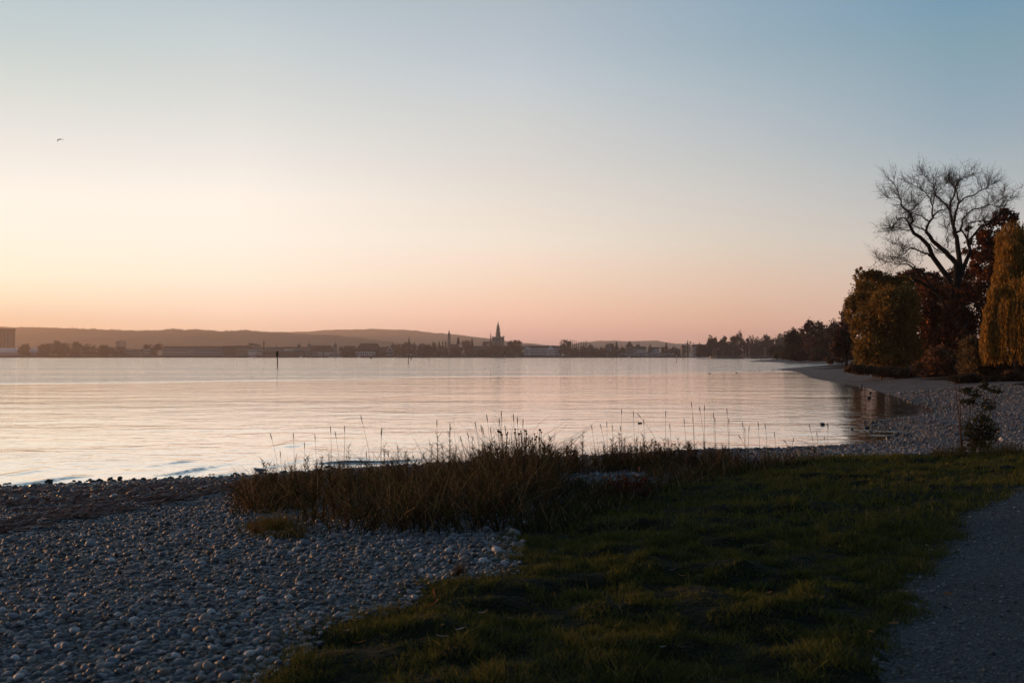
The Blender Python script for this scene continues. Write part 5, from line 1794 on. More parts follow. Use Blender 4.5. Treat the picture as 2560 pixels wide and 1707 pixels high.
for i, (nm, lm, d, n, sz, cl, lab, cat) in enumerate(SHR):
    cxp = sum(l[0] for l in lm) / len(lm)
    leaf_tree(nm, [lump(a, b_, c, e, d, r2.normal() * 0.8) for a, b_, c, e in lm], ground_at(cxp, d), n, sz, cl, lab, cat, None, 0.06, 300 + i, sub=26, tight=0.2, asp=2.0, shell=0.9)

# ------------------------------------------------------------------ two walkers on the far beach
M_CLOTH = mat('dark_clothes', (0.02, 0.022, 0.03), 0.9, 0.1)
M_TROU = mat('trousers', (0.03, 0.034, 0.05), 0.9, 0.1)
M_SKIN = mat('skin', (0.42, 0.26, 0.20), 0.6, 0.3)
M_HAIR = mat('hair', (0.03, 0.02, 0.015), 0.7, 0.3)


def person(loc, rz, label, stride, seed):
    root = empty('person', loc, label, 'person', 'walkers on the far beach', rz)
    me = bpy.data.meshes.new('body')
    s_ = stride
    vs = [(0, 0, 0.93), (0, 0.0, 1.15), (0, 0.01, 1.38), (0, 0.02, 1.50), (0, 0.04, 1.60), (0, 0.05, 1.70),
          (0.10, 0, 0.88), (0.11, s_ * 0.22, 0.50), (0.11, s_ * 0.26, 0.10), (0.11, s_ * 0.26 + 0.14, 0.04),
          (-0.10, 0, 0.88), (-0.11, -s_ * 0.14, 0.50), (-0.11, -s_ * 0.34, 0.12), (-0.11, -s_ * 0.34 + 0.12, 0.05),
          (0.19, 0, 1.42), (0.25, -s_ * 0.10, 1.15), (0.24, -s_ * 0.04, 0.90), (0.23, 0.0, 0.80),
          (-0.19, 0, 1.42), (-0.25, s_ * 0.10, 1.15), (-0.24, s_ * 0.18, 0.92), (-0.23, s_ * 0.22, 0.83)]
    rr = [0.16, 0.15, 0.17, 0.06, 0.10, 0.085, 0.10, 0.065, 0.045, 0.04, 0.10, 0.065, 0.045, 0.04, 0.07, 0.05, 0.04, 0.035, 0.07, 0.05, 0.04, 0.035]
    es = [(0, 1), (1, 2), (2, 3), (3, 4), (4, 5), (0, 6), (6, 7), (7, 8), (8, 9), (0, 10), (10, 11), (11, 12), (12, 13), (2, 14), (14, 15), (15, 16), (16, 17), (2, 18), (18, 19), (19, 20), (20, 21)]
    me.from_pydata(vs, es, [])
    tmp = bpy.data.objects.new('body', me)
    link(tmp)
    sk = tmp.modifiers.new('skin', 'SKIN')
    for i, sv in enumerate(me.skin_vertices[0].data):
        sv.radius = (rr[i], rr[i] * 0.8)
        sv.use_root = (i == 0)
    ss = tmp.modifiers.new('sub', 'SUBSURF')
    ss.levels = ss.render_levels = 1
    dg = bpy.context.evaluated_depsgraph_get()
    m2 = bpy.data.meshes.new_from_object(tmp.evaluated_get(dg))
    bpy.data.objects.remove(tmp)
    m2.materials.clear()
    for m_ in (M_TROU, M_CLOTH, M_SKIN):
        m2.materials.append(m_)
    for p in m2.polygons:
        z = p.center.z
        p.material_index = 0 if z < 0.9 and abs(p.center.x) < 0.2 else (2 if z > 1.5 or (z < 0.86 and abs(p.center.x) > 0.2) else 1)
        p.use_smooth = True
    m2.name = 'body'
    link(bpy.data.objects.new('body', m2), root)
    g = G()
    g.ell((0, 0.025, 1.70), (0.105, 0.115, 0.10), 10, 7)
    g.build('hair', M_HAIR, root, True)
    g = G()
    g.box(-0.17, 0.17, -0.24, -0.10, 1.08, 1.42)
    if seed:
        g.build('backpack', M_CLOTH, root)


pa_ = hit(2104.5, 919)
pb_ = hit(2113.5, 918)
person(tuple(pa_), R(200), 'dark dressed walker striding on the far beach, the one nearer the water', 1.0, 0)
person(tuple(pb_), R(190), 'dark dressed walker on the far beach, the one beside the bushes', 0.6, 1)

# ------------------------------------------------------------------ pebbles
M_PEB = mat('pebble_stone', (0.2, 0.2, 0.2), 0.62, 0.35, attr='Col', noise=(26, 0.75))
M_WET = mat('wet_stone', (0.02, 0.018, 0.014), 0.35, 0.5, noise=(6, 0.6))


def ico(level):
    bm = bmesh.new()
    bmesh.ops.create_icosphere(bm, subdivisions=level, radius=1.0)
    V = np.array([v.co[:] for v in bm.verts])
    Fq = np.array([[v.index for v in f.verts] for f in bm.faces])
    bm.free()
    return V, Fq


ICO1, ICO2 = ico(1), ico(2)
OCTA = (np.array([(1, 0, 0), (-1, 0, 0), (0, 1, 0), (0, -1, 0), (0, 0, 1), (0, 0, -1)], float), np.array([(0, 2, 4), (2, 1, 4), (1, 3, 4), (3, 0, 4), (2, 0, 5), (1, 2, 5), (3, 1, 5), (0, 3, 5)]))
PCOL = np.array([(0.17, 0.17, 0.18), (0.22, 0.22, 0.235), (0.28, 0.28, 0.30), (0.13, 0.13, 0.14), (0.10, 0.10, 0.105), (0.19, 0.165, 0.14), (0.24, 0.20, 0.17), (0.36, 0.35, 0.35), (0.15, 0.16, 0.18), (0.20, 0.21, 0.235), (0.20, 0.135, 0.10), (0.08, 0.08, 0.085)])
PPR = np.array([14, 14, 10, 12, 9, 9, 7, 4, 10, 10, 4, 6], float)
PPR /= PPR.sum()


def pebble_batch(pos, siz, r2, lod):
    """rounded stones: pos (n,3) ground points, siz (n,) half length"""
    V0, F0 = lod
    n, nv = len(pos), len(V0)
    ax = np.stack([siz, siz * r2.uniform(0.6, 0.95, n), siz * r2.uniform(0.38, 0.68, n)], 1)
    V = np.repeat(V0[None], n, 0).copy()
    # each stone a little different: squash with two random directions
    for _ in range(2):
        dv = r2.normal(size=(n, 3))
        dv /= np.linalg.norm(dv, axis=1, keepdims=True)
        t = (V * dv[:, None]).sum(2, keepdims=True)
        V -= dv[:, None] * np.clip(t - r2.uniform(0.35, 0.75, (n, 1, 1)), 0, 1) * 0.75
    V *= ax[:, None]
    a, b3, c3 = r2.uniform(0, 6.283, n), r2.normal(size=n) * 0.28, r2.normal(size=n) * 0.28
    ca, sa, cb, sb, cc2, sc2 = np.cos(a), np.sin(a), np.cos(b3), np.sin(b3), np.cos(c3), np.sin(c3)
    x, y, z = V[..., 0], V[..., 1], V[..., 2]
    y, z = y * cb[:, None] - z * sb[:, None], y * sb[:, None] + z * cb[:, None]
    x, z = x * cc2[:, None] + z * sc2[:, None], -x * sc2[:, None] + z * cc2[:, None]
    x, y = x * ca[:, None] - y * sa[:, None], x * sa[:, None] + y * ca[:, None]
    V = np.stack([x, y, z], -1)
    V += (pos + np.stack([0 * siz, 0 * siz, ax[:, 2] * r2.uniform(0.25, 0.75, n)], 1))[:, None]
    Fq = (F0[None] + (np.arange(n) * nv)[:, None, None]).reshape(-1, 3)
    col = PCOL[r2.choice(len(PCOL), n, p=PPR)] * r2.uniform(0.55, 1.2, (n, 1)) * 0.85
    return V, Fq, np.repeat(col, nv, 0), col


def scatter(x0, x1, y0, y1, g_, r2):
    xs = np.arange(x0, x1, g_)
    ys = np.arange(y0, y1, g_ * 0.87)
    A, B = np.meshgrid(xs, ys)
    A = A + (np.arange(len(ys)) % 2)[:, None] * g_ * 0.5
    A = A.ravel() + r2.normal(size=A.size) * g_ * 0.22
    B = B.ravel() + r2.normal(size=B.size) * g_ * 0.22
    return A, B


def in_view(x, y, mg=0.08):
    return (y > 3.5) & (np.abs(x / np.maximum(y, 0.1)) < 0.515 + mg)


r2 = np.random.default_rng(99)
near_x, near_y, near_s = [], [], []
for (ya, yb, g_) in ((3.9, 8.0, 0.043), (8.0, 15.5, 0.054), (15.5, 29.5, 0.098)):
    A, B = scatter(-0.62 * yb - 0.6, 10, ya, yb, g_, r2)
    k = in_view(A, B, 0.06 if ya > 9 else 0.10)
    A, B = A[k], B[k]
    s_ = shore_s(A, B)
    lw_ = in_poly(A + wob(A, B) * 1.6 - 0.12, B + wob(B + 9, A) * 1.6, LAWNPOLY)
    pt_ = is_path(A, B)
    k = (s_ > 0.1) & ~lw_ & ~pt_ & ((A < 3.0) | (B > 20))
    near_x.append(A[k])
    near_y.append(B[k])
    near_s.append(np.clip(np.exp(r2.normal(size=k.sum()) * 0.34), 0.45, 1.9) * g_ * 0.48)
px_, py_, ps_ = np.concatenate(near_x), np.concatenate(near_y), np.concatenate(near_s)
ex = r2.random(len(px_)) < 0.13      # some lie on top of the others
top_x, top_y, top_s = px_[ex] + r2.normal(size=ex.sum()) * 0.03, py_[ex] + r2.normal(size=ex.sum()) * 0.03, ps_[ex] * r2.uniform(0.7, 1.2, ex.sum())
px_, py_, ps_ = np.concatenate([px_, top_x]), np.concatenate([py_, top_y]), np.concatenate([ps_, top_s])
lift = np.concatenate([np.zeros(len(ex)), np.full(ex.sum(), 0.018)])
pz_ = height(px_, py_) - 0.006 + lift
pos = np.stack([px_, py_, pz_], 1)
u_, v_ = proj(pos)
show = ps_ / np.maximum(py_, 1) * ((u_ > -10) & (u_ < 2570) & (v_ < 1725))
order = np.argsort(-show)
single = order[:300]
rest = order[300:]
hi = rest[py_[rest] < 6.6]
lo = rest[(py_[rest] >= 6.6) & (py_[rest] < 13)]
far_ = rest[py_[rest] >= 13]
V, Fq, C, _ = pebble_batch(pos[hi], ps_[hi], r2, ICO2)
o = mesh_np('pebbles', V.reshape(-1, 3), Fq, M_PEB, beach, C, True)
tag(o, kind='stuff')
V, Fq, C, _ = pebble_batch(pos[lo], ps_[lo], r2, ICO1)
o = mesh_np('pebbles', V.reshape(-1, 3), Fq, M_PEB, beach, C, True)
tag(o, kind='stuff')
V, Fq, C, _ = pebble_batch(pos[far_], ps_[far_] * 1.12, r2, OCTA)
o = mesh_np('pebbles', V.reshape(-1, 3), Fq, M_PEB, beach, C, True)
tag(o, kind='stuff')
V, Fq, C, cl_ = pebble_batch(np.zeros((24, 3)), np.ones(24), r2, ICO2)
protos = []
for i in range(24):
    me = bpy.data.meshes.new('pebble')
    v = V[i] - V[i].mean(0)
    me.from_pydata([tuple(p) for p in v], [], [tuple(f) for f in ICO2[1]])
    a = me.color_attributes.new('Col', 'FLOAT_COLOR', 'POINT')
    c = PCOL[i % len(PCOL)] * r2.uniform(0.8, 1.2)
    a.data.foreach_set('color', np.tile(np.append(c, 1), len(v)).astype(np.float32))
    me.polygons.foreach_set('use_smooth', np.ones(len(me.polygons), bool))
    me.materials.append(M_PEB)
    protos.append(me)
for j, i in enumerate(single):
    o = bpy.data.objects.new('pebble', protos[j % 24])
    link(o, beach)
    s_ = ps_[i]
    o.location = (px_[i], py_[i], pz_[i] + s_ * 0.25)
    o.rotation_euler = (0, 0, r2.uniform(0, 6.28))
    o.scale = (s_, s_, s_)

# stones at the water's edge and along the bay
def shore_points(n, smin, smax, x0, x1, y0, y1, r2):
    out = []
    while len(out) < n:
        a, b3 = r2.uniform(x0, x1, 4000), r2.uniform(y0, y1, 4000)
        s_ = shore_s(a, b3)
        k = (s_ > smin) & (s_ < smax)
        out += list(zip(a[k], b3[k]))
    return np.array(out[:n])


sp_ = np.concatenate([shore_points(1500, -0.35, 0.45, -14, 3, 20, 31, r2), shore_points(260, -0.9, 0.2, -14, 3, 20, 31, r2), shore_points(1400, -0.25, 0.7, 11, 27, 33, 70, r2), shore_points(160, -1.2, 2.0, 26, 62, 64, 240, r2)])
sz_ = np.where(sp_[:, 1] < 62, np.clip(np.exp(r2.normal(size=len(sp_)) * 0.45), 0.4, 3) * 0.045, np.clip(np.exp(r2.normal(size=len(sp_)) * 0.4), 0.5, 3) * 0.07)
V, Fq, C, _ = pebble_batch(np.stack([sp_[:, 0], sp_[:, 1], np.maximum(height(sp_[:, 0], sp_[:, 1]), -0.02) - 0.01], 1), sz_, r2, ICO1)
o = mesh_np('wet_stones', V.reshape(-1, 3), Fq, M_WET, beach, None, True)
tag(o, kind='stuff')
# mid-distance shingle of the bay: coarse stones that catch the light
A, B = [], []
while len(A) < 20000:
    yy_ = 17 + 63 * r2.random(6000) ** 1.3
    xx2 = yy_ * r2.uniform(0.10, 0.56, 6000)
    s_ = shore_s(xx2, yy_)
    k = (s_ > 0.1) & ~is_lawn(xx2, yy_)
    A += list(xx2[k])
    B += list(yy_[k])
A, B = np.array(A[:20000]), np.array(B[:20000])
V, Fq, C, _ = pebble_batch(np.stack([A, B, height(A, B) - 0.01], 1), np.clip(np.exp(r2.normal(size=len(A)) * 0.4), 0.5, 2.0) * (0.022 + 0.0007 * B), r2, OCTA)
o = mesh_np('shingle', V.reshape(-1, 3), Fq, M_PEB, beach, C, True)
tag(o, kind='stuff')

# loose gravel on the path
A, B = scatter(1.2, 9, 4.2, 15, 0.045, r2)
k = in_view(A, B, 0.03) & is_path(A + 0.05, B) & (r2.random(len(A)) < 0.75 - 0.30 * np.clip(poly_dist(A, B, PATH_EDGE), 0, 2))
A, B = A[k], B[k]
V, Fq, C, _ = pebble_batch(np.stack([A, B, height(A, B) - 0.002], 1), np.clip(np.exp(r2.normal(size=len(A)) * 0.45), 0.4, 2.6) * 0.0085, r2, ICO1)
o = mesh_np('gravel_stones', V.reshape(-1, 3), Fq, M_PEB, path, C * 0.8, True)
tag(o, kind='stuff')

# rocks standing in the shallows, each one a thing
def rock(px, py, wpx, hpx, label, seed):
    p = P(px, py, EYE * F / (py - 889.99))
    k = p.y / F
    r3 = np.random.default_rng(seed)
    V0 = ICO2[0].copy()
    for _ in range(5):
        dv = r3.normal(size=3)
        dv /= np.linalg.norm(dv)
        t = V0 @ dv
        V0 -= np.outer(np.clip(t - r3.uniform(0.35, 0.7), 0, 1) * 0.9, dv)
    V0 = V0 * np.array([wpx * k / 2, wpx * k / 2 * 0.8, hpx * k * 0.9])
    o = mesh_np('rock', V0, ICO2[1], M_WET, None, None, False)
    o.location = (p.x, p.y, hpx * k * 0.15)
    tag(o, label, 'rock', 'rocks in the shallow bay')


for i, (a, b3, w_, h_, lab) in enumerate(((2056, 1062, 15, 6, 'low dark double rock farthest out in the shallow bay'), (2068, 1061, 7, 5, 'small knob touching the low double rock in the bay'), (2130, 1073, 8, 4, 'small flat rock left of the blocky one'), (2167, 1071, 14, 9, 'blocky dark rock, tallest in the shallow bay'),
                                          (2178, 1079, 13, 4, 'flat rock right in front of the blocky one'), (2221, 1092, 12, 6, 'lumpy rock near the shingle tongue'), (2209, 1104, 7, 3, 'smallest dark rock close to the pebble shore of the bay'), (2173, 993, 11, 3, 'lone flat rock off the long beach'),
                                          (2312, 1034, 10, 4, 'flat rock at the head of the inlet'), (2318, 1040, 11, 4, 'second flat rock at the head of the inlet, the nearer one'), (300, 1197, 15, 8, 'dark humped rock at the waterline left of the gull'))):
    rock(a, b3, w_, h_, lab, 500 + i)

# ------------------------------------------------------------------ drift line of brown lake weed
M_WRACK = mat('dry_weed', (0.05, 0.032, 0.022), 0.95, 0.05, attr='Col')
M_STRAW = mat('grass_blades', (0.06, 0.06, 0.02), 0.7, 0.12, attr='Col', trans=0.3)


def ribbons(base, tip, width, cols, r2, seg=3, curve=0.12):
    """many narrow bent blades, base/tip (n,3)"""
    n = len(base)
    d_ = tip - base
    side = np.cross(d_, r2.normal(size=(n, 3)))
    side /= np.linalg.norm(side, axis=1, keepdims=True) + 1e-9
    L = np.linalg.norm(d_, axis=1, keepdims=True)
    bow = r2.normal(size=(n, 3)) * L * curve
    bow[:, 2] = -np.abs(bow[:, 2]) * 0.3
    V = np.empty((n, 2 * seg + 1, 3))
    for i in range(seg):
        t = i / seg
        c = base + d_ * t + bow * (t * t) - bow * 0
        w = width[:, None] * (1 - 0.75 * t) * 0.5
        V[:, 2 * i] = c - side * w
        V[:, 2 * i + 1] = c + side * w
    V[:, 2 * seg] = tip + bow
    fq = [[2 * i, 2 * i + 1, 2 * i + 3, 2 * i + 2] for i in range(seg - 1)]
    off = (np.arange(n) * (2 * seg + 1))[:, None, None]
    Fs = []
    if fq:
        Fs.append((np.array(fq)[None] + off).reshape(-1, 4))
    Fs.append((np.array([[2 * seg - 2, 2 * seg - 1, 2 * seg]])[None] + off).reshape(-1, 3))
    return V.reshape(-1, 3), Fs, np.repeat(cols, 2 * seg + 1, 0)


def poly_points(poly, n, r2, bbox):
    """random ground points whose view falls inside a photo polygon"""
    out = np.empty((0, 3))
    poly = np.array(poly, float)
    while len(out) < n:
        x, y = r2.uniform(bbox[0], bbox[1], 20000), r2.uniform(bbox[2], bbox[3], 20000)
        z = height(x, y)
        u, v = proj(np.stack([x, y, z], 1))
        k = in_poly(u, v, poly)
        out = np.concatenate([out, np.stack([x, y, z], 1)[k]])
        if len(out) == 0:
            raise RuntimeError('empty polygon')
    return out[:n]


WL = [([(-40, 1236), (200, 1222), (420, 1214), (600, 1206), (640, 1222), (400, 1252), (200, 1275), (-40, 1292)], 5200, 0.05), ([(-40, 1318), (120, 1288), (330, 1255), (560, 1216), (600, 1222), (420, 1262), (240, 1295), (100, 1325), (-40, 1345)], 3600, 0.045)]
for i, (pl, n, lift_) in enumerate(WL):
    pts = poly_points(pl, n, r2, (-14, -2, 9, 26))
    cl = fbm(pts[:, 0] * 1.1, pts[:, 1] * 2.2, 40 + i)
    pts = pts[cl > -0.18]
    n = len(pts)
    mound = lift_ * (0.6 + 1.2 * np.clip(fbm(pts[:, 0] * 2.2, pts[:, 1] * 3.1, 44), 0, 1))
    an = r2.normal(size=n) * 0.7 + 0.45
    L = r2.uniform(0.06, 0.26, n)
    base = pts + np.stack([0 * an, 0 * an, mound * r2.uniform(0.3, 1, n) + 0.02], 1)
    tip = base + np.stack([L * np.cos(an), L * np.sin(an), r2.normal(size=n) * 0.03], 1)
    cols = pal(n, [(0.20, 0.135, 0.11), (0.26, 0.18, 0.15), (0.15, 0.10, 0.085), (0.34, 0.24, 0.20)], r2)
    V, Fs, C = ribbons(base, tip, r2.uniform(0.012, 0.035, n), cols, r2, 2)
    o = mesh_np('drift_weed', V, Fs, M_WRACK, None, C)
    tag(o, ('broad band of dry brown lake weed along the waterline', 'narrow dark line of dry weed higher up the shingle')[i], 'driftweed', kind='stuff')
g = G()
for (a, b3, w_, h_) in ((185, 1213, 22, 7), (215, 1212, 26, 9), (238, 1214, 18, 6), (160, 1217, 14, 5)):
    q = hit(a, b3 + 3)
    k = q.y / F
    g.ell((q.x, q.y, q.z), (w_ * k, w_ * k * 0.5, h_ * k), 10, 6)
o = g.build('weed_heap', M_WET, None, True)
tag(o, 'dark wet heap of weed at the edge of the water, left of the humped rock', 'weed heap')

# ------------------------------------------------------------------ lawn grass
GC = [(0.060, 0.076, 0.014), (0.075, 0.084, 0.017), (0.045, 0.064, 0.012), (0.125, 0.108, 0.026), (0.15, 0.12, 0.042)]


def lawn_blades(n, ya, yb, hmin, hmax, wmul, r2, straw=0.0):
    a, b3 = [], []
    while len(a) < n:
        y = r2.uniform(ya, yb, 40000)
        x = y * r2.uniform(-0.45, 0.60, 40000)
        k = (r2.random(40000) < y / yb)
        x, y = x[k], y[k]
        k = in_poly(x + wob(x, y) * 1.6 + r2.normal(size=len(x)) * 0.10, y + wob(y + 9, x) * 1.6 + r2.normal(size=len(x)) * 0.10, LAWNPOLY) & ~in_poly(x + wob(x + 40, y) * 1.5 - 0.10 - 0.05 * r2.normal(size=len(x)), y + wob(y, x + 50) * 1.5, PATHPOLY)
        e = np.zeros(len(x), bool)
        x, y = x[k], y[k]
        a += list(x)
        b3 += list(y)
    x, y = np.array(a[:n]), np.array(b3[:n])
    t = 0.5 * fbm(x * 2.3, y * 2.3, 21) + 0.35 * vnoise(x * 6, y * 6, 23) + 0.3 * vnoise(x * 14, y * 14, 24)                    # tussocks
    thin = np.clip(0.66 + 1.3 * t, 0.22, 1)
    k = r2.random(n) < thin
    x, y, t = x[k], y[k], t[k]
    m = len(x)
    h = r2.uniform(hmin, hmax, m) * np.clip(0.85 + 1.4 * t, 0.3, 2.0)
    base = np.stack([x, y, height(x, y) - 0.006], 1)
    lean = r2.normal(size=(m, 2)) * 0.42
    tip = base + np.stack([lean[:, 0] * h, lean[:, 1] * h, h], 1)
    yel = np.clip(0.5 + 0.8 * fbm(x * 0.8, y * 0.8, 27), 0, 1)[:, None]
    yel = np.clip(yel * 0.5 + straw, 0, 1)
    c = pal(m, GC[:3], r2, 0.3) * (1 - yel) + pal(m, GC[3:], r2, 0.3) * yel
    return ribbons(base, tip, np.full(m, 0.0062) * wmul * (0.7 + y / 14), c, r2, 2, 0.25)


for (n, ya, yb, h0, h1, wm, stw) in ((120000, 3.8, 9.5, 0.024, 0.058, 0.8, 0), (80000, 9.5, 21, 0.035, 0.08, 1.1, 0), (5000, 3.8, 10, 0.04, 0.085, 1.1, 0.5), (6000, 10, 21, 0.06, 0.13, 1.3, 0.4)):
    V, Fs, C = lawn_blades(n, ya, yb, h0, h1, wm, r2, stw)
    o = mesh_np('grass', V, Fs, M_STRAW, None, C)
    tag(o, 'short tufted grass growing on the dark lawn' if stw == 0 else 'taller yellowing blades standing out of the short lawn', 'grass', kind='stuff')

# ------------------------------------------------------------------ tall grass on the bank
TG = [(0.026, 0.031, 0.009), (0.032, 0.029, 0.011), (0.05, 0.038, 0.017), (0.16, 0.12, 0.062), (0.020, 0.026, 0.007), (0.034, 0.021, 0.011)]
TGR = [(0.11, 0.052, 0.022), (0.095, 0.045, 0.02), (0.075, 0.048, 0.02)]


def tall(poly, bbox, n, h0, h1, cols, r2, wid=0.006, lean=0.42, clump=1.5, edge=0.0, wind=0.0):
    pts = poly_points(poly, n, r2, bbox)
    t = fbm(pts[:, 0] * 1.6, pts[:, 1] * 1.6, 81)
    k = r2.random(n) < np.clip(0.62 + clump * t, 0.05, 1)
    pts, t = pts[k], t[k]
    m = len(pts)
    h = r2.uniform(h0, h1, m) * np.clip(1 + 0.9 * t, 0.4, 1.7) * np.where(r2.random(m) < 0.12, 1.45, 1.0)
    u_, _v = proj(pts)
    h = h * np.interp(u_, [560, 700, 850, 1000, 1160, 1230, 1290, 1350, 1400, 1440], [0.6, 0.62, 0.75, 0.8, 0.9, 1.15, 1.25, 1.1, 0.9, 1.0])
    ln = r2.normal(size=(m, 2)) * lean
    ln[:, 0] += wind + 0.25 * vnoise(pts[:, 0] * 1.3, pts[:, 1] * 1.3, 83)
    tip = pts + np.stack([ln[:, 0] * h, ln[:, 1] * h, h], 1)
    return ribbons(pts - np.array((0, 0, 0.01)), tip, np.full(m, wid) * r2.uniform(0.6, 1.5, m), pal(m, cols, r2, 0.4), r2, 3, 0.38)


PA = [(775, 1336), (1000, 1338), (1290, 1334), (1350, 1290), (1405, 1235), (1400, 1188), (1300, 1185), (1150, 1182), (900, 1186), (700, 1204), (600, 1240), (615, 1285), (720, 1292)]
PF = [(580, 1296), (590, 1235), (660, 1202), (760, 1200), (770, 1270), (660, 1288)]
PB = [(1385, 1195), (1390, 1172), (1500, 1168), (1860, 1158), (1862, 1170), (1650, 1186), (1450, 1188)]
PC = [(1625, 1186), (1860, 1166), (1960, 1152), (2060, 1146), (1990, 1166), (1800, 1200), (1650, 1236), (1600, 1225)]
PD = [(1300, 1330), (1360, 1280), (1400, 1225), (1440, 1215), (1640, 1222), (1640, 1250), (1500, 1290), (1420, 1330)]
PE = [(2330, 1140), (2560, 1128), (2560, 1142), (2330, 1152)]
PG = [(590, 1345), (600, 1322), (700, 1308), (770, 1330), (760, 1352), (660, 1350)]
BB = (-6, 6, 7, 19)
parts_ = [tall(PA, BB, 11000, 0.20, 0.60, TG, r2, 0.011), tall(PA, BB, 1500, 0.30, 0.78, TG[2:4], r2, 0.007, 0.3), tall(PF, BB, 2600, 0.16, 0.42, TGR + TG[:2], r2, 0.010, 0.6, wind=-0.35),
          tall(PG, BB, 1300, 0.08, 0.22, [(0.06, 0.062, 0.014), (0.07, 0.055, 0.018)], r2, 0.009, 0.4), tall(PD, BB, 3200, 0.08, 0.26, TG, r2, 0.010, 0.4)]
for (pl, bb, n, h0, h1) in ((PA, BB, 230, 0.22, 0.52), ([(1180, 1300), (1380, 1290), (1395, 1200), (1180, 1195)], BB, 130, 0.40, 0.76)):
    q_ = poly_points(pl, n, r2, bb)
    h_ = r2.uniform(h0, h1, n)
    tp_ = q_ + np.stack([r2.normal(size=n) * 0.10 * h_, r2.normal(size=n) * 0.10 * h_, h_], 1)
    parts_.append(ribbons(q_, tp_, np.full(n, 0.011), pal(n, [(0.05, 0.032, 0.018)], r2), r2, 3, 0.05))
    k_ = 46
    t_ = r2.uniform(0.25, 1.0, (n, k_, 1))
    bs_ = (q_[:, None] + (tp_ - q_)[:, None] * t_).reshape(-1, 3)
    an_ = r2.uniform(0, 6.28, n * k_)
    L_ = r2.uniform(0.05, 0.14, n * k_)
    te_ = bs_ + np.stack([np.cos(an_) * L_ * 0.6, np.sin(an_) * L_ * 0.6, L_ * r2.uniform(0.1, 1.0, n * k_)], 1)
    parts_.append(ribbons(bs_, te_, r2.uniform(0.007, 0.016, n * k_), np.repeat(pal(n, [(0.040, 0.036, 0.013), (0.05, 0.034, 0.018), (0.034, 0.038, 0.012), (0.10, 0.07, 0.035)], r2, 0.35), k_, 0), r2, 2, 0.2))
offs, VV_, FF_, CC_ = 0, [], [], []
for V, Fs, C in parts_:
    VV_.append(V)
    FF_ += [f + offs for f in Fs]
    CC_.append(C)
    offs += len(V)
o = mesh_np('tall_grass', np.concatenate(VV_), [np.concatenate([f for f in FF_ if f.shape[1] == 4]), np.concatenate([f for f in FF_ if f.shape[1] == 3])], M_STRAW, None, np.concatenate(CC_))
tag(o, 'dense dry tall grass on the pebble bank in the middle', 'grass', kind='stuff')
parts_ = [tall(PB, (0, 8, 10, 22), 3600, 0.16, 0.48, TG[1:4] + TG[5:], r2, 0.010, 0.3), tall(PC, (0, 9, 9, 22), 3200, 0.10, 0.34, TG + TGR[:1], r2, 0.010, 0.35), tall(PE, (5, 12, 13, 24), 1300, 0.10, 0.30, TG[:2], r2, 0.010, 0.35)]
for (pl, bb, n, h0, h1) in (([(1385, 1190), (1385, 1172), (1450, 1170), (1450, 1188)], (0, 8, 10, 22), 60, 0.25, 0.5), ([(1505, 1186), (1510, 1168), (1735, 1162), (1735, 1182)], (0, 8, 10, 22), 170, 0.22, 0.52), ([(1735, 1180), (1735, 1164), (1850, 1160), (1850, 1172)], (0, 8, 10, 22), 50, 0.15, 0.35)):
    q_ = poly_points(pl, n, r2, bb)
    h_ = r2.uniform(h0, h1, n)
    tp_ = q_ + np.stack([r2.normal(size=n) * 0.12 * h_, r2.normal(size=n) * 0.12 * h_, h_], 1)
    parts_.append(ribbons(q_, tp_, np.full(n, 0.011), pal(n, [(0.05, 0.03, 0.018)], r2), r2, 3, 0.05))
    k_ = 40
    t_ = r2.uniform(0.2, 1.0, (n, k_, 1))
    bs_ = (q_[:, None] + (tp_ - q_)[:, None] * t_).reshape(-1, 3)
    an_ = r2.uniform(0, 6.28, n * k_)
    L_ = r2.uniform(0.04, 0.12, n * k_)
    te_ = bs_ + np.stack([np.cos(an_) * L_ * 0.6, np.sin(an_) * L_ * 0.6, L_ * r2.uniform(0.1, 1.0, n * k_)], 1)
    parts_.append(ribbons(bs_, te_, r2.uniform(0.007, 0.016, n * k_), np.repeat(pal(n, [(0.05, 0.032, 0.016), (0.06, 0.034, 0.02), (0.036, 0.034, 0.012), (0.10, 0.06, 0.032)], r2, 0.35), k_, 0), r2, 2, 0.2))
offs, VV_, FF_, CC_ = 0, [], [], []
for V, Fs, C in parts_:
    VV_.append(V)
    FF_ += [f + offs for f in Fs]
    CC_.append(C)
    offs += len(V)
o = mesh_np('tall_grass', np.concatenate(VV_), [np.concatenate([f for f in FF_ if f.shape[1] == 4]), np.concatenate([f for f in FF_ if f.shape[1] == 3])], M_STRAW, None, np.concatenate(CC_))
tag(o, 'reddish dry grass strip along the far edge of the lawn', 'grass', kind='stuff')

ORD = ('first', 'second', 'third', 'fourth', 'fifth', 'sixth', 'seventh', 'eighth', 'ninth', 'tenth', 'eleventh', 'twelfth', 'thirteenth', 'fourteenth')
MARKS = [(560, 'the left end of the grass bank'), (648, 'the gull'), (905, 'the tall slanting stalk'), (1097, 'the reed with two ragged tops'), (1262, 'the heavy clustered flower head'), (1358, 'the last dried flower plant'), (1454, 'the reed with one tall spike'), (1598, 'the swimming grebe'), (1728, 'the highest seed stalk'), (1850, 'the right end of the reed strip'), (2060, 'the double rock')]


def by_landmark(items, what):
    """a label for each stem: which one it is, counted rightwards from the nearest landmark"""
    out, cnt = {}, {}
    for i in sorted(range(len(items)), key=lambda j: items[j][0]):
        mk = [m for m in MARKS if m[0] <= items[i][0]][-1][1]
        c = cnt.get(mk, 0)
        cnt[mk] = c + 1
        h = items[i][2] - items[i][1]
        out[i] = ('tall ' if h > 150 else 'short ' if h < 85 else '') + what + ', ' + ORD[min(c, 13)] + ' to the right of ' + mk
    return out


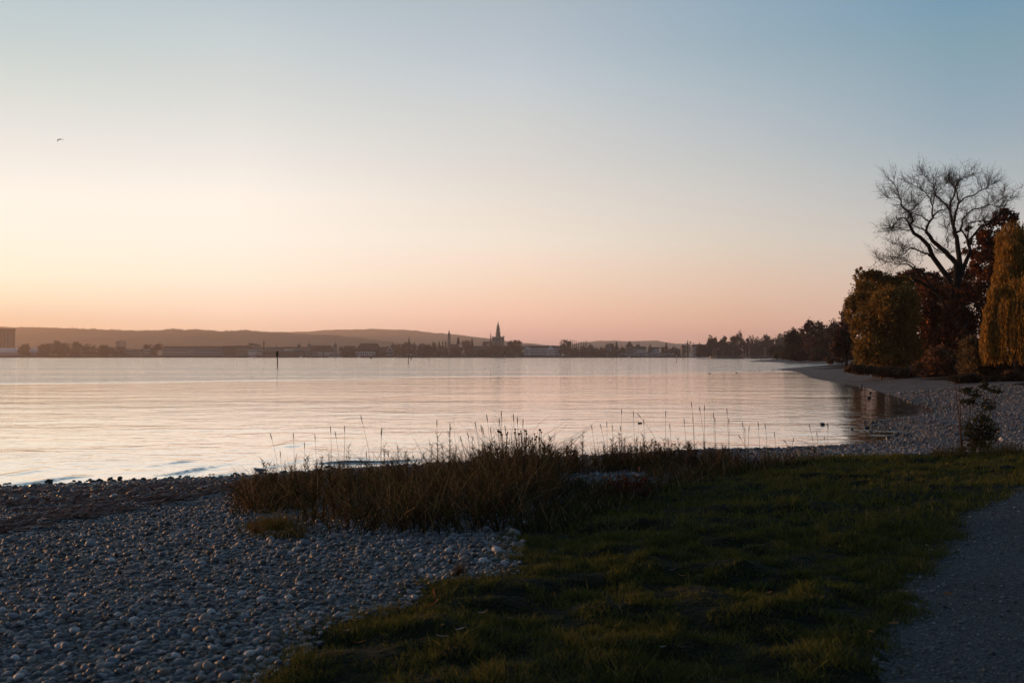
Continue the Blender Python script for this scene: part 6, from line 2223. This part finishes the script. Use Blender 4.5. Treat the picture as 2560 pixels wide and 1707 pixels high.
# leafy reed stems that stand out against the water
M_REED = mat('reed_stem', (0.06, 0.038, 0.022), 0.8, 0.15)
M_REEDL = mat('reed_leaf', (0.07, 0.045, 0.024), 0.75, 0.15, trans=0.2)


def base_under(px, py):
    q = hit(px, py)
    q.z -= 0.01
    return q


def leafy(px, ytop, pyb, label, group, full=1.0, seed=0):
    r3 = np.random.default_rng(seed)
    q = base_under(px, pyb)
    top = P(px + r3.normal() * 3, ytop, q.y)
    root = empty('leafy_reed', tuple(q), label, 'reed', group)
    H = top - q
    g = G()
    mid = H * 0.5 + Vector((r3.normal() * 0.015, 0, 0))
    g.tube([(0, 0, -0.02), mid, H * 0.97], [0.0055, 0.0045, 0.002], 5)
    g.build('stem', M_REED, root)
    n = int(34 * full)
    t_ = r3.uniform(0.25, 1.0, n)
    bs = np.array([tuple(H * t) for t in t_])
    an = r3.uniform(0, 6.28, n)
    L = r3.uniform(0.06, 0.20, n) * (1.2 - 0.6 * t_) * full ** 0.3
    tp = bs + np.stack([np.cos(an) * L * 0.6, np.sin(an) * L * 0.6, L * r3.uniform(0.3, 1.0, n)], 1)
    V, Fs, C = ribbons(bs, tp, r3.uniform(0.004, 0.010, n), np.ones((n, 3)), r3, 2, 0.25)
    o = mesh_np('leaves', V, Fs, M_REEDL, root)
    tag(o, kind='stuff')
    return root


LF = [(711, 1163, 1225), (736, 1139, 1222), (790, 1150, 1215), (825, 1135, 1215), (845, 1152, 1220), (871, 1115, 1215), (905, 1150, 1222), (961, 1112, 1220), (975, 1125, 1222), (996, 1115, 1222), (1010, 1130, 1220), (1060, 1140, 1225), (1080, 1108, 1222), (1097, 1084, 1225), (1108, 1105, 1222), (1125, 1076, 1225), (1138, 1112, 1222), (1153, 1127, 1222),
      (1178, 1145, 1225), (1198, 1130, 1228), (1212, 1115, 1230), (1230, 1122, 1228), (1240, 1110, 1232), (1280, 1115, 1235), (1295, 1120, 1228), (1330, 1130, 1228), (1367, 1125, 1215), (1383, 1130, 1210)]
LG = [(1411, 1102, 1180), (1420, 1115, 1182), (1428, 1099, 1180), (1440, 1112, 1182), (1454, 1079, 1180), (1462, 1104, 1182), (1490, 1125, 1182), (1515, 1112, 1180), (1530, 1097, 1182), (1538, 1106, 1180), (1549, 1080, 1182), (1557, 1100, 1180), (1563, 1099, 1182), (1575, 1108, 1180), (1590, 1098, 1182), (1602, 1083, 1180), (1612, 1104, 1182), (1627, 1097, 1180), (1640, 1108, 1180), (1663, 1099, 1180), (1671, 1097, 1180), (1688, 1110, 1178),
      (1701, 1097, 1178), (1721, 1105, 1178), (1740, 1112, 1176), (1757, 1105, 1176), (1787, 1110, 1174), (1809, 1112, 1172)]
LFL = by_landmark(LF, 'leafy dry reed')
for i, (a, b3, c) in enumerate(LF):
    lab = {13: 'tall leafy reed with two ragged tops, left of the dried flower heads', 15: 'tallest leafy reed of the middle bank, just left of the flower heads', 0: 'short leafy reed right beside the gull', 5: 'leafy reed standing alone at the end of the small breaking wave'}.get(i, LFL[i])
    leafy(a, b3, c, lab, 'leafy reeds of the middle bank', 2.2 if c - b3 > 110 else 1.7, 1200 + i)
LGL = by_landmark(LG, 'leafy strip reed')
for i, (a, b3, c) in enumerate(LG):
    lab = {4: 'slender leafy reed with one tall spike, right of the flower heads', 10: 'tall leafy reed left of the swimming grebe', 15: 'tall leafy reed right below the swimming grebe', 27: 'last small leafy reed where the grass strip ends'}.get(i, LGL[i])
    leafy(a, b3, c, lab, 'leafy reeds of the right strip', 2.0, 1300 + i)

# tall thin stalks with a narrow seed head
SK = [(675, 1081, 700, 1240), (700, 1125, 705, 1225), (733, 1080, 737, 1225), (761, 1104, 762, 1222), (787, 1084, 792, 1222), (826, 1064, 830, 1225), (837, 1076, 852, 1225), (861, 1062, 862, 1225), (901, 1037, 930, 1230), (916, 1127, 916, 1222), (955, 1067, 950, 1225), (953, 1074, 953, 1222), (1092, 1047, 1094, 1228), (1125, 1056, 1126, 1228),
      (1150, 1088, 1172, 1228), (1168, 1078, 1185, 1230), (1187, 1052, 1205, 1230), (1202, 1060, 1216, 1230), (1206, 1066, 1222, 1232), (1216, 1034, 1232, 1232), (1226, 1068, 1236, 1232), (1247, 1042, 1262, 1235), (1253, 1025, 1256, 1235), (1262, 1062, 1272, 1235), (1283, 1033, 1290, 1235), (1293, 1040, 1299, 1235), (1308, 1046, 1304, 1235),
      (1478, 1060, 1490, 1182), (1500, 1058, 1518, 1182), (1517, 1052, 1518, 1182), (1530, 1060, 1534, 1182), (1554, 1020, 1552, 1182), (1583, 1026, 1587, 1182), (1592, 1031, 1660, 1180), (1609, 1046, 1612, 1180), (1664, 1025, 1664, 1180), (1674, 1058, 1680, 1178), (1710, 1045, 1716, 1178), (1728, 1002, 1738, 1178), (1732, 1040, 1736, 1178), (1748, 1015, 1764, 1178), (1761, 1010, 1762, 1178), (1784, 1030, 1786, 1176),
      (1787, 1042, 1790, 1176), (1817, 1018, 1822, 1175), (1822, 1044, 1824, 1175), (1856, 1054, 1864, 1172), (1862, 1066, 1864, 1172), (1873, 1064, 1870, 1172), (1895, 1052, 1900, 1170), (1912, 1056, 1920, 1170), (1936, 1078, 1940, 1168), (1958, 1098, 1990, 1166), (1985, 1094, 1975, 1165), (2022, 1058, 2036, 1160), (2042, 1078, 2046, 1160), (2070, 1060, 2070, 1158), (2060, 1090, 2066, 1158), (1845, 1085, 1875, 1172), (1550, 1062, 1560, 1182)]
STL = {8: 'tallest slanting seed stalk left of the middle, standing clear over the water', 0: 'slanting seed stalk above the gull', 5: 'straight seed stalk in the group of three over the small wave', 22: 'upright cross topped seed stalk right over the dark flower heads', 31: 'seed stalk with a dark spike left of the swimming grebe', 33: 'seed stalk bowed over to the left above the grebe', 38: 'highest seed stalk of the right group, its tip against calm water', 44: 'dark notched seed stalk alone right of the tallest group', 54: 'thin seed stalk before the double rock, farthest right but one'}
SKL = by_landmark([(k_[0], k_[1], k_[3]) for k_ in SK], 'thin seed stalk')
for i, (a, b3, c, e) in enumerate(SK):
    r3 = np.random.default_rng(1500 + i)
    q = base_under(c, e)
    top = P(a, b3, q.y)
    reg = 'the middle grass bank' if a < 1400 else ('the strip behind the pebble patch' if a < 1840 else 'the lawn edge at the right')
    root = empty('seed_stalk', tuple(q), STL.get(i, SKL[i]), 'grass stalk', 'seed stalks of ' + reg)
    H = top - q
    bow = Vector(((c - a) * q.y / F * 0.25, 0, 0))
    pts = [Vector((0, 0, -0.01))] + [H * t + bow * math.sin(math.pi * t) for t in (0.3, 0.6, 0.85)]
    g = G()
    g.tube(pts + [H], [0.0032, 0.0028, 0.0024, 0.0019, 0.0012], 4)
    g.build('stem', M_REED, root)
    g = G()
    hl_ = min(0.14, H.length * 0.2)
    d1 = (H - pts[-1]).normalized()
    g.tube([H - d1 * hl_, H - d1 * hl_ * 0.55, H - d1 * hl_ * 0.2, H], [0.002, 0.0070, 0.006, 0.0015], 5)
    g.build('seed_head', M_REEDL, root)

# dried flower heads on branching stems
M_HEAD = mat('dried_flower', (0.022, 0.011, 0.008), 0.95, 0.05)
FP = [((1262, 1300), 'dried flower plant with a heavy clustered head, leftmost of three', [(1246, 1078, 1.5), (1251, 1081, 1.3), (1254.5, 1087, 1.2), (1269, 1080.5, 0.8), (1267, 1086, 1.1), (1235, 1104.5, 0.8), (1264, 1116, 0.9)]),
      ((1312, 1302), 'dried flower plant carrying the most heads, middle one of three', [(1288, 1073, 0.9), (1287, 1081.5, 1.1), (1302, 1078, 0.8), (1297.5, 1085, 1.3), (1303, 1083.5, 0.9), (1311, 1075, 0.8), (1315, 1078, 1.2), (1316, 1084, 1.1), (1317, 1096, 1.0), (1292, 1107.5, 0.8), (1318, 1113, 0.9), (1315, 1119, 0.7)]),
      ((1345, 1290), 'dried flower plant leaning out to the right, last of three', [(1331, 1096, 1.0), (1336, 1085, 0.9), (1341, 1092, 1.2), (1338, 1098.5, 1.2), (1350, 1075, 1.2), (1353.5, 1080, 0.9), (1348, 1096, 1.0), (1350, 1113, 0.8), (1328, 1128, 1.0)])]
for (bp, lab, heads) in FP:
    q = base_under(*bp)
    r3 = np.random.default_rng(bp[0])
    root = empty('dried_flower', tuple(q), lab, 'dried flower', 'dried flowers in the tall grass')
    cxm = sum(h[0] for h in heads) / len(heads)
    k = q.y / F
    fork = P(cxm * 0.5 + bp[0] * 0.5, 1160, q.y) - q
    g = G()
    g.tube([(0, 0, -0.02), fork * 0.5 + Vector((0.01, 0, 0)), fork], [0.009, 0.0075, 0.006], 6)
    for (a, b3, s_) in heads:
        hp = P(a, b3, q.y + r3.normal() * 0.08) - q
        st = fork * r3.uniform(0.72, 1.0)
        mid = st.lerp(hp, 0.5) + Vector(((hp.x - st.x) * 0.18, 0, -0.01))
        g.tube([st, mid, hp], [0.0045, 0.0035, 0.0028], 5)
    g.build('stem', M_REED, root)
    for (a, b3, s_) in heads:
        hp = P(a, b3, q.y + r3.normal() * 0.03) - q
        g = G()
        R0 = 2.7 * s_ * k
        g.ell(hp, (R0, R0, R0 * 0.75), 8, 5)
        for _ in range(9):
            v = Vector(r3.normal(size=3)).normalized()
            v.z = abs(v.z) * 0.6
            g.cone(hp + v * R0 * 0.6, R0 * 0.42, R0 * 0.9, 4)
        g.build('flower_head', M_HEAD, root)

# red leaved weed beside the pebble patch, and low herbs at the lawn edge
M_REDL = mat('red_leaf', (0.085, 0.018, 0.009), 0.7, 0.15, attr='Col', trans=0.25)
rw_ = hit(1578, 1252)
red = empty('red_weed', tuple(rw_), 'small plant with deep red autumn leaves below the pebble patch', 'plant')
pts = r2.normal(size=(300, 3)) * np.array((0.15, 0.10, 0.07)) + np.array((0, 0, 0.21))
pts = pts[pts[:, 2] > 0.02]
V, Fq, C = quads_at(pts, 0.026, pal(len(pts), [(0.11, 0.020, 0.011), (0.08, 0.016, 0.010), (0.055, 0.018, 0.011), (0.12, 0.038, 0.014)], r2), r2, asp=1.3)
o = mesh_np('leaves', V, Fq, M_REDL, red, C)
tag(o, kind='stuff')
g = G()
for _ in range(9):
    v = r2.normal(size=2) * 0.11
    g.tube([(0, 0, -0.01), (v[0] * 0.5, v[1] * 0.5, 0.07), (v[0], v[1], 0.15)], [0.004, 0.003, 0.002], 4)
g.build('stem', M_REED, red)
for i, (a, b3, h_, cl, lab) in enumerate(((1290, 1322, 0.14, (0.06, 0.065, 0.014), 'bushy green herb at the tip of the grass bank'), (640, 1338, 0.15, (0.085, 0.05, 0.02), 'tan low tuft on the pebbles, left of the green one'), (690, 1332, 0.20, (0.065, 0.058, 0.016), 'green feathery tuft on the pebbles before the grass bank'), (1700, 1190, 0.12, (0.09, 0.045, 0.02), 'rusty leaved herb at the foot of the right grass strip'), (1150, 1440, 0.10, (0.075, 0.05, 0.022), 'thin brown herb where lawn and pebbles meet'))):
    q = hit(a, b3)
    root = empty('herb', tuple(q), lab, 'herb')
    n = 170
    pts = r2.normal(size=(n, 3)) * np.array((0.45, 0.4, 0.38)) * h_ + np.array((0, 0, h_ * 0.55))
    pts = pts[pts[:, 2] > 0.01]
    bs = np.stack([pts[:, 0] * 0.25, pts[:, 1] * 0.25, np.zeros(len(pts))], 1)
    V, Fs, C = ribbons(bs, pts * np.array((1, 1, 1.25)), np.full(len(pts), 0.005), pal(len(pts), [cl], r2), r2, 3)
    o = mesh_np('leaves', V, Fs, M_STRAW, root, C)
    tag(o, kind='stuff')

# ------------------------------------------------------------------ young leafy tree with two bare stakes at the lawn edge
yb_ = hit(2450, 1126)
YD = yb_.y
M_YL = [mat('young_leaf', c, 0.6, 0.25, trans=0.2) for c in ((0.034, 0.036, 0.012), (0.028, 0.028, 0.011), (0.06, 0.045, 0.012), (0.11, 0.075, 0.014))]
yt = empty('young_tree', tuple(yb_), 'young leafy tree with several stems at the edge of the lawn', 'tree')
stems = [[(2452, 1126), (2454, 1060), (2458, 1010), (2462, 965), (2464, 935)], [(2428, 1124), (2426, 1060), (2425, 1010), (2427, 990)], [(2440, 1126), (2442, 1070), (2440, 1035)], [(2472, 1126), (2476, 1080), (2480, 1050)], [(2460, 1120), (2470, 1050), (2486, 1000), (2496, 975)]]
g = G()
for st in stems:
    pts = [P(a, b3, YD + 0.05 * i) - yb_ for i, (a, b3) in enumerate(st)]
    pts[0].z = -0.02
    g.tube(pts, [0.009 - 0.0015 * i for i in range(len(pts))], 6)
g.build('stems', M_BARK, yt)
lmesh = []
for i in range(4):
    g = G()
    s_ = 0.045
    g.add([(0, 0, 0), (-0.34 * s_, 0.5 * s_, 0.10 * s_), (0.34 * s_, 0.5 * s_, 0.10 * s_), (-0.36 * s_, 1.0 * s_, 0.06 * s_), (0.36 * s_, 1.0 * s_, 0.06 * s_), (0, 0.5 * s_, 0), (0, 1.0 * s_, -0.05 * s_), (0, 1.6 * s_, -0.3 * s_)],
          [(0, 5, 1), (0, 2, 5), (1, 5, 6, 3), (5, 2, 4, 6), (3, 6, 7), (6, 4, 7)])
    me = bpy.data.meshes.new('leaf')
    me.from_pydata(g.v, [], g.f)
    me.materials.append(M_YL[i])
    lmesh.append(me)
YLUMP = [(2450, 1100, 40, 26, 90), (2425, 1075, 22, 22, 36), (2470, 1080, 26, 26, 46), (2452, 1050, 22, 20, 34), (2424, 1003, 20, 7, 22), (2415, 975, 14, 6, 14), (2462, 965, 14, 10, 14), (2490, 977, 16, 4, 12), (2472, 1015, 20, 14, 20), (2440, 985, 14, 7, 12)]
cnt = 0
for (a, b3, rx, ry, n) in YLUMP:
    for _ in range(n):
        if cnt >= 300:
            break
        v = r2.normal(size=3) * 0.55
        p = P(a + v[0] * rx, min(b3 + v[1] * ry, 1122), YD + v[2] * rx * YD / F * 0.8) - yb_
        o = bpy.data.objects.new('leaf', lmesh[r2.choice(4, p=(0.45, 0.35, 0.15, 0.05))])
        link(o, yt)
        o.location = p
        o.rotation_euler = (r2.normal() * 0.7 - 0.2, r2.normal() * 0.5, r2.uniform(0, 6.28))
        q_ = r2.uniform(1.0, 1.7)
        o.scale = (q_, q_, q_)
        cnt += 1
pts, cl2 = [], []
for (a, b3, rx, ry, n) in YLUMP:
    for _ in range(n * 6):
        v = r2.normal(size=3) * 0.6
        p = P(a + v[0] * rx, min(b3 + v[1] * ry, 1123), YD + v[2] * rx * YD / F * 0.8) - yb_
        pts.append(tuple(p))
pts = np.array(pts)
V, Fq, C = quads_at(pts, 0.030, pal(len(pts), [(0.034, 0.036, 0.012), (0.028, 0.028, 0.011), (0.05, 0.04, 0.012)], r2), r2, asp=1.5)
o = mesh_np('leaves', V, Fq, M_LEAF, yt, C)
tag(o, kind='stuff')
M_STAKE = mat('stake_wood', (0.10, 0.05, 0.03), 0.85, 0.15, noise=(8, 0.6))
for k, (a, b3, c, e, lab) in enumerate(((2388, 952, 2404, 1128, 'thin slanting wooden stake beside the young tree, the outer one'), (2398, 962, 2406, 1128, 'thin wooden stake right against the young tree'))):
    q = hit(c, e)
    root = empty('stake', tuple(q), lab, 'stake', 'wooden stakes at the young tree')
    t_ = P(a, b3, q.y + 0.1 * k) - q
    g = G()
    g.tube([(0, 0, -0.05), t_ * 0.4 + Vector((0.012 * (1 - 2 * k), 0, 0)), t_ * 0.75, t_], [0.013, 0.012, 0.010, 0.008], 7)
    g.build('pole', M_STAKE, root)
    g = G()
    g.tube([t_ * 0.55 - Vector((0, 0, 0.015)), t_ * 0.55 + Vector((0, 0, 0.02))], 0.016, 7)
    g.build('tie', M_BARK, root)
for a, b3, w_, h_, lab, m_ in ((2509, 1101, 24, 11, 'pale boulder behind the lawn, right of the young tree', M_PEB), ):
    q = hit(a, b3)
    k = q.y / F
    V0 = ICO2[0].copy()
    r3 = np.random.default_rng(3)
    for _ in range(5):
        dv = r3.normal(size=3)
        dv /= np.linalg.norm(dv)
        V0 -= np.outer(np.clip(V0 @ dv - 0.5, 0, 1) * 0.9, dv)
    V0 *= np.array([w_ * k / 2, w_ * k / 2, h_ * k])
    o = mesh_np('boulder', V0, ICO2[1], m_, None, np.tile((0.42, 0.43, 0.47), (len(V0), 1)))
    o.location = tuple(q)
    tag(o, lab, 'boulder')
q = hit(2535, 1105)
g = G()
g.tube([(-0.12, 0, 0.02), (-0.02, 0.01, 0.035), (0.11, 0, 0.025)], [0.012, 0.016, 0.010], 7)
o = g.build('driftwood', M_TRIM)
o.location = q
tag(o, 'short bleached stick lying beside the pale boulder', 'driftwood')

# ------------------------------------------------------------------ fallen leaves
LC = {'o': (0.22, 0.095, 0.028), 'y': (0.26, 0.15, 0.03), 'w': (0.34, 0.30, 0.27), 'r': (0.12, 0.045, 0.03)}
LM = {k: mat('fallen_leaf', c, 0.7, 0.2, trans=0.2) for k, c in LC.items()}
FLV = [(1083, 1505, 'o', 14, 'upright orange leaf at the lawn edge beside the pebbles'), (1082, 1541, 'o', 30, 'long curled ochre leaf lying flat just inside the lawn edge'), (1207, 1541, 'w', 18, 'curved pale leaf on the dark lawn, brightest of all'), (1149, 1618, 'w', 18, 'flat pale oval leaf on the near lawn'), (1102, 1635, 'w', 20, 'long grey leaf beside the flat pale oval one'),
       (893, 1651, 'o', 24, 'two toned orange leaf lying alone near the front pebbles'), (1105, 1603, 'y', 8, 'tiny orange leaf above the long grey leaf'), (883, 1584, 'y', 12, 'yellow leaf in a dark hollow at the lawn edge'), (866, 1602, 'w', 14, 'pale leaf tip in the dark hollow at the lawn edge'), (1053, 1637, 'y', 8, 'tiny yellow leaf left of the grey leaf'), (652, 1662, 'w', 8, 'small pale leaf among grass at the front pebbles'),
       (1274, 1562, 'w', 9, 'small white petal like leaf on the mid lawn'), (1386, 1503, 'o', 14, 'orange leaf standing in the middle of the lawn'), (1655, 1640, 'w', 12, 'pale grey leaf near the reddish straw'), (1697, 1637, 'r', 24, 'reddish straw like leaf on the near dark lawn'), (1824, 1512, 'o', 14, 'golden leaf by itself on the lawn before the path'), (1704, 1449, 'o', 12, 'orange scrap beside a pale stone in the lawn'),
       (1680, 1440, 'w', 11, 'round pale leaf like a pebble in the lawn'), (1644, 1366, 'w', 7, 'tiny bright leaf on the upper lawn'), (1408, 1314, 'o', 9, 'brown orange leaf at the top of the lawn below the grass bank'), (1351, 1355, 'o', 10, 'pinkish leaf at the narrow tip of the pebble field'), (1921, 1510, 'o', 12, 'pale orange leaf on the lawn nearest the gravel path'), (2108, 1221, 'w', 7, 'tiny white speck of leaf on the far lawn'),
       (2177, 1605, 'y', 12, 'yellowish leaf on dark grass beside the path'), (2317, 1374, 'w', 8, 'small white leaf on the edge of the gravel path'), (2294, 1425, 'r', 18, 'rusty leaf on the gravel path edge'), (2369, 1499, 'o', 16, 'thin orange needle like leaf on the gravel'), (2234, 1580, 'o', 18, 'tan leaf on the gravel just over the lawn edge'), (258, 1556, 'y', 14, 'bright yellow leaf upright among the pebbles'), (240, 1560, 'r', 22, 'long brown leaf lying by the bright yellow one'),
       (892, 1378, 'w', 9, 'pale scrap of leaf on pebbles below the grass bank'), (1125, 1392, 'o', 10, 'orange leaf on pebbles near the tip of the field'), (1620, 1212, 'w', 10, 'white leaf on the pebble patch by the red weed')]
for i, (a, b3, c, s_, lab) in enumerate(FLV):
    q = hit(a, b3)
    r3 = np.random.default_rng(2000 + i)
    L = s_ * q.y / F * 1.5
    W = L * (0.42 if s_ < 20 else 0.26)
    cu = r3.uniform(0.1, 0.35) * L
    g = G()
    V_, F_ = [], []
    for j in range(6):
        t_ = j / 5
        w = W * 0.5 * math.sin(math.pi * min(t_ * 0.93 + 0.05, 1)) ** 0.8
        zc = cu * (2 * t_ - 1) ** 2 * 0.6
        V_ += [(-w, L * (t_ - 0.5), zc + w * 0.35), (0, L * (t_ - 0.5), zc), (w, L * (t_ - 0.5), zc + w * 0.35)]
    for j in range(5):
        o_ = j * 3
        F_ += [(o_, o_ + 1, o_ + 4, o_ + 3), (o_ + 1, o_ + 2, o_ + 5, o_ + 4)]
    g.add(V_, F_)
    g.tube([(0, -L * 0.68, cu * 0.7), (0, -L * 0.48, cu * 0.5)], 0.0012, 4)
    o = g.build('fallen_leaf', LM[c], None, True)
    up_ = 'upright' in lab or 'standing' in lab
    o.location = q + Vector((0, 0, 0.05 if b3 > 1290 and not (a < 700 or a > 2250) else 0.03))
    o.rotation_euler = (R(65) if up_ else r3.normal() * 0.25, r3.normal() * 0.25, r3.uniform(0.9, 2.2))
    tag(o, lab, 'leaf', 'fallen leaves on lawn and shingle')

# ------------------------------------------------------------------ birds
M_GULLG = mat('gull_grey', (0.16, 0.17, 0.20), 0.7, 0.2)
M_GULLW = mat('gull_white', (0.62, 0.60, 0.60), 0.7, 0.2)
M_DARKB = mat('dark_plumage', (0.02, 0.017, 0.016), 0.7, 0.2)
M_BILL = mat('bill', (0.25, 0.06, 0.02), 0.5, 0.4)
q = hit(648, 1184)
gu = empty('gull', tuple(q), 'small grey gull standing at the edge of the water', 'gull', None, R(0))
g = G()
rt = Euler((0, R(8), 0)).to_matrix()
g.ell((0.0, 0, 0.125), (0.115, 0.055, 0.058), 14, 9, rt)
g.ell((-0.075, 0, 0.145), (0.055, 0.043, 0.045), 10, 7, Euler((0, R(35), 0)).to_matrix())
g.ell((-0.105, 0, 0.168), (0.036, 0.030, 0.031), 10, 7)
g.build('body', M_GULLW, gu, True)
for s_ in (-1, 1):
    g = G()
    g.ell((0.045, s_ * 0.045, 0.135), (0.12, 0.016, 0.038), 12, 7, Euler((0, R(7), 0)).to_matrix())
    g.add([(0.13, s_ * 0.045, 0.14), (0.13, s_ * 0.03, 0.115), (0.205, s_ * 0.012, 0.122)], [(0, 1, 2)])
    g.build('wing', M_GULLG, gu, True)
g = G()
g.add([(0.10, -0.03, 0.125), (0.10, 0.03, 0.125), (0.175, 0.022, 0.110), (0.175, -0.022, 0.110), (0.10, -0.03, 0.11), (0.10, 0.03, 0.11), (0.175, 0.022, 0.106), (0.175, -0.022, 0.106)],
      [(0, 1, 2, 3), (7, 6, 5, 4), (0, 3, 7, 4), (1, 5, 6, 2), (2, 6, 7, 3), (0, 4, 5, 1)])
g.build('tail', M_GULLW, gu)
g = G()
g.tube([(-0.135, 0, 0.166), (-0.155, 0, 0.160), (-0.172, 0, 0.150)], [0.008, 0.006, 0.002], 6)
g.build('beak', M_BILL, gu)
for s_ in (-1, 1):
    g = G()
    g.tube([(0.0, s_ * 0.022, 0.09), (0.004, s_ * 0.022, 0.045), (0.0, s_ * 0.022, 0.004)], 0.0045, 5)
    g.tube([(0.012, s_ * 0.022, 0.004), (-0.03, s_ * 0.022, 0.003)], 0.004, 5)
    g.build('leg', M_BILL, gu)
    g = G()
    g.ell((-0.118, s_ * 0.026, 0.175), (0.005, 0.003, 0.005), 6, 4)
    g.build('eye', M_DARKB, gu)

d_ = 120.0
fb = empty('flying_bird', tuple(P(149, 349, d_)), 'dark gull flying alone high over the lake', 'bird', None, 0)
k = d_ / F
g = G()
g.ell((0, 0, 0), (0.07, 0.22, 0.065), 10, 8, Euler((R(18), 0, 0)).to_matrix())
g.ell((0.035, -0.17, -0.07), (0.05, 0.08, 0.045), 8, 6)
g.add([(-0.04, 0.18, 0.05), (0.04, 0.18, 0.05), (0.06, 0.33, 0.10), (-0.06, 0.33, 0.10), (0, 0.18, 0.07), (0, 0.33, 0.115)], [(0, 1, 2, 3), (0, 3, 5, 4), (1, 4, 5, 2)])
g.build('body', M_DARKB, fb, True)
for nm, pl in (('wing', [(0, 0.5), (-2, 0.2), (-4.2, -0.2), (-6.0, -1.2), (-7.0, -3.4), (-7.4, -5.2)]), ('wing', [(0.4, 0.4), (2, 0.9), (4.2, 1.2), (6.0, 0.6), (7.6, -1.0), (9.2, -2.8)])):
    g = G()
    V_, F_ = [], []
    ch = [0.24, 0.25, 0.22, 0.19, 0.13, 0.03]
    n = len(pl)
    for i, (a, b3) in enumerate(pl):
        x, z = a * k, b3 * k
        c = ch[i]
        yo = 0.04 * i
        V_ += [(x, yo - c * 0.5, z), (x, yo + c * 0.5, z - 0.01), (x, yo, z + 0.03)]
    for i in range(n - 1):
        o_ = i * 3
        F_ += [(o_, o_ + 3, o_ + 5, o_ + 2), (o_ + 2, o_ + 5, o_ + 4, o_ + 1), (o_ + 1, o_ + 4, o_ + 3, o_)]
    g.add(V_, F_)
    g.build('wing', M_DARKB, fb, True)

d_ = EYE * F / (1058 - 889.99)
gr = empty('grebe', (xx_(1599, d_), d_, 0), 'long necked grebe swimming alone on the calm water', 'grebe')
k = d_ / F
g = G()
g.ell((0.8 * k, 0, 0.02), (5.5 * k, 2.4 * k, 1.9 * k), 12, 7)
g.tube([(-3.2 * k, 0, 0.02), (-4.0 * k, 0, 2.0 * k), (-3.8 * k, 0, 4.4 * k), (-3.9 * k, 0, 5.6 * k)], [1.2 * k, 0.7 * k, 0.5 * k, 0.6 * k], 8)
g.ell((-4.1 * k, 0, 6.0 * k), (1.15 * k, 0.7 * k, 0.75 * k), 9, 6)
g.build('body', M_DARKB, gr, True)
g = G()
g.tube([(-5.0 * k, 0, 6.0 * k), (-6.8 * k, 0, 5.8 * k)], [0.3 * k, 0.06 * k], 6)
g.build('beak', M_BILL, gr)
DK = [(1774, 934, 'lone dark duck far out, leftmost of the scattered ducks'), (1842, 933.5, 'second lone dark duck right of the leftmost one'), (1875, 928.5, 'small duck in the loose row off the spit, first of it'), (1886.5, 929, 'larger duck in the loose row off the spit'), (1899, 929, 'duck directly right of the larger one in the loose row'), (1931, 927.5, 'duck close to the spit tip, last of the loose row'), (1958, 926.5, 'duck beside the shingle spit, near its stones')]
dproto = None
for a, b3, lab in DK:
    d_ = EYE * F / (b3 - 889.99)
    if dproto is None:
        dproto = empty('duck', (0, 0, 0), lab, 'duck', 'ducks scattered off the spit')
        g = G()
        g.ell((0, 0, 0.06), (0.26, 0.12, 0.11), 12, 7)
        g.add([(0.2, -0.05, 0.10), (0.2, 0.05, 0.10), (0.36, 0, 0.17), (0.2, 0, 0.04)], [(0, 1, 2), (0, 2, 3), (1, 3, 2), (0, 3, 1)])
        g.ell((-0.22, 0, 0.22), (0.075, 0.055, 0.06), 9, 6)
        g.tube([(-0.17, 0, 0.08), (-0.21, 0, 0.2)], [0.06, 0.045], 7)
        g.build('body', M_DARKB, dproto, True)
        g = G()
        g.tube([(-0.28, 0, 0.22), (-0.36, 0, 0.20)], [0.025, 0.018], 6)
        g.build('beak', M_BILL, dproto)
        o = dproto
    else:
        o = copy_tree(dproto)
        o['label'] = lab
    o.location = (xx_(a, d_), d_, 0)
    o.rotation_euler = (0, 0, (0, 3.14)[int(a) % 2])
    o.scale = (0.62, 0.62, 0.62)
